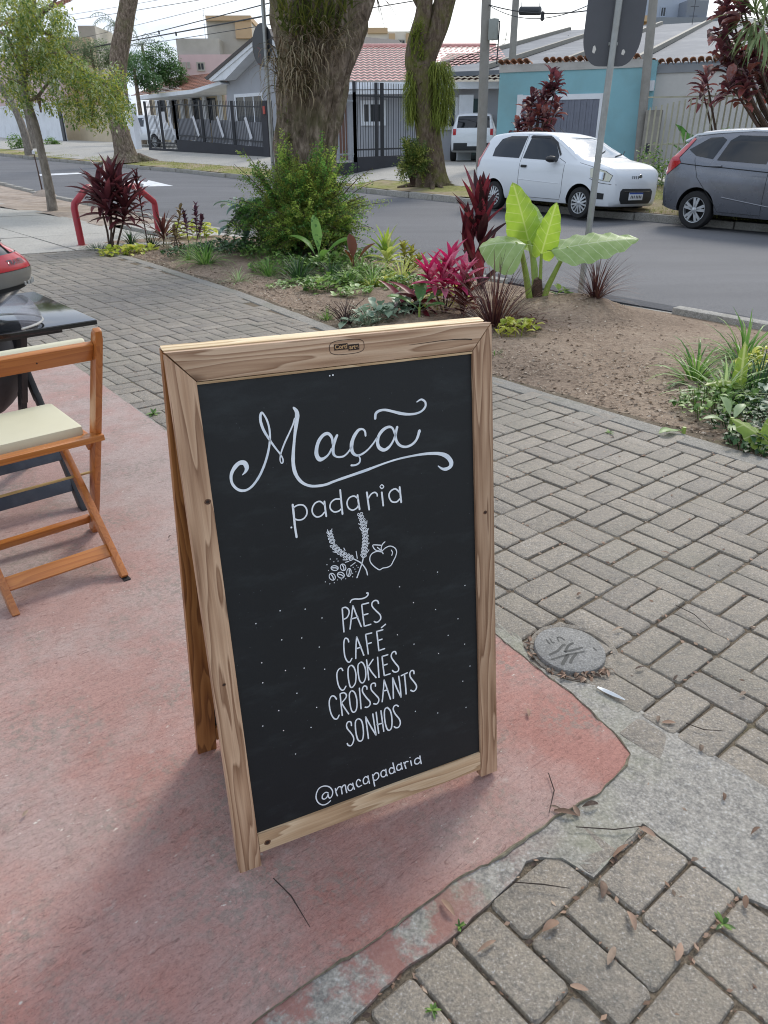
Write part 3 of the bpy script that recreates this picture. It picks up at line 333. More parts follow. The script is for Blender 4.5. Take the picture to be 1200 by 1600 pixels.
def concrete(name, lo, hi, spk=220, rough=.85, bstr=.35, stain=None, space='pos', isl=.0):
    m, t, b = newmat(name); v = coord(t, space)
    c = ramp(t, tnoise(t, v, 2.3, 7, .68), [(.3, hexc(lo)), (.7, hexc(hi))])
    c = mixcol(t, .6, c, ramp(t, tnoise(t, v, spk, 2, .6), [(.33, gray(.045)), (.47, hexc(lo)), (.6, hexc(hi)), (.74, gray(.62))]))
    c = mixcol(t, .35, c, ramp(t, tnoise(t, v, spk * .3, 4, .7), [(.35, gray(.10)), (.6, hexc(hi))]))
    if stain: c = mixcol(t, math_(t, 'MULTIPLY', ramp(t, tnoise(t, v, stain[1], 6, .65), [(.5, gray(0)), (.68, gray(1))]), stain[2]), c, hexc(stain[0]))
    if isl:
        g = nd(t, 'ShaderNodeNewGeometry').outputs['Random Per Island']; oi = nd(t, 'ShaderNodeObjectInfo').outputs['Random']
        c = mixcol(t, 1.0, c, ramp(t, math_(t, 'FRACT', math_(t, 'ADD', g, oi)), [(0, (1 - isl, 1 - isl, 1 - isl * .9, 1)), (.5, (1, .99, .96, 1)), (1, (1 + isl, 1 + isl * .95, 1 + isl * .85, 1))]), 'MULTIPLY')
    t.links.new(c, b.inputs['Base Color']); b.inputs['Roughness'].default_value = rough; b.inputs['Specular IOR Level'].default_value = .45
    bump(t, b, tnoise(t, v, spk * .8, 3, .7), bstr, .003); bump(t, b, tnoise(t, v, 28, 5, .6), bstr * .6, .006)
    return m
paverm = concrete('paver_concrete', '#756d61', '#958b7d', 190, .66, .9, ('#6b6a5c', 1.4, .35), isl=.11)
apronm = concrete('concrete', '#807b73', '#a7a298', 150, .85, .55, ('#8b8c6d', 3.0, .5))
slabm = concrete('slab_concrete', '#a09c94', '#bcb8ae', 120, .85, .35, ('#8b887d', .8, .4))
kerbm = concrete('kerb_concrete', '#8d8980', '#b0aca3', 110, .9, .6, ('#6d6b5b', 3, .5))
jointm, t_, b_ = newmat('joint_dirt')
v_ = coord(t_, 'pos')
c_ = ramp(t_, tnoise(t_, v_, 3.5, 6, .7), [(.3, hexc('#5f554a')), (.55, hexc('#857a6b')), (.72, hexc('#68684c'))])
c_ = mixcol(t_, .5, c_, ramp(t_, tnoise(t_, v_, 160, 3, .7), [(.35, hexc('#2c2620')), (.65, hexc('#8a7c69'))]))
t_.links.new(c_, b_.inputs['Base Color']); b_.inputs['Roughness'].default_value = 1.0; b_.inputs['Specular IOR Level'].default_value = .05
bump(t_, b_, tnoise(t_, v_, 90, 5, .7), .8, .01)

# ---- base ground to the horizon
g = MB(); g.add([(-900, -300, -.62), (900, -300, -.62), (900, 1500, -.62), (-900, 1500, -.62)], [(0, 1, 2, 3)])
tag(g.build('ground', vergem), kind='structure')
# ---- road
def strip(name, mat, n0, n1, zf, ts, nn=2, world=True):
    m = MB(); rows = len(ts)
    for t in ts:
        for i in range(nn):
            n = n0(t) + (n1(t) - n0(t)) * i / (nn - 1); m.v.append(tuple(st(n, t, zf(n, t))))
    for r_ in range(rows - 1):
        for i in range(nn - 1):
            a = r_ * nn + i; m.f.append((a, a + 1, a + nn + 1, a + nn)); m.mi.append(0)
    return m.build(name, mat, sm=True)
TS = [-60, -30, -15, -8] + list(range(-4, 40)) + [45, 50, 60, 70, 85, 100, 130, 170, 220]
tag(strip('road', asph, lambda t: kerb_near(t) - .05, lambda t: kerb_far(t) + .05,
    lambda n, t: ROAD_Z + rise(t) + .05 * (1 - ((n - (kerb_near(t) + kerb_far(t)) / 2) / 3.6) ** 2) * .6, TS, 9), kind='structure')
# rough dark seam of asphalt by the near kerb
m = MB(); 
for i in range(60):
    t = 1.8 + i * .1; n = kerb_near(t)
    wv = .36 + .25 * abs(noise.noise((t * 1.7, 3, 0))) + .05 * noise.noise((t * 9, 1, 0))
    m.v += [tuple(st(n - .012, t, ROAD_Z - .2)), tuple(st(n - .008, t, ROAD_Z + .07)), tuple(st(n + wv * .6, t, ROAD_Z + .05 + .01 * noise.noise((t * 8, 0, 0)))), tuple(st(n + wv + .12, t, ROAD_Z + .008))]
for i in range(59):
    for k in range(3): m.f.append((4 * i + k, 4 * i + k + 1, 4 * i + k + 5, 4 * i + k + 4)); m.mi.append(0)
tag(m.build('road_seam', simple('asphalt_seam', '#404145', .95, .5, 40, .35, 60, .006, space='pos'), sm=True), kind='structure')
# white lane arrow painted on the road
whitep = simple('road_paint', '#d8dadb', .7, .12, 8, .2, 90, .002, space='pos', dirt=('#8b8c90', .5))
m = MB()
def rp(px, py): 
    return tuple(on_road(px, py, .036))
m.add([rp(150, 273.5), rp(150, 277.2), rp(225, 287.3), rp(222, 291.5), rp(271, 290.5), rp(232, 281.5), rp(229, 284.3)], [(0, 1, 2, 3, 4, 5, 6)])
m.add([rp(60, 272), rp(60, 275), rp(128, 271.5), rp(128, 269.5)], [(0, 1, 2, 3)])
tag(m.build('road_marking', whitep), kind='structure')

# ---- far side: verge, footpath, lots
def far_ts(): return TS
tag(strip('verge', vergem, lambda t: kerb_far(t) + .12, lambda t: kerb_far(t) + (1.4 if t > 13 else 3.4), far_z, far_ts(), 6), kind='structure')
tag(strip('far_footpath', slabm, lambda t: kerb_far(t) + (1.4 if t > 13 else 3.4), lambda t: kerb_far(t) + 4.2, lambda n, t: far_z(n, t) + .006, far_ts(), 4), kind='structure')
tag(strip('terrain', slabm, lambda t: kerb_far(t) + 4.2, lambda t: kerb_far(t) + 14, far_z, far_ts(), 4), kind='structure')
tag(strip('hill', vergem, lambda t: kerb_far(t) + 14, lambda t: kerb_far(t) + 260, far_z, far_ts(), 3), kind='structure')
# driveway crossings on the far side (pale concrete from the kerb to the gates)
for (ta, tb) in ((18.6, 24.2), (36.5, 46)):
    tag(strip('driveway', slabm, lambda t: kerb_far(t) + .4, lambda t: kerb_far(t) + 1.6, lambda n, t: far_z(n, t) + .012, [ta + (tb - ta) * i / 8 for i in range(9)], 4), kind='structure')

# ---- kerbs: one stone after the other
kerb_far_root = thing('far_kerb', None, None); kerb_far_root['kind'] = 'structure'
kerb_near_root = thing('kerb', None, None); kerb_near_root['kind'] = 'structure'
km = MB(); km.box((0, 0, 0), (.13, .97, .30)); kme = km.build('kerb_stone', kerbm, kerb_near_root, bevel=.012)
def kstone(root, n, t, ang, z, s=1.0):
    M = Matrix.Translation(st(n, t, z)) @ Matrix.Rotation(ANG_N + ang, 4, 'Z') @ Matrix.Rotation(R(rnd.uniform(-.8, .8)), 4, 'X') @ Matrix.Diagonal((1, s, 1, 1))
    return copy_of(kme, 'kerb_stone', root, M=M)
for i in range(34):
    t = -3 + i
    drop = .055 if 3.6 < t < 5.6 else 0
    a = math.atan2(kerb_near(t + .5) - kerb_near(t - .5), 1)
    if i == 0:
        tmp_ = kstone(kerb_near_root, kerb_near(t) - .06, t, -a, -SL * 6.4 - .11); kme.matrix_local = tmp_.matrix_local.copy(); bpy.data.objects.remove(tmp_)
    else: kstone(kerb_near_root, kerb_near(t) - .06 + rnd.uniform(-.015, .015), t, -a, -SL * 6.4 - .112 - drop + rise(t) + rnd.uniform(-.012, .008))
for i in range(60):
    t = -8 + i; a = math.atan2(kerb_far(t + .5) - kerb_far(t - .5), 1)
    kstone(kerb_far_root, kerb_far(t) + .06 + rnd.uniform(-.02, .02), t, -a, -.14 - .145 + rise(t) + rnd.uniform(-.02, .006))

# ---- garden bed (bare soil between pavement and kerb), with trodden hollows
def bed_h(n, t):
    e = min(1, max(0, (n - bed_edge(t)) / .35)) * min(1, max(0, (kerb_near(t) - .1 - n) / .3))
    h = .035 * noise.noise((n * .9, t * .9, 0)) + .02 * noise.noise((n * 3, t * 3, 5)) + .008 * noise.noise((n * 11, t * 11, 2))
    h += .13 * math.exp(-((n - 5.2) ** 2 + (t - 4.25) ** 2) / .35) + .10 * math.exp(-((n - 5.65) ** 2 + (t - 3.85) ** 2) / .12) + .12 * math.exp(-((n - 5.7) ** 2 + (t - 8.6) ** 2) / 1.4)
    return -.012 + e * (h + .02)
def bed(name, t0, t1, n0, n1, step, mat):
    m = MB(); nt = int((t1 - t0) / step) + 1; nn = 42
    for i in range(nt):
        t = t0 + (t1 - t0) * i / (nt - 1); a, b2 = n0(t), n1(t)
        for k in range(nn):
            n = a + (b2 - a) * k / (nn - 1); m.v.append(tuple(sw(n, t, bed_h(n, t) + rise(t))))
    for i in range(nt - 1):
        for k in range(nn - 1):
            a = i * nn + k; m.f.append((a, a + 1, a + nn + 1, a + nn)); m.mi.append(0)
    return tag(m.build(name, mat, sm=True, ang=80), kind='structure')
bed('garden_soil', -4, 11.2, lambda t: bed_edge(t) - .06, lambda t: kerb_near(t) - .1, .07, soilm)
sandm = simple('sandy_soil', '#a3968a', .95, .25, 3, .7, 26, .03, space='pos', spec=.1, dirt=('#7d6a55', .5))
bed('sandy_soil', 13.6, 40, lambda t: 5.0 - .12 * max(0, t - 16), lambda t: kerb_near(t) - .1, .25, sandm)
# plain concrete crossing beyond the planting, in big slabs
slab_root = thing('concrete_crossing', None, None, mat=M_SW.copy()); slab_root['kind'] = 'structure'
for i in range(12):
    for k in range(7):
        n0_, t0_ = -6.2 + 1.62 * k, 10.55 + 1.9 * i
        if n0_ > 5.2: continue
        m = MB(); m.box((n0_ + .8, t0_ + .94, -.05 + rnd.uniform(-.004, .004)), (1.59, 1.87, .1)); m.build('concrete_slab', slabm, slab_root)
m = MB(); m.box((6.3 - .43, 12.2, -.052), (.95, 3.0, .1)); m.build('concrete_slab', slabm, slab_root)

# ---- block pavement
side_root = thing('sidewalk', None, None, mat=M_SW.copy()); side_root['kind'] = 'structure'
m = MB(); m.box((-.5, 3.5, -.0585), (9.6, 16.4, .10)); m.build('joint_bed', jointm, side_root)
def paver_mesh(seed):
    r_ = random.Random(seed); lx, ly, cr_ = .0968 , .0468, .011
    out = []
    for cx, cy, a0 in ((1, 1, 0), (-1, 1, 90), (-1, -1, 180), (1, -1, 270)):
        for k in range(4):
            a = R(a0 + 30 * k); out.append((cx * (lx - cr_) + cr_ * math.cos(a), cy * (ly - cr_) + cr_ * math.sin(a)))
    n = len(out); vs = []; 
    j = [(r_.uniform(-.002, .0016), r_.uniform(-.002, .0016)) for _ in out]
    for off, z in ((.0062, 0.0), (.0036, -.0009), (0, -.0055), (-.001, -.03)):
        for (x, y), (a, b) in zip(out, j):
            s = 1 - off / math.hypot(x, y) * 1.25
            vs.append((x * s + a, y * s + b, z + r_.uniform(-.0004, .0004)))
    fs = [tuple(range(n))]
    for q in range(3):
        fs += [(q * n + i, (q + 1) * n + i, (q + 1) * n + (i + 1) % n, q * n + (i + 1) % n) for i in range(n)]
    me = bpy.data.meshes.new('paver'); me.from_pydata(vs, [], fs); me.update(); me.materials.append(paverm); smooth(me, 24); return me
PV = [paver_mesh(i) for i in range(8)]
cells = []
def bricks(n, t, along_t):                         # two bricks in a 20 cm cell
    for s in (-.05, .05):
        yield (n + s, t, True) if along_t else (n, t + s, False)
for i in range(-50, 24):
    for jj in range(-34, 12):
        n, t = 2.0115 + .2 * jj + .1, .8817 - .2 * i - .1
        if not (-3.4 < t < 10.5) or n < -4.6: continue
        al = (i + jj) % 2 != 0
        if jj == 4: al = False
        if jj > 4: al = not al
        for q in bricks(n, t, al):
            if q[0] > bed_edge(q[1]) - .16: continue
            if q[0] < 1.36 and q[1] < 5.05 and not (q[1] < .25 and q[0] > 1.35): continue
            cells.append(q)
for i in range(-24, 9):
    for jj in range(-22, 2):
        n, t = 1.1252 + .2 * jj + .1, .4706 - .2 * i - .1
        al = not ((i + jj) % 2 != 0)
        for q in bricks(n, t, al):
            if q[0] < .725: continue
            if q[1] > .585 or q[0] > 1.16 or q[1] < -1.6 or q[0] < -3: continue
            cells.append(q)
for i in range(12):                                # the part left of the apron is laid to its own line
    for jj in range(19):
        n, t = .725 - .2 * jj - .1, .566 - .2 * i - .1
        for q in bricks(n, t, (i + jj) % 2 == 0 or (i == 0 and jj < 3)): cells.append(q)
vis = []; rest = []
for q in cells:
    p = sw(q[0], q[1]); x, y, z = proj(p)
    covered = (q[0] < 1.40 and .66 < q[1] < 5)
    if z > .2 and -60 < x < 1260 and 0 < y < 1700 and not covered: vis.append((z, q))
    else: rest.append(q)
vis.sort(key=lambda a: a[0])
for k, (z, (n, t, al)) in enumerate(vis[:300]):
    o = link('paver', PV[rnd.randrange(8)], side_root)
    o.location = (n + rnd.uniform(-.0018, .0018), t + rnd.uniform(-.0018, .0018), rnd.uniform(-.0042, .0016))
    o.rotation_euler = (R(rnd.uniform(-.9, .9)), R(rnd.uniform(-.9, .9)), (math.pi / 2 if al else 0) + R(rnd.uniform(-.9, .9)) + (math.pi if rnd.random() < .5 else 0))
m = MB()
PVd = [([v.co.copy() for v in me.vertices], [tuple(p.vertices) for p in me.polygons]) for me in PV]
for (n, t, al) in [q for _, q in vis[300:]] + rest:
    vs, fs = PVd[rnd.randrange(8)]
    M = Matrix.Translation((n + rnd.uniform(-.002, .002), t + rnd.uniform(-.002, .002), rnd.uniform(-.003, .002))) @ Matrix.Rotation((math.pi / 2 if al else 0) + R(rnd.uniform(-1, 1)), 4, 'Z') @ Matrix.Rotation(R(rnd.uniform(-.6, .6)), 4, 'X')
    m.add([M @ v for v in vs], fs)
o = m.build('paver_field', paverm, side_root, sm=True, ang=50, kind='stuff')
# edging strip between pavement and soil
m = MB()
for i in range(130):
    t = -3.5 + i * .11; n = bed_edge(t); j = .012 * noise.noise((t * 4, 0, 0))
    m.v += [(n - .15, t, -.012), (n - .145, t, .0005), (n - .02 + j, t, -.002 + .003 * noise.noise((t * 7, 3, 0))), (n + .03 + j, t, -.035)]
for i in range(129):
    for k in range(3): m.f.append((4 * i + k, 4 * i + k + 1, 4 * i + k + 5, 4 * i + k + 4)); m.mi.append(0)
m.build('edging_strip', concrete('edging_concrete', '#7c776e', '#99948a', 150, .9, .6, ('#6a6a58', 3, .5)), side_root, sm=True)

# ---- worn red painted concrete pad and the raw concrete apron around its corner
def jag(pts, step=.02, amp=.006, seed=0.0, open_=True):
    out = []
    for (a, b) in zip(pts, pts[1:]):
        d = math.hypot(b[0] - a[0], b[1] - a[1]); k = max(1, int(d / step))
        for i in range(k):
            u = i / k; x, y = a[0] + (b[0] - a[0]) * u, a[1] + (b[1] - a[1]) * u
            out.append((x + amp * (noise.noise((x * 9, y * 9, seed)) + .6 * noise.noise((x * 40, y * 40, seed))), y + amp * (noise.noise((x * 9, y * 9, seed + 7)) + .6 * noise.noise((x * 40, y * 40, seed + 7)))))
    out.append(pts[-1]); return out
def plate(name, poly, h, mat, th=.04, edge=.004):
    """flat slab from an outline, with a slightly rounded broken rim"""
    bm = bmesh.new(); vs = [bm.verts.new((x, y, h)) for x, y in poly]
    f = bm.faces.new(vs); bm.normal_update()
    if f.normal.z < 0: f.normal_flip()
    r_ = bmesh.ops.inset_region(bm, faces=[f], thickness=edge, depth=0)
    for v in vs: v.co.z = h - edge * (.9 + .8 * noise.noise((v.co.x * 30, v.co.y * 30, 0)))
    ed = [e for e in bm.edges if e.is_boundary]
    ex = bmesh.ops.extrude_edge_only(bm, edges=ed)
    for v in [g_ for g_ in ex['geom'] if isinstance(g_, bmesh.types.BMVert)]: v.co.z -= th
    bmesh.ops.triangulate(bm, faces=bm.faces[:])
    bmesh.ops.recalc_face_normals(bm, faces=bm.faces[:])
    me = bpy.data.meshes.new(name); bm.to_mesh(me); bm.free(); me.materials.append(mat)
    o = link(name, me); o.matrix_world = M_SW.copy(); o['kind'] = 'structure'; return o
redm, t_, b_ = newmat('red_painted_concrete')
v_ = coord(t_, 'obj')
c_ = ramp(t_, tnoise(t_, v_, 1.6, 6, .62), [(.28, hexc('#925f54')), (.55, hexc('#a77366')), (.75, hexc('#b2877b'))])
pale = ramp(t_, tnoise(t_, v_, 1.15, 8, .68), [(.44, gray(0)), (.58, gray(1))])
sepx = nd(t_, 'ShaderNodeSeparateXYZ'); t_.links.new(v_, sepx.inputs[0])
grad = ramp(t_, math_(t_, 'MULTIPLY', sepx.outputs['Y'], .33), [(.34, gray(.22)), (.60, gray(1))])   # paler towards the back of the pad
c_ = mixcol(t_, math_(t_, 'MULTIPLY', math_(t_, 'ADD', math_(t_, 'MULTIPLY', pale, .55), math_(t_, 'MULTIPLY', grad, .55), True), .85), c_, hexc('#aa9b94'))
c_ = mixcol(t_, math_(t_, 'MULTIPLY', ramp(t_, tnoise(t_, v_, 14, 6, .75), [(.60, gray(0)), (.70, gray(1))]), .55), c_, hexc('#b3a59c'))
c_ = mixcol(t_, ramp(t_, math_(t_, 'ADD', tvor(t_, v_, 24), math_(t_, 'MULTIPLY', tnoise(t_, v_, 9, 5, .7), .35)), [(.16, gray(.85)), (.22, gray(0))]), c_, hexc('#c5bdb2'))
c_ = mixcol(t_, math_(t_, 'MULTIPLY', ramp(t_, tnoise(t_, mapped(t_, v_, (1, 3.2, 1), (0, 0, .7)), 15, 8, .8, dist=2.4), [(.55, gray(0)), (.63, gray(1))]), .55), c_, hexc('#64423b'))
c_ = mixcol(t_, ramp(t_, tvor(t_, v_, 210), [(.10, gray(.55)), (.22, gray(0))]), c_, hexc('#5a3a34'))
wear = math_(t_, 'MULTIPLY', ramp(t_, tnoise(t_, v_, 3.6, 6, .7), [(.46, gray(0)), (.60, gray(1))]), ramp(t_, tnoise(t_, v_, 48, 5, .75), [(.46, gray(0)), (.56, gray(1))]))
c_ = mixcol(t_, math_(t_, 'MULTIPLY', wear, .7), c_, hexc('#857c72'))
fleck = math_(t_, 'MULTIPLY', ramp(t_, tnoise(t_, v_, 4.5, 4, .6), [(.48, gray(0)), (.58, gray(1))]), ramp(t_, tnoise(t_, mapped(t_, v_, (1, 1.8, 1), (0, 0, .5)), 42, 5, .7), [(.64, gray(0)), (.68, gray(1))]))
c_ = mixcol(t_, math_(t_, 'MULTIPLY', fleck, .85), c_, hexc('#d2cabd'))
c_ = mixcol(t_, ramp(t_, tnoise(t_, v_, 5.5, 7, .8), [(.66, gray(0)), (.71, gray(.85))]), c_, hexc('#9a948b'))
c_ = mixcol(t_, 1.0, c_, ramp(t_, tnoise(t_, v_, 170, 3, .7), [(.3, gray(.78)), (.5, gray(1)), (.7, gray(1.12))]), 'MULTIPLY')
t_.links.new(c_, b_.inputs['Base Color']); b_.inputs['Roughness'].default_value = .72; b_.inputs['Specular IOR Level'].default_value = .35
bump(t_, b_, tnoise(t_, mapped(t_, v_, (1, 4.5, 1), (0, 0, .7)), 20, 5, .75, dist=.7), .75, .006); bump(t_, b_, tnoise(t_, v_, 130, 4, .7), .5, .003); bump(t_, b_, tnoise(t_, v_, 3, 5, .6), .35, .03)
red_line = [(1.47, 5.04), (1.44, 4.33), (1.41, 3.74), (1.39, 3.34), (1.395, 2.2), (1.40, 1.5), (1.395, 1.2), (1.375, 1.06), (1.354, .916), (1.33, .773), (1.30, .66), (1.276, .618), (1.24, .602), (1.12, .592), (1.04, .601), (.99, .612), (.89, .615), (.818, .622), (.708, .642), (.596, .643), (.492, .652), (.374, .661), (.277, .667), (-3.2, .665)]
plate('red_concrete_pad', jag(red_line, .02, .007) + [(-3.2, 5.04)], .0062, redm)
apron = [(1.46, 5.06), (1.446, 4.33), (1.42, 3.74), (1.40, 3.34), (1.41, 2.2), (1.425, 1.5), (1.44, 1.18), (1.437, 1.09), (1.395, 1.04), (1.37, .97), (1.375, .90), (1.41, .845), (1.436, .80), (1.432, .357), (1.43, -.2), (1.43, -2.6)]
apron2 = [(1.15, -2.6), (1.15, .05), (1.139, .224), (1.12, .27), (1.123, .484), (1.02, .478), (.934, .476), (.923, .525), (.917, .54), (.885, .572), (.855, .586), (.80, .572), (.752, .566), (.62, .566), (.53, .575), (.387, .568), (-3.2, .57)]
inner = [(-3.2, .72), (1.0, .72), (1.2, .8), (1.2, 5.06)]
# remains of red paint on the apron under the pad edge
t2 = apronm.node_tree; b2_ = t2.nodes['Principled BSDF']; src = b2_.inputs['Base Color'].links[0].from_socket
vo = coord(t2, 'obj'); sx_ = nd(t2, 'ShaderNodeSeparateXYZ'); t2.links.new(vo, sx_.inputs[0])
band = ramp(t2, sx_.outputs['Y'], [(.555, gray(0)), (.575, gray(1)), (.70, gray(1)), (.72, gray(0))])
lft = ramp(t2, sx_.outputs['X'], [(.62, gray(1)), (.98, gray(.0))])
msk = math_(t2, 'MULTIPLY', math_(t2, 'MULTIPLY', band, lft), ramp(t2, tnoise(t2, vo, 11, 6, .7), [(.44, gray(0)), (.55, gray(.8))]))
t2.links.new(mixcol(t2, msk, src, hexc('#8f5f56')), b2_.inputs['Base Color'])
plate('concrete_apron', jag(apron, .02, .004, 3) + jag(apron2, .02, .006, 5) + inner, .0035, apronm)

# dirt and moss gathered in the broken seam round the red pad
crm = simple('seam_dirt', '#7b7463', .95, .4, 60, .6, 150, .004, space='pos', spec=.1)
edge_ = jag(red_line[4:], .015, .007); m = MB()
for i, (x, y) in enumerate(edge_):
    d = Vector((edge_[min(i + 1, len(edge_) - 1)][0] - edge_[max(i - 1, 0)][0], edge_[min(i + 1, len(edge_) - 1)][1] - edge_[max(i - 1, 0)][1], 0)).normalized(); s_ = Vector((-d.y, d.x, 0)); k = .0012 + .0062 * max(0, noise.noise((x * 14, y * 14, 2)) + .1)
    m.v += [tuple(Vector((x, y, .0022)) + s_ * k * .6), tuple(Vector((x, y, .0062))), tuple(Vector((x, y, .0042)) - s_ * k), ]
for i in range(len(edge_) - 1):
    for k in range(2): m.f.append((3 * i + k, 3 * i + k + 1, 3 * i + k + 4, 3 * i + k + 3)); m.mi.append(0)
o = m.build('pad_seam', crm, sm=True, kind='structure'); o.matrix_world = M_SW.copy()

# ================================================================ CHALKBOARD A-FRAME
def ribbon(mb, pts, to3, sub=4, taper=True):
    """brush stroke: smooth strip through (x, y, width) points with round ends"""
    P = [Vector((a, b, c)) for a, b, c in pts]
    if len(P) == 1: return
    Q = []
    for i in range(len(P) - 1):
        p0, p1, p2, p3 = P[max(i - 1, 0)], P[i], P[i + 1], P[min(i + 2, len(P) - 1)]
        k_ = sub if len(P) > 2 else 1
        for k in range(k_):
            u = k / k_
            Q.append(.5 * ((2 * p1) + (p2 - p0) * u + (2 * p0 - 5 * p1 + 4 * p2 - p3) * u * u + (3 * p1 - p0 - 3 * p2 + p3) * u ** 3))
    Q.append(P[-1]); vs = []; n = len(Q)
    for i, q in enumerate(Q):
        d = Q[min(i + 1, n - 1)] - Q[max(i - 1, 0)]; d.z = 0
        if d.length < 1e-6: d = Vector((1, 0, 0))
        d.normalize(); s = Vector((-d.y, d.x, 0)); h = max(q.z, .5) * .5 * (1 + .10 * noise.noise((q.x * .12, q.y * .12, 0)))
        if i == 0: vs += [to3(q - d * h * .8 + s * h * .45), to3(q - d * h * .8 - s * h * .45)]
        vs += [to3(q + s * h), to3(q - s * h)]
        if i == n - 1: vs += [to3(q + d * h * .8 + s * h * .45), to3(q + d * h * .8 - s * h * .45)]
    k = len(vs) // 2
    mb.add(vs, [(2 * i, 2 * i + 1, 2 * i + 3, 2 * i + 2) for i in range(k - 1)])
def woodmat(name, lo, mid, hi, axis=0, scale=1.0, rough=.6, grain=.6, coat=0.0, knots=True):
    """pine: long wavering rings across the section, knots, dark latewood lines; axis = grain direction"""
    m, t, b = newmat(name); v = coord(t, 'obj')
    oi = nd(t, 'ShaderNodeObjectInfo').outputs['Random']
    off = nd(t, 'ShaderNodeCombineXYZ'); t.links.new(math_(t, 'MULTIPLY', oi, 7.3), off.inputs[0]); t.links.new(math_(t, 'MULTIPLY', oi, 3.1), off.inputs[1]); t.links.new(math_(t, 'MULTIPLY', oi, 5.7), off.inputs[2])
    va = nd(t, 'ShaderNodeVectorMath', operation='ADD'); t.links.new(v, va.inputs[0]); t.links.new(off.outputs[0], va.inputs[1]); v = va.outputs[0]
    s = [14 * scale] * 3; s[axis] = 1.15 * scale
    warp = tnoise(t, mapped(t, v, tuple(s)), 1.0, 3, .5)
    wv = nd(t, 'ShaderNodeMath', operation='MULTIPLY'); t.links.new(warp, wv.inputs[0]); wv.inputs[1].default_value = 13.0
    fr = math_(t, 'FRACT', wv.outputs[0])
    ring = ramp(t, fr, [(0, hexc(hi)), (.5, hexc(mid)), (.88, hexc(lo)), (.97, hexc(hi)), (1, hexc(hi))])
    s2 = [260 * scale] * 3; s2[axis] = 6 * scale
    fine = tnoise(t, mapped(t, v, tuple(s2)), 1.0, 3, .6)
    c = mixcol(t, .30, ring, ramp(t, fine, [(.3, hexc(lo)), (.65, hexc(hi))]))
    broad = tnoise(t, mapped(t, v, tuple(3.0 if i != axis else .8 for i in range(3))), 1, 2)
    c = mixcol(t, 1.0, c, ramp(t, broad, [(.3, gray(.80)), (.7, gray(1.12))]), 'MULTIPLY')
    if knots:
        sk = [10.0] * 3; sk[axis] = 3.0
        kd = tvor(t, mapped(t, v, tuple(sk)), 1.0); c = mixcol(t, ramp(t, kd, [(.05, gray(.95)), (.11, gray(0))]), c, hexc('#4a2f1e'))
    t.links.new(c, b.inputs['Base Color']); b.inputs['Roughness'].default_value = rough; b.inputs['Specular IOR Level'].default_value = .35
    if coat: b.inputs['Coat Weight'].default_value = coat; b.inputs['Coat Roughness'].default_value = .2
    bump(t, b, fine, grain * .5, .0015); bump(t, b, fr, grain * .25, .0012)
    return m
BO = Vector((-.28833, .96009, -.01173)); BU = Vector((.900652, .433692, -.027158)); BW = Vector((-.050481, .1665, .984748)); BN = BU.cross(BW).normalized()
MB_ = Matrix((BU, BW, BN)).transposed().to_4x4(); MB_.translation = BO       # board frame: across, up the panel, out of the face
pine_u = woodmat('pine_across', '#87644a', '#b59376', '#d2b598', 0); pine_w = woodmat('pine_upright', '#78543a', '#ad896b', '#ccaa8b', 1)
rear_w = woodmat('varnished_pine', '#6d3f1e', '#96602f', '#b07a45', 1, coat=.2)
board = thing('chalkboard_sign', 'wooden A-frame chalkboard sign lettered in white for a bakery, standing on the red pad', 'chalkboard sign', mat=MB_)
W_, Lb, TH, F_ = .605, 1.012, .021, .044
def bar(name, poly, mat, z0=-TH, z1=0.0, parent=board, bev=.0016):
    m = MB(); m.prism(poly, z0, z1); return m.build(name, mat, parent, bevel=bev)
g_ = .0006
bar('stile', [(0, 0), (F_, 0), (F_, Lb - .050), (g_, Lb - .0025)], pine_w)
bar('stile', [(W_ - F_, 0.012), (W_, 0.012), (W_ - g_, Lb - .0025), (W_ - F_, Lb - .050)], pine_w)
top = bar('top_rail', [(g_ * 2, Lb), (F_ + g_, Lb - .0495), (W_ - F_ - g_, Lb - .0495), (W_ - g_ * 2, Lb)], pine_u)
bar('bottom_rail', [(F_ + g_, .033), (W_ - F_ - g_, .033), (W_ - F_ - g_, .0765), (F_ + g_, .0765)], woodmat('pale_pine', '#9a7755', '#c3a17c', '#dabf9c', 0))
bar('bevel_strip', [(F_, Lb - .0545), (W_ - F_, Lb - .0545), (W_ - F_, Lb - .0505), (F_, Lb - .0505)], woodmat('bevel_pine', '#a07c55', '#c9a77d', '#dcc19a', 0, knots=False), -.0105, -.0012, bev=.0006)  # paler strip standing for the bevel under the top rail
# the writing surface: dusty blackboard paint with rubbed patches
cb, t_, b_ = newmat('blackboard_paint'); v_ = coord(t_, 'obj')
c_ = ramp(t_, tnoise(t_, v_, 3.0, 6, .6), [(.3, hexc('#15181b')), (.6, hexc('#191c1f')), (.75, hexc('#1e2125'))])
c_ = mixcol(t_, math_(t_, 'MULTIPLY', ramp(t_, tnoise(t_, mapped(t_, v_, (1, 3, 1), (0, 0, .3)), 5, 8, .75), [(.52, gray(0)), (.75, gray(1))]), .22), c_, hexc('#4a5254'))
c_ = mixcol(t_, ramp(t_, tvor(t_, v_, 60), [(.02, gray(.25)), (.06, gray(0))]), c_, hexc('#8e949b'))
t_.links.new(c_, b_.inputs['Base Color']); b_.inputs['Roughness'].default_value = .5; b_.inputs['Specular IOR Level'].default_value = .35
bump(t_, b_, tnoise(t_, v_, 300, 3), .12, .001)
REC = .006
panel = bar('blackboard', [(F_ - .006, .06), (W_ - F_ + .006, .06), (W_ - F_ + .006, Lb - .045), (F_ - .006, Lb - .045)], cb, -.013, -REC, bev=0)
paint = simple('white_paint_pen', '#e9ecef', .6, .05, 60, .15, 300, .0006)
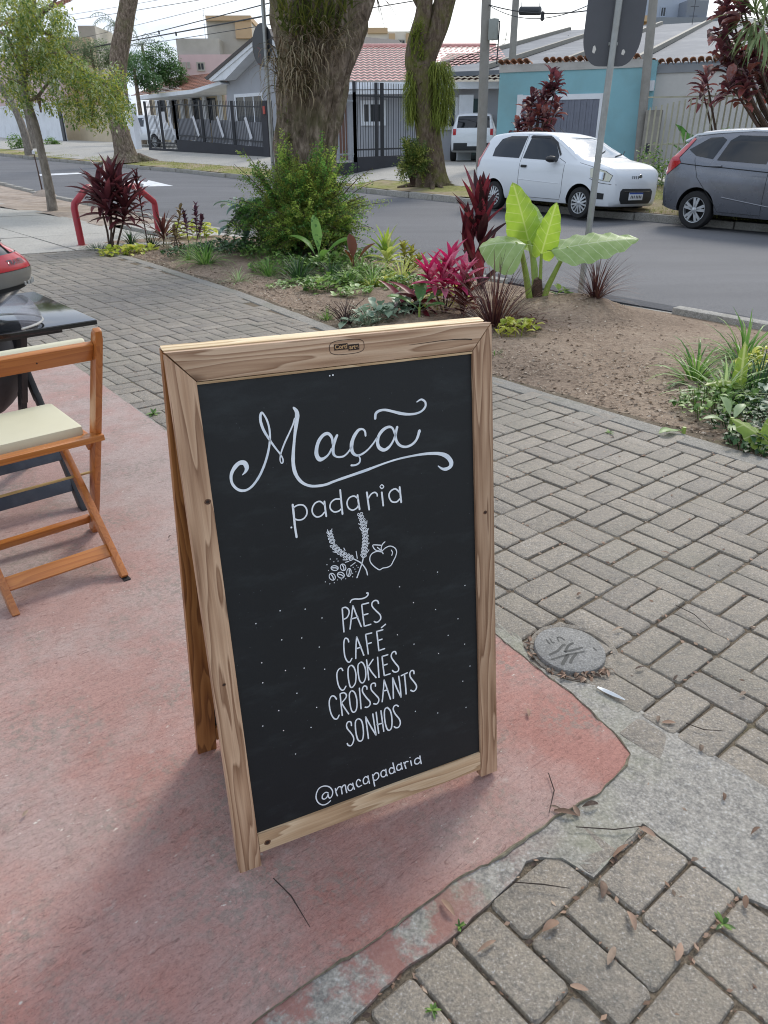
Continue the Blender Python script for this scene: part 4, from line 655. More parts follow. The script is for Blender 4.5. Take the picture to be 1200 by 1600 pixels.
title_p = simple('white_brush_paint', '#e4e9ee', .55, .10, 30, .2, 200, .0008, dirt=('#b9cad9', .6))
def to_b(q): return (q.x / 1000, q.y / 1000, -REC + .0006)
for key, nm, mt in (('title', 'title_lettering', title_p), ('subtitle', 'subtitle_lettering', paint), ('drawing', 'wheat_apple_drawing', paint), ('menu', 'menu_lettering', paint), ('handle', 'handle_lettering', paint)):
    m = MB()
    for s_ in LETTERS[key].split(';'): ribbon(m, [tuple(float(x) for x in p.split(',')) for p in s_.split(' ')], to_b)
    m.build(nm, mt, panel)
m = MB()
for d_ in DOTS.split(' '):
    x, y, r_ = [float(k) for k in d_.split(',')]; r_ *= .72
    m.add([to_b(Vector((x + r_ * math.cos(k * math.pi / 4), y + r_ * math.sin(k * math.pi / 4), 0))) for k in range(8)], [tuple(range(8))])
m.build('paint_dots', paint, panel)
# maker's stamp burnt into the top rail
burn = simple('burnt_ink', '#2a1c14', .8, .2, 200, 0)
m = MB()
def stz(x, y, z=.0006): return (x / 1000, y / 1000, z)
fr_ = []
for k in range(49):
    a = 2 * math.pi * k / 48; sx, sy = math.cos(a), math.sin(a)
    fr_.append((307 + 32.5 * math.copysign(abs(sx) ** .62, sx), 993.3 + 12.2 * math.copysign(abs(sy) ** .62, sy), 1.0))
ribbon(m, fr_, lambda q: stz(q.x, q.y), 1)
m.add([stz(283, 989.2), stz(308.5, 989.2), stz(308.5, 999.6), stz(283, 999.6)], [(0, 1, 2, 3)])
m.add([stz(309.2, 986.8), stz(330, 986.8), stz(330, 997), stz(309.2, 997)], [(0, 1, 2, 3)])
stamp = m.build('maker_stamp', burn, top)
m = MB(); ribbon(m, [(428, 985.5, .5), (460, 986.5, 1.0), (500, 987.5, 1.3), (540, 986.2, 1.8), (559, 984.0, 2.2)], lambda q: stz(q.x, q.y), 5); m.build('split_crack', burn, top)
def text_mesh(body, size, mat, name, parent, M, ext=0.0, bold=.0):
    cu = bpy.data.curves.new(name, 'FONT'); cu.body = body; cu.size = size; cu.align_x = 'CENTER'; cu.align_y = 'CENTER'; cu.offset = bold; cu.extrude = ext
    to = bpy.data.objects.new('tmp', cu); C.objects.link(to)
    me = bpy.data.meshes.new_from_object(to.evaluated_get(bpy.context.evaluated_depsgraph_get()))
    bpy.data.objects.remove(to); bpy.data.curves.remove(cu)
    me.transform(M); me.materials.clear(); me.materials.append(mat)
    return link(name, me, parent)
ink = simple('stamp_wood', '#b08c62', .7, .15, 80, 0)
text_mesh('Corti', .0105, ink, 'stamp_text', top, Matrix.Translation((.2957, .9945, .0011)), bold=.0003)
text_mesh('arte', .0105, ink, 'stamp_text', top, Matrix.Translation((.3196, .9922, .0011)), bold=.0003)
# knots in the pine
knm = simple('knot_wood', '#5d3c26', .6, .2, 90, .2); knd = simple('knot_core', '#2b1a10', .7, .2, 90, .2)
for x, y, r_ in ((35.4, 763.6, 5.0), (61.3, 51.6, 6.0), (583, 640, 4.0), (20, 420, 3.2)):
    m = MB()
    for k_, z_ in ((1.0, .0004), (.55, .0007)): m.add([stz(x + r_ * k_ * 1.15 * math.cos(a * .5236) * (1 + .1 * math.sin(a * 2.1)), y + r_ * k_ * math.sin(a * .5236), z_) for a in range(12)], [tuple(range(12))], 0 if k_ == 1 else 1)
    m.build('knot', [knm, knd], board)
# rear panel, hinged at the top and leaning the other way
tr_, hz = 2 * Lb * .1665 + 2 * TH, Vector((-BU.y, BU.x, 0)).normalized()
RU = -BU; tm_ = BO + BW * (Lb + .009) + BU * (W_ / 2) - BN * (2 * TH + .002); bm_ = BO + BU * (W_ / 2) + hz * (tr_ * .985)
RWv = tm_ - bm_; RWv -= RU * RWv.dot(RU); RL = RWv.length; RWv.normalize(); RO = tm_ - RWv * RL - RU * (W_ / 2)
RN = RU.cross(RWv).normalized()
MR = MB_.inverted() @ (Matrix.Translation(RO) @ Matrix((RU, RWv, RN)).transposed().to_4x4())
rear = [('rear_stile', [(0, 0), (F_, 0), (F_, RL - .05), (g_, RL - .003)]), ('rear_stile', [(W_ - F_, 0), (W_, 0), (W_ - g_, RL - .003), (W_ - F_, RL - .05)]), ('rear_top_rail', [(g_ * 2, RL), (F_ + g_, RL - .0495), (W_ - F_ - g_, RL - .0495), (W_ - g_ * 2, RL)]), ('rear_bottom_rail', [(F_ + g_, .033), (W_ - F_ - g_, .033), (W_ - F_ - g_, .0765), (F_ + g_, .0765)])]
for nm, poly in rear:
    o = bar(nm, poly, woodmat('sunlit_rail_tone', '#a98a60', '#d3b78d', '#e6d2ae', 0) if nm == 'rear_top_rail' else rear_w); o.matrix_local = MR  # cream tone paints the sunlit top edge; the wood itself is the same
o = bar('rear_blackboard', [(F_ - .006, .06), (W_ - F_ + .006, .06), (W_ - F_ + .006, RL - .045), (F_ - .006, RL - .045)], cb, -.013, -REC, bev=0); o.matrix_local = MR
steel = simple('zinc', '#8d9094', .35, .15, 20, .1, 60, .001, metal=.9)
for x in (.09, W_ - .09):
    m = MB(); m.tube([(x - .03, Lb - .03, -TH - .0015), (x + .03, Lb - .03, -TH - .0015)], .0025, 8); m.build('hinge', steel, board)

# ================================================================ FOLDING CHAIR, TABLE, HELMET
def sw_frame(n, t, rz=0.0, h=0.0):               # local x = street n, y = street t, z up (stands on the pavement)
    return Matrix.Translation(sw(n, t, h)) @ Matrix.Rotation(ANG_N + rz, 4, 'Z')
chair_w = woodmat('orange_varnish', '#a05c28', '#b06a30', '#bb763a', 2, scale=.8, rough=.35, grain=.25, coat=.5, knots=False)
chair_wx = woodmat('orange_varnish_rails', '#a6622c', '#b67034', '#c07c3c', 0, scale=.8, rough=.35, grain=.25, coat=.5, knots=False)
cream = simple('cream_vinyl', '#cfc9ad', .42, .04, 5, .25, 320, .0008, spec=.4)
rubber = simple('black_rubber', '#1d1d1e', .7, .2, 20, .2, 60)
chair = thing('folding_chair', 'orange varnished folding wooden chair with cream padded seat, tucked at the black table', 'chair', mat=sw_frame(.712, 2.525))
def post(x):
    m = MB(); pts = [(x, .004, 0.0), (x, -.10, .19), (x, -.235, .45), (x, -.335, .64), (x, -.418, .80)]
    hw = [.020, .022, .024, .022, .019]; vs = []
    for k, (p, h) in enumerate(zip(pts, hw)):
        d = Vector(pts[min(k + 1, 4)]) - Vector(pts[max(k - 1, 0)]); d.normalize(); nrm = Vector((0, -d.z, d.y))
        for sx, sn in ((-1, -1), (1, -1), (1, 1), (-1, 1)): vs.append(Vector(p) + Vector((sx * .0105, 0, 0)) + nrm * sn * h)
    top = Vector((x, -.431, .822)); d = Vector((0, -.52, .85)).normalized(); nrm = Vector((0, -d.z, d.y))
    for sx, sn in ((-1, -1), (1, -1), (1, 1), (-1, 1)): vs.append(top + Vector((sx * .0105, 0, 0)) + nrm * sn * .009)
    fs = [(0, 3, 2, 1), (20, 21, 22, 23)]
    for i in range(5):
        for k in range(4): fs.append((4 * i + k, 4 * i + (k + 1) % 4, 4 * i + 4 + (k + 1) % 4, 4 * i + 4 + k))
    m.add(vs, fs); return m.build('post', chair_w, chair, bevel=.004)
CW = -.435
post(0); post(CW)
def legx(x):
    m = MB(); m.beam((x, -.395, .006), (x, .09, .432), .022, .036, up=(0, -.66, .75)); o = m.build('leg', chair_w, chair, bevel=.003)
    k = MB(); k.box((x, -.3975, .004), (.0225, .04, .009)); k.build('foot_cap', rubber, o)
legx(-.047); legx(CW + .047)
def rail(name, a, b, w, h, up=(0, 0, 1), mt=None, bev=.003, par=chair):
    m = MB(); m.beam(a, b, w, h, up); return m.build(name, mt or chair_wx, par, bevel=bev)
rail('back_rail', (CW + .011, -.388, .755), (-.011, -.388, .755), .016, .062, (0, -.52, .85))
rail('back_cushion', (CW + .02, -.368, .765), (-.024, -.368, .765), .022, .058, (0, -.52, .85), cream, .009)
rail('seat_rail', (CW - .014, -.262, .452), (.012, -.262, .452), .042, .020, (0, 0, 1))
rail('seat_rail', (CW + .02, .10, .447), (-.02, .10, .447), .035, .020, (0, 0, 1))
for x in (-.028, CW + .028): rail('seat_side', (x, -.245, .449), (x, .11, .446), .02, .018)
m = MB(); m.box((CW / 2, -.075, .468), (.375, .30, .036)); seat = m.build('seat', cream, chair, bevel=.012)
rail('front_rail', (CW + .011, -.012, .062), (-.011, -.012, .062), .018, .036, (0, -.5, .87))
rail('rear_rail', (CW + .058, -.315, .078), (-.058, -.315, .078), .014, .046, (0, .75, .66))
m = MB(); m.tube([(CW + .0, -.098, .272), (0, -.098, .272)], .0045, 10); m.build('dowel', simple('pale_dowel', '#b59a62', .5, .1, 20, .1), chair, sm=True)
for x in (-.012, CW + .012):
    m = MB(); m.prism([(-.252, .442), (-.155, .442), (-.155, .405), (-.185, .385)], -.006, .006, Matrix(((0, 0, 1, x), (1, 0, 0, 0), (0, 1, 0, 0), (0, 0, 0, 1)))); m.build('bracket', chair_w, chair, bevel=.0015)
m = MB(); m.lathe([(0, 0), (.0022, 0), (.0022, .002), (0, .002)], Matrix.Translation((-.17, -.4035, .752)) @ Matrix.Rotation(R(120), 4, 'X'), 10); m.build('screw', rubber, chair)

# black folding table
blackw = simple('black_stained_wood', '#26272a', .5, .3, 9, .3, 90, .002, dirt=('#5d5a55', .25))
glossy = simple('black_table_top', '#121416', .12, .1, 6, .03, 30, .001, spec=.6, coat=.3)
slatm = simple('slate_painted_wood', '#343a44', .55, .18, 12, .25, 90, .002, dirt=('#6a6d70', .3))
tab = thing('folding_table', 'black folding wooden table with a glossy top behind the orange chair', 'table', mat=sw_frame(.925, 2.705))
m = MB(); m.box((-.35, .35, .712), (.70, .70, .018)); m.build('tabletop', glossy, tab, bevel=.003)
for y in (.10, .60): rail('batten', (-.66, y, .688), (-.10, y, .688), .03, .026, mt=blackw, par=tab)
for x, a, b in ((-.18, .015, .56), (-.225, .60, .14), (-.52, .015, .56), (-.475, .60, .14)):
    m = MB(); m.beam((x, a, .0), (x, (a * .45 + b * .55), .40), .022, .042, (0, .7, .7)); m.beam((x, a * .45 + b * .55, .385), (x, b, .685), .022, .046, (0, .7, .7)); m.build('leg', blackw, tab, bevel=.002)
rail('cross_slat', (-.50, .075, .10), (-.19, .075, .10), .014, .055, (0, .4, .9), slatm, par=tab)
rail('cross_slat', (-.50, .145, .21), (-.19, .145, .21), .014, .06, (0, .4, .9), slatm, par=tab)
rail('cross_slat', (-.49, .52, .16), (-.20, .52, .16), .014, .05, (0, -.4, .9), blackw, par=tab)

# motorcycle helmet lying on the table, visor swung open; a second dark one under the table
hel_black = simple('helmet_black', '#2b2f36', .28, .1, 8, .05, 60, .001, coat=.6)
hel_red = simple('helmet_red', '#b3202c', .25, .08, 8, .03, 60, .001, coat=.7)
hel_grey = simple('helmet_grey', '#75736d', .35, .1, 8, .05, 60, .001, coat=.4)
hel = thing('motorcycle_helmet', 'red, black and grey motorcycle helmet lying on the black table', 'helmet', mat=sw_frame(.60, 3.02, R(8), .722))
def hshell(mb, a0, a1, z0, z1, off=0.0, nx=26, nz_=12, ry=.132, rx=.172, pinch=.35):
    """band of the helmet shell: ellipsoid with a protruding chin, between two heights"""
    vs = []
    for j in range(nz_ + 1):
        z = z0 + (z1 - z0) * j / nz_
        k = max(.02, 1 - ((z - .15) / .155) ** 2) ** .5
        for i in range(nx + 1):
            a = a0 + (a1 - a0) * i / nx; chin = max(0, math.cos(a)) ** 3 * pinch * max(0, 1 - ((z - .13) / .10) ** 2)
            vs.append(((rx * k * (1 + chin) + off) * math.cos(a), (ry * k + off) * math.sin(a), z))
    w_ = nx + 1
    mb.add(vs, [(j * w_ + i, j * w_ + i + 1, (j + 1) * w_ + i + 1, (j + 1) * w_ + i) for j in range(nz_) for i in range(nx)])
m = MB(); hshell(m, 0, 2 * math.pi, .006, .292); m.build('shell', hel_black, hel, sm=True)
m = MB(); hshell(m, R(-75), R(75), .150, .205, .004); m.build('chin_bar', hel_red, hel, sm=True)
m = MB(); hshell(m, R(-78), R(78), .095, .148, .004); m.build('chin_panel', hel_grey, hel, sm=True)
m = MB(); hshell(m, R(-80), R(80), .080, .094, .007, nz_=3); m.build('rim_trim', rubber, hel, sm=True)
m = MB(); hshell(m, R(10), R(34), .208, .232, .004, 10, 5); m.build('red_flash', hel_red, hel, sm=True)
m = MB(); hshell(m, R(-34), R(-12), .208, .245, .004, 10, 5); m.build('red_flash', hel_red, hel, sm=True)
m = MB(); hshell(m, R(-70), R(70), .246, .258, .012, nz_=3); m.build('visor_trim', rubber, hel, sm=True)
ventm = simple('vent_grey', '#a9a8a2', .4, .1, 30, .1)
for k in range(6):
    a = R(-44 + 7 * k); m = MB(); m.box((.172 * 1.32 * math.cos(a), .138 * 1.05 * math.sin(a) , .102), (.006, .006, .013), Matrix.Identity(4)); m.build('vent', ventm, hel)
# faded maker's lettering on the chin bar, following its curve
me_ = text_mesh('TRAVEN', .026, hel_black, 'chin_lettering', hel, Matrix.Identity(4), bold=.0004)
for v in me_.data.vertices:
    a = R(-38) + v.co.x / .19; z = .176 + v.co.y; k = max(.02, 1 - ((z - .15) / .155) ** 2) ** .5
    chin = max(0, math.cos(a)) ** 3 * .35 * max(0, 1 - ((z - .13) / .10) ** 2)
    v.co = ((.172 * k * (1 + chin) + .0055) * math.cos(a), (.132 * k + .0055) * math.sin(a), z)
clear, t_, b_ = newmat('clear_visor'); b_.inputs['Base Color'].default_value = hexc('#d5d3dd'); b_.inputs['Roughness'].default_value = .12; b_.inputs['Transmission Weight'].default_value = .75; b_.inputs['IOR'].default_value = 1.15; b_.inputs['Alpha'].default_value = .55
vis_ = thing('helmet_visor', 'clear plastic helmet visor lying loose on the black table', 'visor', mat=sw_frame(.59, 2.80, R(15), .7225))
m = MB(); vs = []
for j in range(6):
    for i in range(21):
        a = R(-80 + 8 * i); r_ = .17 - .03 * (j / 5) ** 2; vs.append((r_ * 1.05 * math.cos(a), r_ * .9 * math.sin(a), .004 + .075 * j / 5 * (.5 + .5 * math.cos(a * .9))))
m.add(vs, [(j * 21 + i, j * 21 + i + 1, (j + 1) * 21 + i + 1, (j + 1) * 21 + i) for j in range(5) for i in range(20)]); 
o = m.build('visor_shield', clear, vis_, sm=True)
m = MB(); m.tube([vs[i] for i in range(21)], .004, 6); m.build('visor_edge', ventm, vis_, sm=True)
und = thing('dark_bag', 'dark grey rounded bag hanging under the black table', 'bag', mat=sw_frame(.56, 3.22, 0, .30))
m = MB(); vs = []
for j in range(13):
    z = j / 12; 
    for i in range(24):
        a = 2 * math.pi * i / 24; k = math.sin(math.pi * min(.93, .08 + z * .8)) ** .55
        vs.append((.22 * k * math.copysign(abs(math.cos(a)) ** .8, math.cos(a)) * (1 + .04 * noise.noise((i, j * .7, 0))), .15 * k * math.sin(a), z * .36))
m.add(vs, [(j * 24 + i, j * 24 + (i + 1) % 24, (j + 1) * 24 + (i + 1) % 24, (j + 1) * 24 + i) for j in range(12) for i in range(24)] + [tuple(range(24))[::-1]])
m.build('bag_body', simple('dark_grey_fabric', '#3f3a3b', .55, .15, 8, .3, 200, .001), und, sm=True)
m = MB(); m.tube([(-.08, 0, .33), (-.05, 0, .39), (.05, 0, .39), (.08, 0, .33)], .006, 6); m.build('bag_strap', rubber, und, sm=True)

# ================================================================ THINGS ON THE PAVEMENT AND THE BED
# inspection cover
cov = thing('inspection_cover', 'round concrete inspection cover with a worn sunken emblem in the block paving', 'manhole cover', mat=M_SW @ Matrix.Translation((1.488, .955, .004)) @ Matrix.Rotation(R(3), 4, 'X'))
lidm = concrete('cover_concrete', '#75736e', '#8f8d88', 200, .75, .45, ('#5c5a50', 4, .5))
m = MB(); m.lathe([(.0, .014), (.092, .014), (.0995, .011), (.1015, .004), (.1015, -.03)], None, 40); m.build('lid', lidm, cov, sm=True, ang=25)
m = MB(); m.lathe([(.108, -.03), (.108, -.008), (.112, -.001), (.124, .002), (.128, -.001), (.128, -.03)], Matrix.Translation((.014, -.008, 0)), 40); m.build('ring_frame', paverm, cov, sm=True, ang=25)
groove = simple('groove_dark', '#54534f', .9, .2, 80, .3, 200, .001)
Mi = cov.matrix_world.inverted()
def lidp(x, y):                                        # measured on the lid, carried to its plane
    p = on_sw(780 + x / 5.4545, 960 + y / 5.4545, .018); q = Mi @ p; return (q.x * 1000, q.y * 1000)
m = MB()
for s_, w_ in (([(430, 345), (498, 312), (540, 266), (560, 262)], 7), ([(562, 318), (590, 268), (628, 245)], 7), ([(562, 318), (640, 300), (708, 280)], 7), ([(446, 385), (560, 348), (640, 330), (722, 315)], 6), ([(585, 345), (560, 385), (540, 422)], 10), ([(655, 335), (625, 370), (608, 408)], 8),
               ([(400, 222), (418, 246), (428, 252)], 4), ([(430, 215), (452, 246), (468, 244)], 4), ([(492, 205), (508, 234)], 4), ([(492, 205), (520, 200), (555, 222)], 4), ([(804, 280), (830, 300)], 5)):
    ribbon(m, [(*lidp(x, y), w_) for x, y in s_], lambda q: (q.x / 1000, q.y / 1000, .0146), 3)
m.build('emblem', groove, cov)  # flat dark strokes, their colour standing in for the sunken grooves
# scrap of white plastic under the apron edge
wp = simple('white_plastic', '#dfe1e0', .4, .03, 20, .05)
m = MB(); a, b = on_sw(933, 1077), on_sw(976, 1097); d = (b - a).normalized(); s_ = d.cross(Vector((0, 0, 1)))
vs = []
for i in range(9):
    u = i / 8; p = a + (b - a) * u + Vector((0, 0, .008)); h = .0075 * math.sin(math.pi * min(.95, .1 + u * .9)) ** .7
    vs += [p - s_ * h, p + Vector((0, 0, .006 * math.sin(u * 3))), p + s_ * h]
m.add(vs, [(3 * i + k, 3 * i + k + 1, 3 * i + 4 + k, 3 * i + 3 + k) for i in range(8) for k in range(2)])
tag(m.build('plastic_scrap', wp, sm=True), 'white scrap of plastic lying against the edge of the concrete apron', 'litter')
# red hoop
redp = simple('red_gloss_paint', '#9c2430', .4, .14, 5, .2, 40, .002, dirt=('#6a3a34', .3))
HA, HB = sw(3.771, 11.073), sw(5.45, 12.25); hd = (HB - HA); hl = math.hypot(hd.x, hd.y)
hoop = thing('red_hoop', 'red painted steel hoop rail standing behind the dark red plant on the pavement', 'hoop rail', mat=Matrix.Translation(HA) @ Matrix.Rotation(math.atan2(hd.y, hd.x), 4, 'Z'))
m = MB(); dz = HB.z - HA.z
m.tube([(0, 0, -.05), (-.02, 0, .48), (.0, 0, .53), (.30, 0, .70), (.36, 0, .715), (hl - .52, 0, .715 + dz), (hl - .46, 0, .70 + dz), (hl - .02, 0, .46 + dz), (hl + .0, 0, .42 + dz), (hl, 0, -.1 + dz)], .047, 14); m.build('hoop_tube', redp, hoop, sm=True, ang=60)
m = MB(); m.lathe([(0, .004), (.07, .004), (.075, 0)], None, 16); m.build('base_plate', redp, hoop)

# galvanised sign post, seen from the back of its plate
galv = simple('galvanised_steel', '#9a9d9c', .42, .12, 9, .12, 60, .002, metal=.55, dirt=('#7d7a72', .4))
signback = simple('sign_back_grey', '#484a50', .45, .08, 5, .05, 60, .001, coat=.1)
PB = sw(6.098, 4.331); sp = thing('sign_post', 'galvanised post leaning a little, dark grey back of a rounded traffic sign', 'traffic sign', loc=PB)
def lean(x, z): return (.019 * z, -.005 * z, z)
m = MB(); m.tube([(0, 0, -.2), lean(0, 1.0), lean(0, 2.0), lean(0, 2.85)], .0285, 16); m.build('pole', galv, sp, sm=True)
poly = []
wS, hS, rx, ry = .235, .50, .15, .22
for cx, cy, a0 in ((wS - rx, hS - ry, 0), (-wS + rx, hS - ry, 90), (-wS + rx, -hS + ry, 180), (wS - rx, -hS + ry, 270)):
    for k in range(9):
        a = R(a0 + 90 * k / 8); poly.append((cx + rx * math.cos(a), cy + ry * math.sin(a)))
Msg = Matrix.Translation((.045 - .0, -.012 + .05, 2.44)) @ Matrix.Rotation(R(-14), 4, 'Z') @ Matrix.Rotation(R(1.5), 4, 'Y') @ Matrix.Rotation(R(90), 4, 'X')
m = MB(); m.prism(poly, -.002, .002, Msg); plate_ = m.build('sign_plate', signback, sp)
m = MB(); m.box((-.02, 0, .012), (.012, 1.0, .012), Msg); m.build('plate_rib', signback, plate_)
stk = simple('torn_sticker', '#cfcdc8', .6, .1, 40, .1)
for x, y, w_, h_ in ((-.135, -.375, .028, .055), (.105, -.395, .028, .04)):
    m = MB(); m.prism([(x - w_ * .5, y - h_ * .4), (x + w_ * .2, y - h_ * .6), (x + w_ * .6, y), (x + w_ * .1, y + h_ * .5), (x - w_ * .4, y + h_ * .35)], .0022, .003, Msg); m.build('torn_sticker', stk, plate_)
for z in (2.1, 2.62):
    m = MB(); m.box((.019 * z + .002, -.012 + .022, z), (.075, .02, .022)); m.build('clamp', galv, sp)
# second post with a round plate, left of the big tree
t0_, z0_ = on_n(424, 235, 6.1)
P2 = st(6.1, t0_, -.2); s2 = thing('sign_post', 'galvanised post with the dark back of a round sign, left of the big trunk', 'traffic sign', loc=P2)
tt, zt = on_n(411, 5, 6.1); top2 = st(6.1, tt, zt) - P2
m = MB(); m.tube([(0, 0, 0), tuple(top2 * .5), tuple(top2 * 1.25)], .027, 14); m.build('pole', galv, s2, sm=True)
tc, zc = on_n(409, 70, 6.1); cc = st(6.1, tc, zc) - P2
zz = (on_n(409, 105, 6.1)[1] - on_n(409, 35, 6.1)[1]); rr = abs(zz) / 2
Ms2 = Matrix.Translation(cc + Vector((.0, .045, 0))) @ Matrix.Rotation(R(-50), 4, 'Z') @ Matrix.Rotation(R(90), 4, 'X')
m = MB(); m.lathe([(0, .003), (rr - .004, .003), (rr, .0), (rr - .004, -.003), (0, -.003)], Ms2, 40); pl2 = m.build('sign_plate', simple('dark_sign_back', '#303338', .45, .08, 5, .05), s2, sm=True, ang=30)
scr = simple('scrawl_paint', '#6a4a4c', .7, .2, 30, .1); m = MB()
for s_ in ([(-.12, -.02, 14), (-.06, -.04, 14), (-.10, -.09, 14)], [(-.12, -.13, 12), (-.05, -.10, 12), (-.06, -.18, 12)], [(-.12, -.2, 12), (-.06, -.22, 12)]):
    ribbon(m, [(x * 1000, y * 1000, w_) for x, y, w_ in s_], lambda q: tuple(Ms2 @ Vector((q.x / 1000 , q.y / 1000, .0036))), 3)
m.build('scrawl', scr, pl2)

# ================================================================ PLANTS OF THE BED
def bedP(px, py):
    p = on_sw(px, py); n, t = p.dot(NV), p.dot(TV); return sw(n, t, bed_h(n, t) if bed_edge(t) < n < kerb_near(t) and t < 11.2 else 0)
lm_lirio = leafmat('liriope_green', ['#426a2e', '#5f8a3a', '#7da54c', '#a3c070'], .4)
lm_spider = leafmat('spider_green', ['#5f8540', '#87a95a', '#b4c98a', '#d3dcb4'], .35)
lm_dark = leafmat('deep_green', ['#22381f', '#31502a', '#476a36'], .3)
lm_mondo = leafmat('mondo_green', ['#2b4031', '#3d5a44', '#5a7a5e'], .25)
lm_yell = leafmat('lime_yellow', ['#8da33a', '#b3bf45', '#cfd05a', '#dcd977'], .4)
lm_cover = leafmat('cover_green', ['#3f5c2c', '#587a38', '#7a9c4b', '#98b362'], .35)
lm_grey = leafmat('grey_green', ['#5c7460', '#7f967e', '#a9b89c'], .3)
lm_redgr = leafmat('purple_fountain_grass', ['#3a2224', '#4f2b2c', '#66403a', '#7a5a4a'], .25)
lm_cord = leafmat('dark_red_cordyline', ['#432428', '#5d2f34', '#743c42', '#51323a'], .35, .38)
lm_cord2 = leafmat('purple_black_cordyline', ['#331c20', '#4a2228', '#6f2832', '#8c3440'], .4, .35)
lm_mag = leafmat('magenta_cordyline', ['#a01c4c', '#c22a62', '#d94a7c', '#e08aa4', '#8e2446'], .5, .35)
lm_brown = leafmat('brown_dry', ['#4b3229', '#6b4a3a', '#8a6a50'], .2, .7)
stemm = simple('woody_stem', '#4d3b32', .8, .25, 30, .4, 120, .004)
gstem = simple('green_stem', '#8ba04a', .5, .15, 14, .1)
def blades_(P, nb, ln, wd, lo, hi, droop, prof='grass', segs=5, r0=.03, lnv=.35, mb=None, fold=.18):
    m = mb or MB()
    for i in range(nb):
        a = rnd.uniform(0, 2 * math.pi); q = rnd.random(); rr = r0 * q ** .5
        el = hi - (hi - lo) * q ** .9; l = ln * rnd.uniform(1 - lnv, 1.05)
        m.blade((P[0] + rr * math.cos(a), P[1] + rr * math.sin(a), P[2] - .01), a + rnd.uniform(-.5, .5), R(el), l, wd * rnd.uniform(.75, 1.15), R(droop) * rnd.uniform(.7, 1.2), segs, fold, prof)
    return m
def on_y(px, py, Y):                              # where a line of sight meets the upright plane at distance Y
    d = sdir(px, py); return EYE + d * (Y / d.y)
def tuft(px, py, label, mat, ln=.3, nb=60, wd=.011, lo=15, hi=85, droop=70, group=None, r0=.04, name='grass_tuft', cat='plant', P=None):
    P = bedP(px, py) if P is None else P
    m = blades_((0, 0, 0), nb, ln, wd, lo, hi, droop, r0=r0)
    o = m.build(name, mat, sm=True, ang=80); o.location = P
    return tag(o, label, cat, group)
def patch(px, py, label, mat, rx=.25, ry=.2, n=120, ls=.05, hh=.09, prof='ov', up=.5, name='ground_cover', stems=True):
    """low leafy cushion: many small broad leaves on short stalks"""
    P = bedP(px, py); m = MB()
    for i in range(n):
        a = rnd.uniform(0, 6.283); q = rnd.random() ** .5; x, y = rx * q * math.cos(a), ry * q * math.sin(a)
        z = hh * (1 - q * q * .7) * rnd.uniform(.35, 1)
        m.blade((x, y, z), rnd.uniform(0, 6.283), R(rnd.uniform(-10, 55)), ls * rnd.uniform(.6, 1.2), ls * .62, R(50), 3, .15, prof)
    for i in range(n // 4 if stems else 0):
        a = rnd.uniform(0, 6.283); q = rnd.random() ** .5; x, y = rx * q * math.cos(a), ry * q * math.sin(a)
        m.tube([(x * .8, y * .8, -.02), (x, y, hh * .7)], .0025, 4, cap=False)
    o = m.build(name, mat, sm=True, ang=80); o.matrix_world = Matrix.Translation(P) @ Matrix.Rotation(ANG_N, 4, 'Z')
    return tag(o, label, 'ground cover', kind=None)
def cordyline(px, py, label, mat, heads, ln, wd, nl, stems_r=.011, name='cordyline', cat='plant', el=(10, 80), droop=45, P=None, sm_=None):
    """cane plant; heads = (dx px, dy px) of each leaf crown measured from the base; every leaf is a part"""
    P = bedP(px, py) if P is None else P
    th = thing(name, label, cat, loc=P); _, _, z = proj(P); k = z / FPX
    for (dx, dy, dep, hl) in heads:
        H_ = on_y(px + dx, py + dy, P.y + dep) - P
        m = MB(); b = Vector((rnd.uniform(-.05, .05), rnd.uniform(-.05, .05), -.03))
        m.tube([b, b.lerp(H_, .35) + Vector((rnd.uniform(-.02, .02), 0, 0)), b.lerp(H_, .75), H_], [stems_r * 1.1, stems_r, stems_r * .9, stems_r * .7], 7); m.build('stem', sm_ or stemm, th, sm=True)
        for i in range(nl):
            u = i / nl; a = i * 2.4 + rnd.uniform(-.3, .3); e = R(el[0] + (el[1] - el[0]) * u ** .8 + rnd.uniform(-8, 8))
            m = MB(); bz = H_ + Vector((0, 0, -hl * (1 - u) * .75 + hl * .1))
            xy_ = b.lerp(H_, max(0, 1 - (H_.z - bz.z) / max(.05, H_.z)))
            m.blade((0, 0, 0), a, e, ln * rnd.uniform(.75, 1.1) * (.75 + .4 * u * (1 - u) * 2), wd * rnd.uniform(.8, 1.15), R(droop) * (1 - u * .6) * rnd.uniform(.6, 1.3), 6, .3, 'lance', twist=rnd.uniform(-.25, .25))
            o = m.build('leaf', mat, th, sm=True, ang=80); o.location = (xy_.x if bz.z < H_.z else H_.x, xy_.y if bz.z < H_.z else H_.y, bz.z)
    return th

# -- by the hoop
cordyline(176, 388, 'tall dark red cane plant with strappy leaves in front of the red hoop', lm_cord, [(-22, -85, .1, .3), (-8, -70, -.1, .3), (12, -88, .15, .32), (22, -62, 0, .3), (-2, -100, .0, .3)], .50, .085, 22, .014, el=(-5, 78), droop=50)
cordyline(226, 386, 'thin purple cane plant with small leaves beside the red hoop', lm_cord2, [(-12, -100, 0, .75)], .20, .035, 34, .008, el=(-10, 75), droop=55)
tuft(152, 389, 'dark bluish green cushion of fine grass at the foot of the red hoop', lm_mondo, .16, 220, .006, 5, 75, 90, r0=.22)
tuft(205, 381, 'dark green strappy tuft right beside the tall dark red cane plant', lm_dark, .34, 70, .013)
tuft(238, 386, 'deep green strappy tuft below the right leg of the red hoop', lm_dark, .36, 80, .013)
patch(202, 396, 'lime green low leafy patch at the pavement edge below the red cane plant', lm_yell, .42, .16, 120, .10, .10)
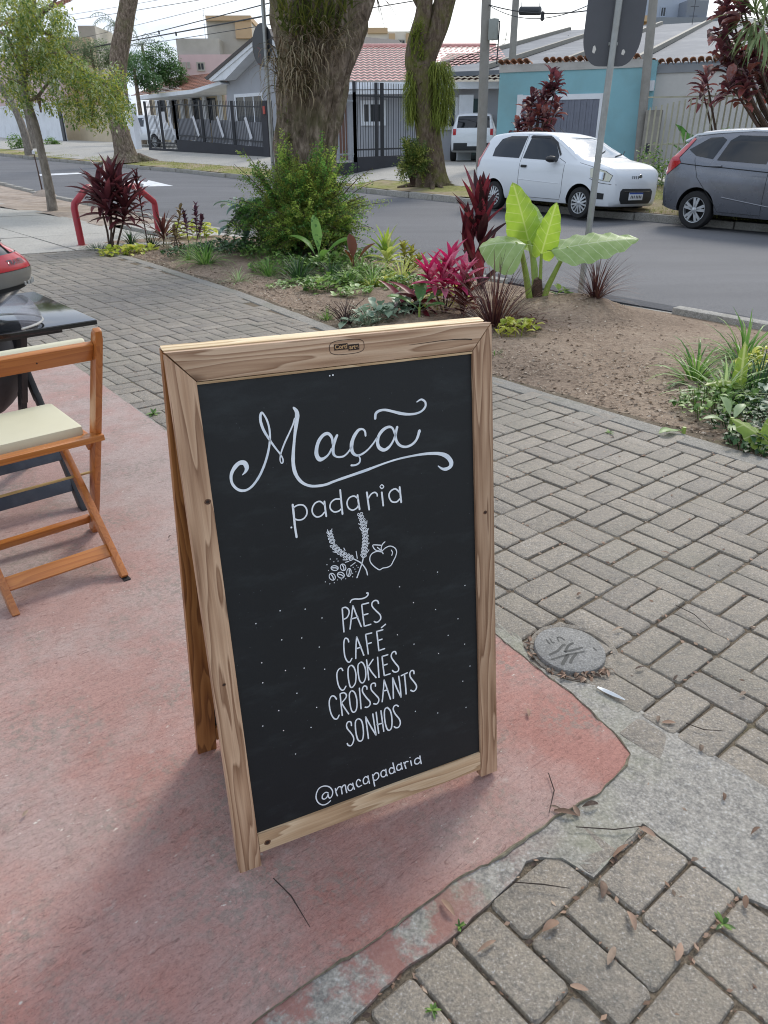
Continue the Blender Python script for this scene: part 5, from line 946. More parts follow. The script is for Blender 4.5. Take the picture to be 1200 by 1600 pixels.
cordyline(256, 384, 'small brownish red strappy plant right of the red hoop', leafmat('brown_red', ['#4a2a2a', '#6a3c38', '#7d5a4c'], .3), [(0, -18, 0, .12)], .42, .035, 26, .01, el=(15, 85), droop=50)
tuft(262, 392, 'pale straw coloured grass tuft right of the hoop', leafmat('straw', ['#8b8468', '#b0a88a', '#c9c2a6'], .3), .3, 40, .008, 20, 80, 60)
cordyline(278, 392, 'reddish green weed with drooping leaf tips near the hoop', leafmat('rusty_weed', ['#56402f', '#6b5a3a', '#7d6b45'], .3), [(4, -62, 0, .45), (-6, -30, .05, .3)], .13, .045, 20, .006, el=(-20, 60), droop=60)
cordyline(302, 388, 'purple leaved herb standing among yellow leaves near the shrub', leafmat('purple_herb', ['#3c2430', '#5a3846', '#77566a'], .3), [(4, -62, 0, .4), (-14, -50, .05, .35), (14, -45, -.05, .35)], .11, .055, 18, .006, el=(0, 75), droop=50)
patch(305, 372, 'yellow variegated leaves behind the purple herb', lm_yell, .38, .25, 90, .13, .24)
tuft(322, 417, 'bushy bright green strappy tuft at the soil edge, left of the shrub', lm_lirio, .40, 110, .014, r0=.08)
tuft(296, 410, 'smaller yellow green tuft left of the bushy bright green tuft', lm_cover, .24, 50, .010)

# -- feathery shrub round the big trunk
def frond_cloud(name, label, cat, P, rx, ry, rz_, n, mats, ll=.045, lw=.016, z0=.05, arch=.35, leaflets=26, seed=3, lean=(0, 0)):
    r_ = random.Random(seed); th = thing(name, label, cat, loc=P); tw = MB(); fm = [MB() for _ in mats]
    for i in range(n):
        a = r_.uniform(0, 6.283); v = r_.random(); el = R(8 + 72 * v)
        d = Vector((math.cos(a) * math.cos(el) * rx, math.sin(a) * math.cos(el) * ry, math.sin(el) * rz_)) * (r_.uniform(.62, 1.06) if r_.random() < .8 or v > .6 else r_.uniform(1.0, 1.3))
        d += Vector((lean[0], lean[1], 0)) * v
        p0 = Vector((d.x * .12, d.y * .12, z0)); pts = []
        for k in range(9):
            u = k / 8; p = p0.lerp(d + Vector((0, 0, z0)), u); p.z += arch * math.sin(math.pi * u) * (.4 + .6 * (1 - v)) - arch * .35 * u * u * (1 - v); pts.append(p)
        tw.tube(pts, [.010 * (1 - .8 * k / 8) for k in range(9)], 4, cap=False)
        nsub = 4
        for sb in range(nsub + 1):
            if sb == nsub: q0, q1 = pts[4], pts[8]; 
            else:
                k = 3 + sb; q0 = pts[k]; dd = (pts[k + 1] - pts[k]).normalized(); s_ = Vector((-dd.y, dd.x, r_.uniform(-.3, .5))) * r_.choice((-1, 1))
                q1 = q0 + (dd * .6 + s_ * .8).normalized() * r_.uniform(.10, .26) * max(rx, rz_) * 1.3
            ax = (q1 - q0); L_ = ax.length
            if L_ < .01: continue
            ax.normalize(); sd_ = ax.cross(Vector((r_.uniform(-.3, .3), r_.uniform(-.3, .3), 1))).normalized(); un = sd_.cross(ax)
            mb = fm[r_.randrange(len(fm))]
            for j in range(leaflets):
                u = (j // 2 + .5) / (leaflets / 2); s2 = 1 if j % 2 else -1
                b = q0 + ax * (L_ * u) + Vector((r_.gauss(0, .012), r_.gauss(0, .012), -.03 * u * u + r_.gauss(0, .012))); t_ = (sd_ * s2 * r_.uniform(.2, 1) + ax * r_.uniform(-.1, .8) + un * r_.uniform(-.8, .8)).normalized()
                l = ll * r_.uniform(.6, 1.25) * (1.1 - .5 * u); w_ = t_.cross(un).normalized() * lw * .5 * r_.uniform(.7, 1.2)
                mb.add([b, b + t_ * l * .5 + w_, b + t_ * l, b + t_ * l * .5 - w_], [(0, 1, 2, 3)])
    tw.build('branches', stemm, th)
    for mb, mt in zip(fm, mats):
        if mb.v: mb.build('foliage', mt, th, kind='stuff')
    return th
sh_m = [leafmat('shrub_green', ['#4a7238', '#638f46', '#80ab54'], .6), leafmat('shrub_light', ['#86a548', '#a2b955', '#bcc868'], .6), leafmat('shrub_olive', ['#4a5c2a', '#6f8038', '#8d8a3c'], .45)]
SB = bedP(476, 405)
frond_cloud('feathery_shrub', 'large feathery green shrub at the foot of the big leaning trunk', 'shrub', SB, .92, .78, 1.22, 230, sh_m, .042, .016, seed=5, leaflets=44, lean=(.10, 0), arch=.16)
frond_cloud('feathery_shrub', 'front skirt of bright feathery foliage hanging to the ground at the shrub foot', 'shrub', SB + Vector((.15, -.45, 0)), .85, .5, .55, 100, sh_m, .045, .016, seed=15, arch=.12, leaflets=34)
frond_cloud('feathery_shrub', 'low skirt of feathery foliage spreading left under the big green shrub', 'shrub', bedP(425, 402), .62, .5, .55, 60, sh_m[:1] + [leafmat('shrub_skirt', ['#2c4122', '#425b2e', '#52703a'], .4)], .055, .020, seed=9)
# bluish big-leaved plant left of the shrub
th = thing('broad_leaf_plant', 'bluish green plant with hanging broad leaves left of the feathery shrub', 'plant', loc=bedP(384, 398)); bl = leafmat('blue_green', ['#4f6b60', '#6d877a', '#8ea394'], .3, .35)
for i in range(14):
    m = MB(); m.blade((0, 0, 0), rnd.uniform(0, 6.28), R(rnd.uniform(-10, 50)), rnd.uniform(.25, .42), .11, R(75), 6, .2, 'ov'); o = m.build('leaf', bl, th, sm=True); o.location = (rnd.uniform(-.12, .1), rnd.uniform(-.1, .1), rnd.uniform(.22, .52))
m = MB(); m.tube([(0, 0, -.05), (.01, 0, .3), (-.02, 0, .55)], .012, 6); m.build('stem', stemm, th)
# low growth along the shrub
patch(395, 408, 'dark green low growth between the shrub and the soil, left part', lm_dark, .45, .3, 260, .07, .18)
patch(440, 425, 'mixed green low growth at the shrub foot above bare soil', lm_cover, .42, .24, 240, .06, .15)
tuft(372, 440, 'small pale grassy tuft at the soil edge below the shrub', lm_spider, .22, 45, .009)
tuft(466, 440, 'dark bluish strappy tuft in front of the feathery shrub', lm_dark, .40, 120, .014, r0=.08)
tuft(518, 436, 'dark green strappy tuft below the broad arching leaves', lm_dark, .34, 90, .014)
tuft(582, 447, 'bright variegated strappy tuft with arching pale leaves, centre of the bed', lm_spider, .40, 110, .013, r0=.06)
tuft(562, 430, 'green grassy tuft left of the bright variegated tuft', lm_lirio, .35, 80, .012)
patch(520, 452, 'pale green leafy patch in front of the dark strappy tufts', lm_cover, .36, .18, 110, .09, .15)
patch(555, 462, 'light green trailing leaves spilling on bare soil', lm_spider, .25, .12, 60, .08, .08)
for (x, y, lab, mt_, rx_2, ry_2, n_2, ls_2, hh_2) in ((352, 402, 'dark low cover between the purple herb and the shrub', lm_dark, .4, .3, 220, .07, .14), (425, 412, 'bright low cover at the left foot of the shrub', lm_cover, .45, .3, 260, .065, .16), (480, 412, 'dense dark low cover below the middle of the shrub', lm_dark, .5, .3, 300, .06, .17), (545, 418, 'mid green low cover below the right side of the shrub', lm_cover, .45, .3, 240, .07, .18), (598, 445, 'yellowish low leaves at the feet of the striped dracaena', lm_yell, .32, .18, 110, .07, .13), (500, 428, 'fresh green low leaves at the feet of the broad arching leaves', lm_cover, .5, .25, 280, .075, .2), (570, 440, 'lush low leaves between the copper plant and the striped dracaena', lm_cover, .4, .22, 240, .07, .18), (300, 402, 'low green leaves between the yellow leaves and the bushy bright green tuft', lm_dark, .4, .22, 200, .07, .12), (640, 450, 'green low cover left of the magenta plant', lm_cover, .35, .25, 170, .07, .14), (470, 446, 'thin pale low leaves along the bare soil under the dark tufts', lm_spider, .45, .16, 150, .06, .06)):
    patch(x, y, lab, mt_, rx_2, ry_2, n_2, ls_2, hh_2)
tuft(420, 432, 'loose green tuft on the soil left of the dark bluish tuft', lm_lirio, .28, 70, .011, r0=.06)
tuft(545, 446, 'low green tuft between the pale leafy patch and the bright variegated tuft', lm_lirio, .30, 80, .012, r0=.06)
tuft(628, 440, 'long bladed yellow green tuft right of the striped dracaena', leafmat('long_yellow', ['#9aac4a', '#bcc464', '#d8d88e'], .4), .42, 70, .016, r0=.05)
def broadleaf(px, py, label, specs, mat, name='broad_leaf_plant', P=None, stem_m=None):
    """specs: (azimuth, elevation, length, width, droop, height) per leaf"""
    P = bedP(px, py) if P is None else P; th = thing(name, label, 'plant', loc=P)
    for (a, e, l, w_, d, h) in specs:
        m = MB(); m.blade((0, 0, 0), R(a), R(e), l, w_, R(d), 8, .22, 'paddle', wave=.004); o = m.build('leaf', mat, th, sm=True, ang=80); o.location = (0, 0, h)
    m = MB(); m.tube([(0, 0, -.03), (0, 0, max(s[5] for s in specs) + .02)], .010, 6); m.build('stem', stem_m or gstem, th)
    return th
lm_cal = leafmat('arching_green', ['#4f7a35', '#6b9645', '#84ab55'], .4, .4)
broadleaf(500, 425, 'plant with three broad arching green leaves in front of the shrub', [(160, 65, .52, .13, 75, .05), (110, 82, .55, .12, 35, .06), (15, 55, .55, .13, 70, .05), (-60, 60, .35, .1, 60, .03)], lm_cal)
broadleaf(553, 430, 'plant with two copper brown upright leaves', [(120, 80, .34, .12, 15, .10), (10, 50, .34, .10, 20, .10), (200, 75, .25, .09, 30, .05)], leafmat('copper', ['#4a2a1c', '#6b3b24', '#7d4a2e'], .3, .35), stem_m=stemm)
cordyline(603, 425, 'yellow and green striped dracaena in the middle of the bed', leafmat('dracaena_stripe', ['#8fae3d', '#b7c95a', '#d6d98a', '#6f9640'], .45), [(0, -26, 0, .15)], .42, .06, 24, .013, el=(10, 85), droop=60, name='dracaena')
cordyline(634, 428, 'twiggy croton with yellow green leaves next to the striped dracaena', leafmat('croton', ['#7a6a3a', '#9aa043', '#c4c25a', '#5a3d30'], .4), [(-4, -40, 0, .2), (10, -35, .05, .2), (22, -20, 0, .15)], .14, .05, 14, .008, el=(0, 70), droop=40)
patch(650, 420, 'pale grassy growth behind the magenta plant', lm_spider, .35, .25, 120, .07, .12)

# -- behind the sign
tuft(511, 498, 'small bright green tuft on bare soil above the sign', lm_cover, .13, 45, .008, 30, 88, 35, r0=.03)
tw_th = thing('bare_twig_shrub', 'leafless dark twiggy shrub on bare soil just above the sign', 'shrub', loc=bedP(541, 504)); m = MB()
for i in range(34):
    a = rnd.uniform(0, 6.28); e = R(rnd.uniform(25, 85)); d = Vector((math.cos(a) * math.cos(e), math.sin(a) * math.cos(e), math.sin(e))); l = rnd.uniform(.14, .30); b = Vector((rnd.uniform(-.03, .03), rnd.uniform(-.03, .03), -.01))
    mid = b + d * l * .5 + Vector((0, 0, .02)); m.tube([b, mid, mid + (d + Vector((0, 0, -.35))) * l * .5], [.0042, .003, .0016], 4)
m.build('twigs', simple('dark_twig', '#3b2622', .8, .3, 40, .2), tw_th, kind='stuff')
patch(600, 500, 'variegated pale leaves peeping over the top rail of the sign', lm_grey, .42, .16, 90, .11, .13)
tuft(575, 507, 'narrow greyish tuft peeping over the sign rail', leafmat('grey_strap', ['#6c8567', '#97a98c', '#c0c9b0'], .3), .24, 40, .014)
patch(688, 486, 'lime yellow leaves below the magenta plant', lm_yell, .28, .18, 100, .08, .17)
broadleaf(655, 500, 'green leaves with a pale midrib behind the sign rail', [(170, 35, .30, .10, 40, .06), (20, 40, .32, .11, 40, .06), (80, 65, .26, .10, 40, .06), (-30, 30, .25, .09, 35, .05)], leafmat('midrib_green', ['#4b7a3f', '#6f9a58', '#9cba7e'], .35))
cordyline(648, 492, 'drooping blackish purple leaved plant left of the magenta plant', lm_cord2, [(-20, -18, 0, .1), (0, -24, .05, .12)], .36, .085, 10, .012, el=(-25, 40), droop=55)
MG = bedP(695, 494)
cordyline(695, 494, 'magenta pink cordyline glowing in the light behind the sign', lm_mag, [(-26, -62, 0, .14), (8, -80, .05, .16), (30, -58, -.05, .14), (-4, -56, -.08, .14)], .30, .060, 15, .0075, el=(-15, 80), droop=50, name='cordyline')
cordyline(722, 496, 'small reddish brown cordyline rosette right of the magenta plant', leafmat('rusty_cordyline', ['#4a221f', '#6b2f2a', '#84443a', '#5a3a2a'], .35), [(-4, -22, 0, .12), (10, -42, .05, .15)], .26, .045, 18, .009, el=(-5, 80), droop=45)
TC = bedP(748, 452)
cordyline(748, 452, 'tall upright cordyline with blood red and blackish leaves behind the magenta plant', lm_cord2, [(4, -108, 0, .40), (0, -118, .03, .25), (-20, -62, .05, .55)], .52, .100, 12, .014, el=(46, 85), droop=8, P=TC)
tuft(772, 512, 'big purple brown fountain grass clump right behind the sign corner', lm_redgr, .64, 230, .010, 0, 80, 45, r0=.11)
patch(808, 524, 'yellow green low leaves in front of the fountain grass', lm_yell, .20, .13, 60, .08, .11)
tuft(745, 530, 'little grassy tuft by the right corner of the sign', lm_lirio, .16, 40, .007)
tuft(927, 492, 'smaller red brown fountain grass clump at the foot of the sign post', lm_redgr, .46, 150, .008, 8, 88, 45, r0=.05)
cordyline(868, 487, 'lanky weed with few pale leaves between elephant ear and sign post', lm_cover, [(6, -35, 0, .2), (20, -28, 0, .12)], .12, .045, 8, .004, el=(-10, 50), droop=40, sm_=gstem, name='weed')
tuft(772, 560, 'tiny weed on the soil right of the sign', lm_cover, .07, 14, .008)
patch(815, 512, 'dry leaf litter heap round the fountain grass', lm_brown, .3, .18, 60, .05, .03, stems=False, name='leaf_heap')

# -- elephant ear
EP = bedP(836, 488)
eth = thing('elephant_ear_plant', 'elephant ear plant with five huge light green leaves beside the sign post', 'plant', loc=EP)
def earmat(name, a, b_c, vein, trans):
    m, t, b = newmat(name); v = coord(t, 'obj'); sp_ = nd(t, 'ShaderNodeSeparateXYZ'); t.links.new(v, sp_.inputs[0])
    ax = math_(t, 'ABSOLUTE', sp_.outputs['X'])
    ph = math_(t, 'FRACT', math_(t, 'MULTIPLY', math_(t, 'SUBTRACT', sp_.outputs['Y'], math_(t, 'MULTIPLY', ax, .55)), 13.0))
    ridge = ramp(t, ph, [(.0, gray(1)), (.07, gray(0)), (.93, gray(0)), (1, gray(1))])
    mid = ramp(t, math_(t, 'MULTIPLY', ax, 60), [(.25, gray(1)), (.55, gray(0))])
    c = ramp(t, tnoise(t, v, 7, 5, .6), [(.3, hexc(a)), (.7, hexc(b_c))])
    c = mixcol(t, math_(t, 'MULTIPLY', math_(t, 'MAXIMUM', ridge, mid), .55), c, hexc(vein))
    t.links.new(c, b.inputs['Base Color']); b.inputs['Roughness'].default_value = .38
    bump(t, b, ph, .35, .01); bump(t, b, tnoise(t, v, 25, 4), .25, .01)
    tr = nd(t, 'ShaderNodeBsdfTranslucent'); t.links.new(c, tr.inputs['Color']); mx = nd(t, 'ShaderNodeMixShader'); mx.inputs[0].default_value = trans
    t.links.new(b.outputs[0], mx.inputs[1]); t.links.new(tr.outputs[0], mx.inputs[2]); t.links.new(mx.outputs[0], t.nodes['Material Output'].inputs[0]); return m
ear_a = earmat('ear_leaf', '#93b53c', '#b0cc50', '#d2de8c', .55); ear_b = earmat('ear_leaf_pale', '#90b060', '#b2ca88', '#d6e2bc', .45)
def earleaf(A, T, side_, L_, W2, mat, curl=.25, cup=.15, back=.22):
    """leaf blade from attachment A towards T; side_ = rough direction of the blade's upper face; curl bends it down along its length, cup along its width"""
    A, T = Vector(A), Vector(T); y = (T - A).normalized(); x = y.cross(Vector(side_)).normalized(); z = x.cross(y)
    nv, nu = 22, 14; vs = []
    for j in range(nv + 1):
        v = -back + (1 + back) * j / nv
        hw = W2 * (max(0, 1 - (abs(v - .18) / (.82 if v > .18 else .42)) ** (1.75 if v > .18 else 2.6))) ** (.75 if v > .18 else .6)
        for i in range(nu + 1):
            u = -1 + 2 * i / nu; yy = v
            if v < 0: yy = v * (.25 + .75 * min(1, abs(u) * 2.2)) if abs(u) < .45 else v
            xx = u * hw; rip = .022 * L_ * math.sin(v * 26 + abs(u) * 4) * abs(u) ** 2
            zz = -curl * L_ * max(0, v) ** 2 - cup * abs(u) ** 1.6 * hw * 2 + rip
            vs.append((xx, yy * L_ * (1 - .12 * curl * max(0, v)), zz))
    w_ = nu + 1; m = MB(); m.add(vs, [(j * w_ + i, j * w_ + i + 1, (j + 1) * w_ + i + 1, (j + 1) * w_ + i) for j in range(nv) for i in range(nu)])
    o = m.build('leaf', mat, eth, sm=True, ang=80)
    M = Matrix((x, y, z)).transposed().to_4x4(); M.translation = A; o.matrix_local = M; return o
kE = proj(EP)[2] / FPX
def ep(px, py, dep=0.0): return on_y(px, py, EP.y + dep) - EP
def petiole(pts, r0, r1):
    r0 *= 1.35; r1 *= 1.35; m = MB(); n = len(pts); m.tube(pts, [r0 + (r1 - r0) * i / (n - 1) for i in range(n)], 9); m.build('leaf_stalk', gstem, eth, sm=True)
a1 = ep(826, 376, .10); petiole([ep(834, 485), ep(836, 440, .05), ep(832, 400, .09), a1], .026, .011); earleaf(a1, ep(804, 288, .05), (.25, -.95, .15), .50, .16, ear_a, .04, .12, .12)
a2 = ep(832, 378, .16); petiole([ep(838, 480), ep(838, 420, .1), a2], .014, .007); earleaf(a2, ep(832, 322, .22), (.0, -.9, .3), .32, .13, ear_b, .05, .1)
a3 = ep(846, 396, -.02); petiole([ep(842, 485), ep(844, 440, 0), a3], .016, .009); earleaf(a3, ep(866, 326, -.06), (-.45, -.85, .2), .42, .11, ear_a, .03, .2, .12)
a4 = ep(806, 380, -.22); petiole([ep(830, 485), ep(822, 430, -.06), ep(815, 392, -.14), a4], .024, .010); earleaf(a4, ep(758, 374, -.22), (.05, -.5, .86), .30, .25, ear_b, .28, .25, .5)
a5 = ep(888, 386, -.10); petiole([ep(843, 487), ep(856, 448, -.03), ep(872, 416, -.07), a5], .024, .010); earleaf(a5, ep(985, 366, -.16), (-.05, -.40, .92), .58, .22, ear_b, .10, .10, .30)
m = MB(); m.lathe([(0, .16), (.035, .14), (.05, .06), (.055, -.05), (0, -.06)], None, 12); m.build('trunk_base', simple('ear_base', '#4a362b', .9, .3, 30, .6, 80, .01), eth, sm=True)
# -- right-hand cluster
tuft(1160, 566, 'tall strappy green tuft in the right hand cluster, farthest from the pavement', lm_lirio, .40, 80, .019, r0=.06)
tuft(1085, 596, 'strappy pale edged tuft standing at the left end of the right cluster', lm_lirio, .34, 70, .018, 8, 85, 80, r0=.06)
tuft(1128, 628, 'strappy tuft with long pale blades leaning over the leaf litter', lm_spider, .36, 64, .020, 5, 85, 80, r0=.06)
tuft(1150, 600, 'bright grassy tuft between the striped leaves of the right cluster', lm_lirio, .26, 80, .012)
patch(1185, 588, 'sunny yellow leafy patch at the far right of the bed', lm_yell, .24, .14, 130, .055, .16)
tuft(1180, 620, 'thick dark green tuft inside the right cluster', lm_dark, .36, 120, .014, r0=.10)
patch(1120, 640, 'speckled green low cover in the middle of the right cluster', lm_cover, .3, .22, 220, .05, .12)
patch(1185, 690, 'low dark leaves beside the striped leaf at the right edge', lm_dark, .25, .14, 160, .05, .08)
patch(1165, 660, 'dark green low cover at the pavement edge of the right cluster', lm_dark, .30, .16, 220, .035, .07)
patch(1190, 640, 'grey green rounded leaves in the right cluster', lm_grey, .2, .15, 70, .07, .12)
lm_zeb = earmat('striped_leaf', '#7f9a3a', '#99b04a', '#d8dc9a', .4)
def zebra(px, py, label, specs):
    P = bedP(px, py); th = thing('striped_leaf_plant', label, 'plant', loc=P)
    for (a, e, l, w_, d, h) in specs:
        A = Vector((0, 0, h)); dv = Vector((math.cos(R(a)) * math.cos(R(e)), math.sin(R(a)) * math.cos(R(e)), math.sin(R(e))))
        global eth; keep = eth; eth = th
        earleaf(A, A + dv, (-dv.x * .5, -dv.y * .5 - .3, 1), l, w_ * .5, lm_zeb, d, .15, .02); eth = keep
    m = MB(); m.tube([(0, 0, -.03), (0, 0, max(s[5] for s in specs) + .02)], .008, 6); m.build('stem', gstem, th)
zebra(1150, 628, 'plant with one upright yellow striped leaf in the right cluster', [(95, 84, .26, .085, .05, .08), (200, 20, .24, .10, .3, .10)])
zebra(1203, 702, 'large yellow and green striped leaf at the right edge of the photo by the pavement', [(150, 35, .22, .17, .15, .03), (60, 60, .2, .12, .1, .03)])
broadleaf(1140, 672, 'pale green small plant with spoon shaped leaves at the pavement edge, right cluster', [(170, 25, .15, .05, 40, .03), (250, 15, .16, .05, 40, .03), (300, 20, .15, .05, 30, .03), (40, 50, .14, .05, 40, .04), (110, 55, .15, .05, 30, .05)], leafmat('pale_spoon', ['#8aa26a', '#a9bb8a', '#c3cfa8'], .3))
broadleaf(1068, 676, 'single pale leaf lying at the soil edge near the pavement', [(200, 12, .16, .05, 25, .01), (190, 5, .10, .04, 15, .01)], leafmat('pale_single', ['#7f9a5a', '#9fb57c'], .3))
# tiny weeds in the paving joints
for (x, y, l, lab) in ((1130, 1444, .022, 'little green weed growing in a paving joint near the bottom right corner'), (718, 1448, .013, 'tiny green weed at the lower edge of the red pad by the first pavers'), (676, 1578, .014, 'tiny green weed in a joint at the bottom edge of the photo'), (240, 647, .045, 'small grass tuft in the joint where the red pad meets the pavers'), (952, 677, .03, 'tiny green weed in a paving joint behind the sign on the right')):
    m = MB(); 
    for i in range(12): m.blade((0, 0, 0), rnd.uniform(0, 6.28), R(rnd.uniform(5, 50)), l * rnd.uniform(.6, 1.1), l * .32, R(30), 3, .1, 'ov')
    o = m.build('weed', lm_cover, sm=True); o.location = on_sw(x, y, .002); tag(o, lab, 'weed')

# ================================================================ PARKED CARS
def paint(name, col, rough=.28, metal=0.0):
    m, t, b = newmat(name); v = coord(t, 'obj')
    b.inputs['Base Color'].default_value = hexc(col); b.inputs['Metallic'].default_value = metal; b.inputs['Coat Weight'].default_value = .6; b.inputs['Coat Roughness'].default_value = .05
    t.links.new(ramp(t, tnoise(t, v, 3, 5, .6), [(.3, gray(rough)), (.7, gray(rough + .18))]), b.inputs['Roughness']); return m
glassm, t_, b_ = newmat('car_glass'); b_.inputs['Base Color'].default_value = hexc('#0d1216'); b_.inputs['Roughness'].default_value = .03; b_.inputs['Specular IOR Level'].default_value = .65
windm, t_, b_ = newmat('windscreen_glass'); b_.inputs['Base Color'].default_value = hexc('#7d8a90'); b_.inputs['Roughness'].default_value = .06; b_.inputs['Specular IOR Level'].default_value = .9; b_.inputs['Coat Weight'].default_value = .6
tyrem = simple('tyre_rubber', '#1b1b1c', .75, .2, 20, .3, 120, .002)
blackp = simple('black_plastic', '#1f2123', .55, .12, 20, .2, 150, .001)
seamm = simple('panel_gap', '#232527', .8, .05, 20, 0)
alloy = simple('alloy_silver', '#b9bdc0', .3, .06, 10, .05, 60, .001, metal=.7)
darkin = simple('wheel_dark', '#121314', .7, .1, 20, 0)
redl, t_, b_ = newmat('tail_lamp_red'); b_.inputs['Base Color'].default_value = hexc('#b01224'); b_.inputs['Roughness'].default_value = .12; b_.inputs['Coat Weight'].default_value = .8
lampg, t_, b_ = newmat('headlamp_glass'); b_.inputs['Base Color'].default_value = hexc('#c9c9b4'); b_.inputs['Roughness'].default_value = .12; b_.inputs['Coat Weight'].default_value = .8
plateW = simple('plate_white', '#d9dcdf', .5, .04, 10, 0); plateB = simple('plate_blue', '#274b9c', .5, .04, 10, 0); chrome = simple('chrome', '#c3c6c9', .12, .03, 10, 0, metal=1.0)
def itp(tab, x):
    """smooth interpolation of (x, value) key points"""
    if x <= tab[0][0]: return tab[0][1]
    for i in range(len(tab) - 1):
        if x <= tab[i + 1][0]:
            x0, y0 = tab[i]; x1, y1 = tab[i + 1]; u = (x - x0) / (x1 - x0)
            s0 = (y1 - tab[i - 1][1]) / (x1 - tab[i - 1][0]) if i else (y1 - y0) / (x1 - x0)
            s1 = (tab[i + 2][1] - y0) / (tab[i + 2][0] - x0) if i + 2 < len(tab) else (y1 - y0) / (x1 - x0)
            d = (y1 - y0) / (x1 - x0)
            s0 = max(min(s0, 3 * abs(d)), -3 * abs(d)); s1 = max(min(s1, 3 * abs(d)), -3 * abs(d)); h = x1 - x0
            return (2*u**3 - 3*u*u + 1) * y0 + (u**3 - 2*u*u + u) * h * s0 + (-2*u**3 + 3*u*u) * y1 + (u**3 - u*u) * h * s1
    return tab[-1][1]
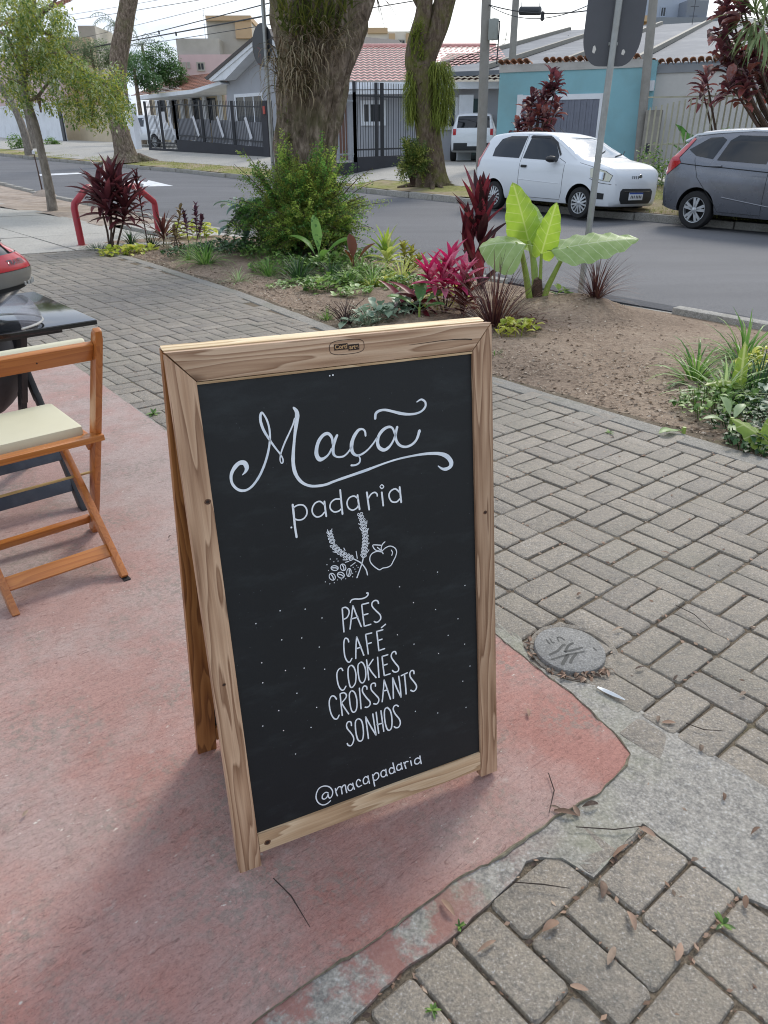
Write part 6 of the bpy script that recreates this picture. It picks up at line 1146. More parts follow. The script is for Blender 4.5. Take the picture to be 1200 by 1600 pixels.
class Car:
    """body surface from key curves: roof line, sill, half widths, belt line"""
    def __init__(s, top, low, half, roofh, belt, x0, x1): s.top, s.low, s.half, s.roofh, s.belt, s.x0, s.x1 = top, low, half, roofh, belt, x0, x1
    def section(s, x):
        T, Lw, ym, yr = itp(s.top, x), itp(s.low, x), itp(s.half, x), itp(s.roofh, x); B = min(itp(s.belt, x), T - .05)
        h = T - B; k = min(1, h / .3)
        yr2 = yr * k + (ym * .86) * (1 - k)
        pts = [(0, Lw), (ym * .80, Lw), (ym - .055, Lw + .015), (ym - .018, Lw + .09), (ym, Lw + .45 * (B - Lw)), (ym - .004, Lw + .72 * (B - Lw)), (ym - .022, B - .03), (ym - .038, B + .002),
               (ym - .045 + (yr2 - ym + .045) * .35, B + h * .35), (ym - .045 + (yr2 - ym + .045) * .72, B + h * .68), (yr2, B + h * .88), (yr2 - .045, T - h * .045), (yr2 * .55, T - h * .008), (0, T)]
        return pts
    def side_y(s, x, z):
        P = s.section(x)[2:12]
        for a, b in zip(P, P[1:]):
            if a[1] <= z <= b[1]: return a[0] + (b[0] - a[0]) * (z - a[1]) / max(1e-6, b[1] - a[1])
        return P[0][0] if z < P[0][1] else P[-1][0]
    def top_z(s, x, y):
        P = s.section(x)[7:]; y = abs(y)
        for a, b in zip(P, P[1:]):
            if b[0] <= y <= a[0]: return a[1] + (b[1] - a[1]) * (a[0] - y) / max(1e-6, a[0] - b[0])
        return P[-1][1]
    def body(s, parent, mat, wheels, wr, name='body', n=72):
        m = MB(); K = 14
        xs = [s.x0 + (s.x1 - s.x0) * (.5 - .5 * math.cos(math.pi * (.04 + .92 * i / n))) for i in range(n + 1)]
        for x in xs:
            P = s.section(x); ring = P + [(-y, z) for y, z in P[-2:0:-1]]
            m.v += [(x, y, z) for y, z in ring]
        R_ = 2 * K - 2
        for i in range(n):
            for k in range(R_): m.f.append((i * R_ + k, i * R_ + (k + 1) % R_, (i + 1) * R_ + (k + 1) % R_, (i + 1) * R_ + k)); m.mi.append(0)
        m.f += [tuple(range(R_))[::-1], tuple(n * R_ + k for k in range(R_))]; m.mi += [0, 0]
        o = m.build(name, [mat, darkin], parent)
        bm = bmesh.new(); bm.from_mesh(o.data); bmesh.ops.recalc_face_normals(bm, faces=bm.faces[:]); bm.to_mesh(o.data); bm.free()
        cut = MB()
        for wx in wheels:
            for sg in (-1, 1): cut.lathe([(0, -.16), (wr, -.16), (wr, .4), (0, .4)], Matrix.Translation((wx, sg * (itp(s.half, wx) - .17), s.axle)) @ Matrix.Rotation(R(-90) * sg, 4, 'X'), 36, 0)
        c = cut.build('cut', [darkin]); c.parent = parent; bm = bmesh.new(); bm.from_mesh(c.data); bmesh.ops.remove_doubles(bm, verts=bm.verts[:], dist=1e-5); bmesh.ops.recalc_face_normals(bm, faces=bm.faces[:]); bm.to_mesh(c.data); bm.free()
        md = o.modifiers.new('b', 'BOOLEAN'); md.operation = 'DIFFERENCE'; md.object = c; md.solver = 'EXACT'
        try: md.material_mode = 'TRANSFER'
        except Exception: pass
        bpy.context.view_layer.update()
        me = bpy.data.meshes.new_from_object(o.evaluated_get(bpy.context.evaluated_depsgraph_get())); o.modifiers.clear(); old = o.data; o.data = me; bpy.data.meshes.remove(old); bpy.data.objects.remove(c)
        smooth(me, 38); return o
    def side_panel(s, parent, poly, mat, name, off=.004, sides=(-1, 1), sub=.05, lift=0):
        for sg in sides:
            pts = []
            for a, b in zip(poly, poly[1:] + poly[:1]):
                k = max(1, int(math.hypot(b[0] - a[0], b[1] - a[1]) / sub))
                pts += [(a[0] + (b[0] - a[0]) * i / k, a[1] + (b[1] - a[1]) * i / k) for i in range(k)]
            bm = bmesh.new(); vs = [bm.verts.new((x, 0, z)) for x, z in pts]; f = bm.faces.new(vs)
            xa, xb = min(p[0] for p in pts), max(p[0] for p in pts); za, zb = min(p[1] for p in pts), max(p[1] for p in pts)
            x = xa + sub
            while x < xb:
                bmesh.ops.bisect_plane(bm, geom=bm.verts[:] + bm.edges[:] + bm.faces[:], plane_co=(x, 0, 0), plane_no=(1, 0, 0)); x += sub
            z = za + sub
            while z < zb:
                bmesh.ops.bisect_plane(bm, geom=bm.verts[:] + bm.edges[:] + bm.faces[:], plane_co=(0, 0, z), plane_no=(0, 0, 1)); z += sub
            for v in bm.verts: v.co.y = sg * (s.side_y(v.co.x, v.co.z) + off)
            bmesh.ops.recalc_face_normals(bm, faces=bm.faces[:])
            me = bpy.data.meshes.new(name); bm.to_mesh(me); bm.free(); me.materials.append(mat); smooth(me, 60); link(name, me, parent)
    def top_panel(s, parent, xa, xb, wa, wb, mat, name, off=.005, n=10):
        vs = []
        for i in range(n + 1):
            x = xa + (xb - xa) * i / n; w_ = wa + (wb - wa) * i / n
            for k in range(13): y = -w_ + 2 * w_ * k / 12; vs.append((x, y, s.top_z(x, y) + off))
        m = MB(); m.add(vs, [(i * 13 + k, i * 13 + k + 1, (i + 1) * 13 + k + 1, (i + 1) * 13 + k) for i in range(n) for k in range(12)]); return m.build(name, mat, parent, sm=True, ang=60)
    def side_line(s, parent, pts, r=.004, sides=(-1, 1), mat=None, name='panel_gap'):
        for sg in sides:
            P = []
            for a, b in zip(pts, pts[1:]):
                k = max(1, int(math.hypot(b[0] - a[0], b[1] - a[1]) / .05)); P += [(a[0] + (b[0] - a[0]) * i / k, a[1] + (b[1] - a[1]) * i / k) for i in range(k)]
            P.append(pts[-1]); m = MB(); m.tube([(x, sg * (s.side_y(x, z) + .0005), z) for x, z in P], r, 5); m.build(name, mat or seamm, parent)
def wheel(parent, x, y, r, sg, style, wd=.17):
    """tyre, rim and spokes; sg = outward side"""
    M = Matrix.Translation((x, y, r - .008)) @ Matrix.Rotation(R(-90) * sg, 4, 'X')
    w_ = MB(); w_.lathe([(r * .62, -wd / 2), (r * .93, -wd / 2), (r * .985, -wd * .40), (r, -wd * .3), (r, wd * .3), (r * .985, wd * .40), (r * .93, wd / 2), (r * .70, wd / 2 + .004), (r * .66, wd * .40)], M, 36)
    ty = w_.build('tyre', tyrem, parent, sm=True, ang=40)
    d = MB(); d.lathe([(0, wd * .12), (r * .67, wd * .12)], M, 28); d.lathe([(0, -wd * .4), (r * .67, -wd * .4)], M, 20); d.build('brake_drum', darkin, ty)
    q = MB(); q.lathe([(r * .60, wd * .1), (r * .635, wd * .46), (r * .67, wd * .47), (r * .675, wd * .38)], M, 36)
    if style == 'cover':
        for k in range(7):
            a = 2 * math.pi * k / 7
            for da in (-.17, .17):
                A = Vector((math.cos(a + da * .5) * r * .16, math.sin(a + da * .5) * r * .16, wd * .46)); B = Vector((math.cos(a + da * 1.35) * r * .63, math.sin(a + da * 1.35) * r * .63, wd * .42)); q.beam(M @ A, M @ B, .030, .014, M.to_3x3() @ Vector((0, 0, 1)))
    else:
        for k in range(5):
            a = 2 * math.pi * k / 5 + .2
            for da in (-.20, .20):
                A = Vector((math.cos(a + da * .4) * r * .12, math.sin(a + da * .4) * r * .12, wd * .44)); B = Vector((math.cos(a + da) * r * .64, math.sin(a + da) * r * .64, wd * .44)); q.beam(M @ A, M @ B, .044, .02, M.to_3x3() @ Vector((0, 0, 1)))
    q.lathe([(0, wd * .52), (r * .12, wd * .51), (r * .17, wd * .46), (r * .17, wd * .3)], M, 20)
    q.build('rim', alloy, ty, sm=True, ang=30)
def place_car(n, t, ang, z): return Matrix.Translation(st(n, t, z)) @ Matrix.Rotation(ANG_N + ang, 4, 'Z')

# ---- small white three door hatchback, nose to the right
# wheels seen: front left (n 12.57, t 9.14), rear left (n 12.79, t 11.55)
WA = math.atan2(-(11.55 - 9.14), 12.57 - 12.79)               # heading in the street frame
wc = paint('white_car_paint', '#d9dde0', .3)
car1 = thing('parked_hatchback', 'white three door hatchback parked along the far kerb in front of the blue garage', 'car')
WB1 = 2.376; ca, sa = math.cos(WA), math.sin(WA)
fwx, fwy = 1.20, -.715                                            # front wheel on the street side, in car coordinates
lx, ly = fwx * ca - fwy * sa, fwx * sa + fwy * ca
c1 = Car(top=[(-1.90, .50), (-1.885, .70), (-1.86, .88), (-1.80, 1.02), (-1.68, 1.30), (-1.58, 1.41), (-1.40, 1.455), (-.9, 1.49), (-.2, 1.485), (.12, 1.45), (.38, 1.375), (.70, 1.215), (1.06, 1.04), (1.20, 1.01), (1.50, .965), (1.70, .905), (1.80, .83), (1.855, .68), (1.88, .50)],
         low=[(-1.9, .36), (-1.80, .26), (-1.5, .235), (1.5, .225), (1.78, .23), (1.88, .30)],
         half=[(-1.90, .60), (-1.86, .70), (-1.75, .765), (-1.5, .80), (-1.0, .82), (.9, .82), (1.3, .815), (1.6, .785), (1.75, .73), (1.84, .62), (1.88, .50)],
         roofh=[(-1.9, .60), (-1.55, .575), (-1.0, .595), (.2, .595), (.6, .62), (1.05, .67), (1.9, .5)],
         belt=[(-1.9, .98), (-1.4, .975), (-.9, .955), (1.0, .93), (1.9, .85)], x0=-1.90, x1=1.88); c1.axle = .272
fl_p = st(12.57, 9.14); car1.matrix_world = Matrix.Translation(st(12.57 - lx, 9.14 - ly, ROAD_Z + .02)) @ Matrix.Rotation(ANG_N + WA, 4, 'Z') @ Matrix.Rotation(R(-2.2), 4, 'X')
c1.body(car1, wc, (1.20, 1.20 - WB1), .335)
for x in (1.20, 1.20 - WB1):
    for sg in (-1, 1): wheel(car1, x, sg * .715, .280, sg, 'cover', .165)
c1.side_panel(car1, [(-.42, 1.0), (.53, .975), (.515, 1.06), (.30, 1.30), (.10, 1.395), (-.36, 1.405)], glassm, 'door_window')
c1.side_panel(car1, [(-1.33, 1.02), (-.53, 1.0), (-.48, 1.40), (-.95, 1.40), (-1.20, 1.345), (-1.33, 1.17)], glassm, 'quarter_window')
c1.side_panel(car1, [(-.40, 1.375), (.14, 1.365), (.34, 1.265), (.54, 1.06), (.56, 1.09), (.36, 1.30), (.15, 1.405), (-.36, 1.415)], blackp, 'wind_deflector', off=.012)
c1.top_panel(car1, .33, 1.03, .575, .66, windm, 'windscreen')
c1.side_line(car1, [(-.46, 1.41), (-.46, .95), (-.45, .40), (-.35, .30), (.70, .30), (.74, .45), (.74, .95), (.55, 1.02)])
c1.side_line(car1, [(-.44, .62), (.70, .58)], .006, mat=wc, name='door_crease')
c1.side_line(car1, [(-.5, 1.43), (-.30, 1.435), (.12, 1.41), (.40, 1.28), (.98, 1.0)], .008, mat=wc, name='drip_rail')
for sg in (-1, 1):
    m = MB(); m.box((-.33, sg * (c1.side_y(-.33, .86) + .012), .86), (.15, .026, .045)); m.build('door_handle', blackp, car1, bevel=.008)
    m = MB(); m.lathe([(0, -.10), (.055, -.085), (.075, -.02), (.07, .06), (.05, .10), (0, .115)], Matrix.Translation((.47, sg * .90, 1.0)) @ Matrix.Rotation(R(90), 4, 'X') @ Matrix.Rotation(R(90), 4, 'Y') @ Matrix.Diagonal((1, .8, 1.05, 1)), 16); m.beam((.50, sg * .78, .97), (.48, sg * .85, .98), .05, .03); m.build('door_mirror', blackp, car1, sm=True)
c1.side_panel(car1, [(1.42, .72), (1.78, .66), (1.80, .76), (1.70, .83), (1.46, .88), (1.38, .86)], lampg, 'headlamp', off=.008, sub=.03)
c1.side_panel(car1, [(-1.84, .78), (-1.73, .82), (-1.66, 1.05), (-1.58, 1.27), (-1.66, 1.28), (-1.76, 1.05), (-1.86, .84)], redl, 'tail_lamp', off=.006, sub=.03)
c1.side_panel(car1, [(1.60, .36), (1.72, .36), (1.73, .46), (1.60, .47)], blackp, 'fog_lamp', off=.006, sub=.03)
m = MB(); m.prism([(-.40, .285), (.40, .285), (.46, .36), (.46, .50), (.40, .545), (-.40, .545), (-.46, .50), (-.46, .36)], 1.80, 1.876, Matrix(((0, 0, 1, 0), (1, 0, 0, 0), (0, 1, 0, 0), (0, 0, 0, 1)))); m.build('lower_grille', blackp, car1, bevel=.01)
m = MB(); m.box((1.880, 0, .50), (.014, .72, .014)); m.build('grille_bar', chrome, car1)
m = MB(); m.box((1.884, -.02, .415), (.012, .40, .13)); pl = m.build('number_plate', plateW, car1, bevel=.003)
m = MB(); m.box((1.8905, -.02, .466), (.002, .40, .026)); m.build('plate_band', plateB, pl)
m = MB()
for k in range(7): m.box((1.8908, -.16 + .045 * k + (.015 if k > 2 else 0), .405), (.002, .022, .05))
m.build('plate_characters', seamm, pl, kind='stuff')
m = MB(); 
for k in range(4): m.box((1.842 - .0, .02 - .055 * k, .735), (.016, .020, .05))
m.lathe([(0, .012), (.05, .010), (.055, 0)], Matrix.Translation((1.832, .09, .735)) @ Matrix.Rotation(R(90), 4, 'Y'), 16); m.build('nose_badge', chrome, car1)
c1.side_line(car1, [(1.40, .70), (1.62, .635), (1.85, .61)], .005, name='bumper_gap')
c1.side_panel(car1, [(1.54, .71), (1.70, .685), (1.71, .80), (1.58, .83)], chrome, 'lamp_reflector', off=.011, sub=.03)
c1.side_line(car1, [(1.42, .72), (1.78, .66), (1.80, .76), (1.70, .83), (1.46, .88), (1.38, .86), (1.42, .72)], .006, name='lamp_rim')
c1.side_line(car1, [(1.08, .955), (1.40, .90), (1.70, .80)], .004, name='bonnet_gap')
for y in (-.28, .30):
    m = MB(); pts = [(1.03 - .04 * k - (0.05 * abs(k - 3) * .1), y + .1 * k, 0) for k in range(6)]; m.tube([(a, b, c1.top_z(a, b) + .018) for a, b, _ in pts], .008, 5); m.build('wiper', blackp, car1)
m = MB(); m.tube([(-.1, 0, 1.48), (-.25, 0, 1.58)], .004, 5); m.build('aerial', blackp, car1)

# ---- grey hatchback at the right edge, tail to the left
gc = paint('graphite_paint', '#6f7279', .2, .5)
GW = (12.91, 6.98)                                               # rear left wheel on the road
car2 = thing('parked_hatchback', 'dark grey hatchback with a pale roof and red tail lamp, cut by the right edge', 'car')
GA = math.atan2(-2.41, -.10)
c2 = Car(top=[(-2.02, .55), (-2.0, .80), (-1.95, 1.02), (-1.80, 1.25), (-1.66, 1.43), (-1.45, 1.50), (-.8, 1.535), (-.1, 1.53), (.35, 1.46), (.8, 1.24), (1.2, 1.02), (1.6, .93), (1.85, .80), (1.93, .60), (1.96, .50)],
         low=[(-2.02, .42), (-1.92, .30), (-1.5, .24), (1.5, .22), (1.96, .3)],
         half=[(-2.02, .62), (-1.97, .74), (-1.85, .80), (-1.5, .84), (-.5, .85), (.9, .845), (1.5, .80), (1.85, .62), (1.96, .45)],
         roofh=[(-2.0, .58), (-1.5, .56), (-.6, .60), (.3, .60), (1.1, .68), (1.9, .5)],
         belt=[(-2.02, 1.10), (-1.5, 1.09), (-1.0, 1.03), (0, .98), (1.2, .92), (1.96, .85)], x0=-2.02, x1=1.96); c2.axle = .295
rx_, ry_ = -1.26, -.745; ca, sa = math.cos(GA), math.sin(GA)
car2.matrix_world = Matrix.Translation(st(GW[0] - (rx_ * ca - ry_ * sa), GW[1] - (rx_ * sa + ry_ * ca), ROAD_Z + .02)) @ Matrix.Rotation(ANG_N + GA, 4, 'Z')
c2.body(car2, gc, (-1.26, 1.27), .36)
for x in (-1.26, 1.27):
    for sg in (-1, 1): wheel(car2, x, sg * .745, .303, sg, 'alloy', .18)
c2.side_panel(car2, [(-1.02, 1.07), (-.18, 1.03), (-.15, 1.42), (-.80, 1.435), (-.92, 1.36)], glassm, 'rear_window')
c2.side_panel(car2, [(-1.60, 1.22), (-1.42, 1.13), (-1.10, 1.085), (-.99, 1.37), (-1.08, 1.41), (-1.30, 1.40)], glassm, 'quarter_window')
c2.side_panel(car2, [(-.06, 1.02), (.92, .98), (.45, 1.32), (.2, 1.40), (-.05, 1.42)], glassm, 'front_window')
c2.top_panel(car2, -1.74, .30, .575, .595, paint('pale_roof', '#cfd3d6', .3), 'roof_panel', .008, 16)
c2.side_panel(car2, [(-1.98, .90), (-1.93, .82), (-1.72, .97), (-1.66, 1.02), (-1.72, 1.10), (-1.56, 1.38), (-1.62, 1.40), (-1.84, 1.13), (-1.93, 1.02)], redl, 'tail_lamp', off=.010, sub=.03)
c2.side_line(car2, [(-1.78, 1.34), (-1.60, 1.44), (-1.2, 1.475), (-.6, 1.50), (.1, 1.485)], .024, mat=bpy.data.materials['pale_roof'], name='roof_edge_line')  # pale strip along the edge of the roof
c2.side_line(car2, [(-1.66, 1.01), (-1.2, .975), (-.9, .965), (0, .91), (.9, .86)], .008, name='shoulder_crease')
c2.side_line(car2, [(-1.42, 1.10), (-1.30, .80), (-.93, .42), (-.84, .29), (-.10, .28)], .004)
c2.side_line(car2, [(-.10, 1.42), (-.10, .28)], .004)
c2.side_line(car2, [(-.80, .52), (0, .42), (.9, .44)], .010, mat=gc, name='door_crease')
for sg in (-1, 1):
    m = MB(); m.lathe([(0, -.11), (.02, -.10), (.026, 0), (.02, .10), (0, .11)], Matrix.Translation((-1.0, sg * (c2.side_y(-1.0, .965) + .006), .985)) @ Matrix.Rotation(R(90), 4, 'Y') @ Matrix.Diagonal((.9, 1.0, 1, 1)), 12); m.build('door_handle', gc, car2, sm=True)
    m = MB(); m.box((-1.98, sg * .5, .35), (.05, .3, .08)); m.build('bumper_insert', blackp, car2, bevel=.01)

# ---- white off-roader on the drive of the grey house, seen from behind
def small_car(label, mat_, M, wheels_r=.34, style='alloy', name='parked_car'):
    th = thing(name, label, 'car', mat=M)
    c = Car(top=[(-2.0, .60), (-1.98, .95), (-1.90, 1.15), (-1.72, 1.58), (-1.45, 1.66), (-.3, 1.68), (.3, 1.60), (.9, 1.18), (1.3, 1.08), (1.75, .98), (1.95, .8), (2.0, .6)], low=[(-2.0, .42), (-1.5, .30), (1.5, .30), (2.0, .4)],
            half=[(-2.0, .74), (-1.9, .82), (-1.4, .87), (1.0, .87), (1.7, .8), (2.0, .6)], roofh=[(-2.0, .66), (-1.5, .63), (.3, .63), (1.1, .72), (2, .6)], belt=[(-2.0, 1.12), (0, 1.08), (2.0, .95)], x0=-2.0, x1=2.0); c.axle = wheels_r
    c.body(th, mat_, (-1.22, 1.28), wheels_r + .06, n=44)
    for x in (-1.22, 1.28):
        for sg in (-1, 1): wheel(th, x, sg * .78, wheels_r, sg, style, .2)
    c.side_panel(th, [(-1.4, 1.17), (.75, 1.13), (.30, 1.50), (-1.25, 1.52)], glassm, 'side_window', sub=.12)
    c.top_panel(th, -1.90, -1.74, .62, .58, glassm, 'rear_window', .012, 5)
    m = MB(); m.box((-2.0, 0, .52), (.06, 1.45, .26)); m.build('rear_bumper', blackp, th, bevel=.02)
    m = MB(); m.box((-2.035, .0, .60), (.012, .40, .12)); m.build('number_plate', plateW, th)
    for sg in (-1, 1):
        m = MB(); m.box((-1.955, sg * .70, 1.02), (.06, .12, .22)); m.build('tail_lamp', redl, th, bevel=.01)
    return th, c

# ================================================================ ACROSS THE ROAD
def on_y(px, py, Y):
    d = sdir(px, py); return EYE + d * (Y / d.y)
NV0, TV0, ANG0, MST0 = NV.copy(), TV.copy(), ANG_N, M_ST.copy()
def set_frame(deg=0.0):
    """turn the frame used for house fronts: not all plots stand square to the kerb"""
    global NV, TV, ANG_N, M_ST
    Rm = Matrix.Rotation(R(deg), 3, 'Z'); NV = Rm @ NV0; TV = Rm @ TV0; ANG_N = ANG0 + R(deg); M_ST = Matrix((NV, TV, Vector((0, 0, 1)))).transposed().to_4x4()
def fz(n, t): p = st(n, t); return far_z(p.dot(NV0), p.dot(TV0))
def wall(name, pl, pr, ptop, n0, depth, mat, yref=None, zb=None, parent=None, zt=None, bevel=0, build=True):
    """upright block whose street face lies at n0, between two lines of sight"""
    y = yref or 200
    ta, tb = on_n(pl, y, n0)[0], on_n(pr, y, n0)[0]
    z1 = on_n((pl + pr) / 2, ptop, n0)[1] if zt is None else zt
    z0 = fz(n0, (ta + tb) / 2) - .3 if zb is None else (on_n((pl + pr) / 2, zb, n0)[1])
    m = MB(); m.box(((n0 + depth / 2), (ta + tb) / 2, (z0 + z1) / 2), (depth, abs(ta - tb), z1 - z0), M_ST)
    return m.build(name, mat, parent, bevel=bevel) if build else m
def fpoly(name, pts, n0, depth, mat, parent=None):
    """flat shape given by lines of sight, on the plane n0, with real thickness"""
    P = [on_n(x, y, n0) for x, y in pts]; m = MB()
    vs = [st(n0, t, z) for t, z in P] + [st(n0 + depth, t, z) for t, z in P]; k = len(P)
    m.add(vs, [tuple(range(k)), tuple(range(k, 2 * k))[::-1]] + [(i, (i + 1) % k, k + (i + 1) % k, k + i) for i in range(k)])
    o = m.build(name, mat, parent); bm = bmesh.new(); bm.from_mesh(o.data); bmesh.ops.recalc_face_normals(bm, faces=bm.faces[:]); bm.to_mesh(o.data); bm.free(); return o
def root(name, label, cat, kind=None): return tag(thing(name, label, cat), kind=kind)
teal = simple('teal_wall_paint', '#84b2bb', .8, .06, 1.2, .3, 60, .004, dirt=('#7f9a9a', .35), space='pos')
whitew = simple('white_wall_paint', '#dfe2e6', .75, .05, 1.5, .2, 60, .004, dirt=('#a6a8a6', .3), space='pos')
greyw = simple('grey_house_paint', '#a4a6ab', .8, .05, 1.5, .2, 60, .004, space='pos')
greyc = simple('weathered_render', '#bab8b4', .9, .10, .8, .4, 40, .006, dirt=('#807c74', .45), space='pos')
tanw = simple('tan_wall_paint', '#c6b79c', .8, .06, 1.5, .2, 60, .004, space='pos')
darkm = simple('dark_iron_paint', '#2b2d32', .5, .12, 10, .1, 60)
plinth = simple('charcoal_plinth', '#35363b', .8, .12, 2, .3, 60, .004, space='pos')
creamf = simple('cream_fence_paint', '#aaa793', .6, .12, 8, .15, 60, dirt=('#7a7460', .4))
tilem = simple('clay_tile', '#99694c', .85, .16, 8, .4, 60, .006, island=.25, dirt=('#4f4740', .6), space='pos')
pinkt = simple('pink_roof_tile', '#cf9f98', .7, .10, 3, .2, 60, .004, island=.10, space='pos')
redt = simple('old_red_tile', '#8f5c48', .85, .15, 3, .3, 60, .004, island=.2, dirt=('#5d5147', .5), space='pos')
winm, t_, b_ = newmat('window_glass'); b_.inputs['Base Color'].default_value = hexc('#2a2f33'); b_.inputs['Roughness'].default_value = .08
def tile_roof(name, n_e, z_e, n_r, z_r, ta, tb, mat, parent, pitch=.26, course=.36, skirt=.03):
    """slope of barrel tiles from eave to ridge: every course lapped over the one below"""
    m = MB(); L_ = math.hypot(n_r - n_e, z_r - z_e); nc = max(3, int(L_ / course)); nt = int(abs(tb - ta) / pitch * 4)
    un, uz = (n_r - n_e) / L_, (z_r - z_e) / L_
    for c in range(nc):
        a0, a1 = c * L_ / nc, (c + 1) * L_ / nc + .05
        vs = []
        for a, lift in ((a0, .055), (a1, .0)):
            for k in range(nt + 1):
                t = ta + (tb - ta) * k / nt; w_ = .045 * (.5 + .5 * math.cos(2 * math.pi * k / 4)) + lift
                vs.append(st(n_e + un * a - uz * w_, t, z_e + uz * a + un * w_))
        m.add(vs, [(k, k + 1, nt + 2 + k, nt + 1 + k) for k in range(nt)])
    return m.build(name, mat, parent, sm=True, ang=60, kind='stuff')
def window(par, pl, pr, pt, pb, n0, frame_m, nbar=2, name='window', fr=.06, hb=1):
    ta, za = on_n(pl, pt, n0); tb, zb = on_n(pr, pb, n0); t0, t1 = min(ta, tb), max(ta, tb); z0, z1 = min(za, zb), max(za, zb)
    m = MB(); d = .06
    for (c, s_) in (((n0 - d / 2, (t0 + t1) / 2, z1), (d, t1 - t0 + fr, fr)), ((n0 - d / 2, (t0 + t1) / 2, z0), (d + .04, t1 - t0 + fr, fr)), ((n0 - d / 2, t0, (z0 + z1) / 2), (d, fr, z1 - z0 - fr)), ((n0 - d / 2, t1, (z0 + z1) / 2), (d, fr, z1 - z0 - fr))): m.box(c, s_, M_ST)
    for k in range(1, nbar): m.box((n0 - d * .4, t0 + (t1 - t0) * k / nbar, (z0 + z1) / 2), (d * .5, fr * .5, z1 - z0 - fr), M_ST)
    f = m.build(name, frame_m, par); 
    g = MB(); g.box((n0 - .012, (t0 + t1) / 2, (z0 + z1) / 2), (.02, t1 - t0 - fr, z1 - z0 - fr), M_ST); g.build('pane', winm, f)
    return f

# ---- blue garage wall with its shutter
gar = root('garage_wall', 'pale blue garage wall with tiled coping and grey shutter, behind the white hatchback', 'garage')
set_frame(23.5); N0 = 25.1
wall('wall', 776, 1001, 108, N0, .22, teal, parent=gar)
zt_ = on_n(890, 108, N0)[1]
wall('cornice', 775, 1003, 97, N0 - .03, .30, greyc, parent=gar, zb=109.5)
zc_ = on_n(890, 97, N0)[1]
wall('side_pilaster', 1000.5, 1013, 94, N0 - .08, .36, teal, parent=gar)
for a, b, c_, d_ in ((805, 813, 148, 330), (932, 940, 148, 330)): wall('door_frame', a, b, c_, N0 - .05, .09, whitew, parent=gar)
wall('door_frame', 805, 940, 147.5, N0 - .052, .092, whitew, parent=gar, zb=156)
shm = simple('grey_shutter', '#6f7380', .55, .08, 6, .1, 60, .002, space='pos')
ta, tb = on_n(813, 200, N0)[0], on_n(932, 200, N0)[0]; z1 = on_n(870, 156, N0)[1]; z0 = fz(N0, ta)
k_ = 26
for i in range(k_):
    t = ta + (tb - ta) * (i + .5) / k_; m = MB(); m.box((N0 - .01 - (.012 if i % 2 else 0), t, (z0 + z1) / 2), (.03, abs(tb - ta) / k_ * .96, z1 - z0), M_ST); m.build('shutter_slat', shm, gar)
# coping tiles
tm = MB(); seg = 8
for j in (0, 1):
    for i in range(seg + 1):
        a = math.pi * i / seg; tm.v.append((-.24 + .48 * j, .088 * math.cos(a) * (1 - .12 * j), .075 * math.sin(a)))
for i in range(seg): tm.f.append((i, i + 1, seg + 2 + i, seg + 1 + i)); tm.mi.append(0)
for j in (0, 1):
    for i in range(seg + 1):
        a = math.pi * i / seg; tm.v.append((-.24 + .48 * j, .070 * math.cos(a) * (1 - .12 * j), .058 * math.sin(a)))
b0 = 2 * (seg + 1)
for i in range(seg): tm.f += [(b0 + i + 1, b0 + i, b0 + seg + 1 + i, b0 + seg + 2 + i), (i + 1, i, b0 + i, b0 + i + 1), (seg + 1 + i, seg + 2 + i, b0 + seg + 2 + i, b0 + seg + 1 + i)]; tm.mi += [0, 0, 0]
tme = tm.mesh('coping_tile', tilem, True, 40)
def coping(par, pa, pb, py, n0, gap=()):
    t0, z = on_n(pa, py, n0); t1, _ = on_n(pb, py, n0); n_ = int(abs(t1 - t0) / .2)
    for i in range(n_):
        if any(g0 <= i / n_ <= g1 for g0, g1 in gap): continue
        o = link('coping_tile', tme, par); o.matrix_local = M_ST @ Matrix.Translation((n0 + .10, t0 + (t1 - t0) * (i + .5) / n_, z)) @ Matrix.Rotation(R(7 + rnd.uniform(-3, 3)), 4, 'Y') @ Matrix.Rotation(R(rnd.uniform(-3, 3)), 4, 'Z')
coping(gar, 779, 1000, 99.5, N0, ((.23, .30),))
# rough grey wall going on to the right, and the concrete pier between
gw = root('grey_wall', 'tall weathered grey wall with clay coping tiles behind the cream bar fence', 'wall')
wall('wall', 1013.5, 1290, 108, N0 + .06, .2, greyc, parent=gw)
wall('top_band', 1013.5, 1290, 97.5, N0 + .02, .28, simple('band_grey', '#83868a', .85, .08, 2, .2, 50, space='pos'), parent=gw, zb=110)
coping(gw, 1016, 1285, 98.5, N0 + .05)
pr_ = root('concrete_pier', 'stained concrete pier with a meter niche between the blue garage and cream fence', 'pier')
wall('pier', 1002, 1024, 172, N0 - .9, .5, simple('stained_pier', '#8f8b83', .9, .12, 1.5, .5, 40, .01, dirt=('#4a463f', .75), space='pos'), yref=230, parent=pr_)
wall('meter_niche', 1008, 1016, 224, N0 - .915, .02, plinth, yref=230, parent=pr_, zb=240)
lb = root('wall_lamp', 'small white lamp box on the blue pilaster', 'lamp'); wall('lamp_box', 999, 1012, 126, N0 - .2, .14, whitew, zb=142, parent=lb)

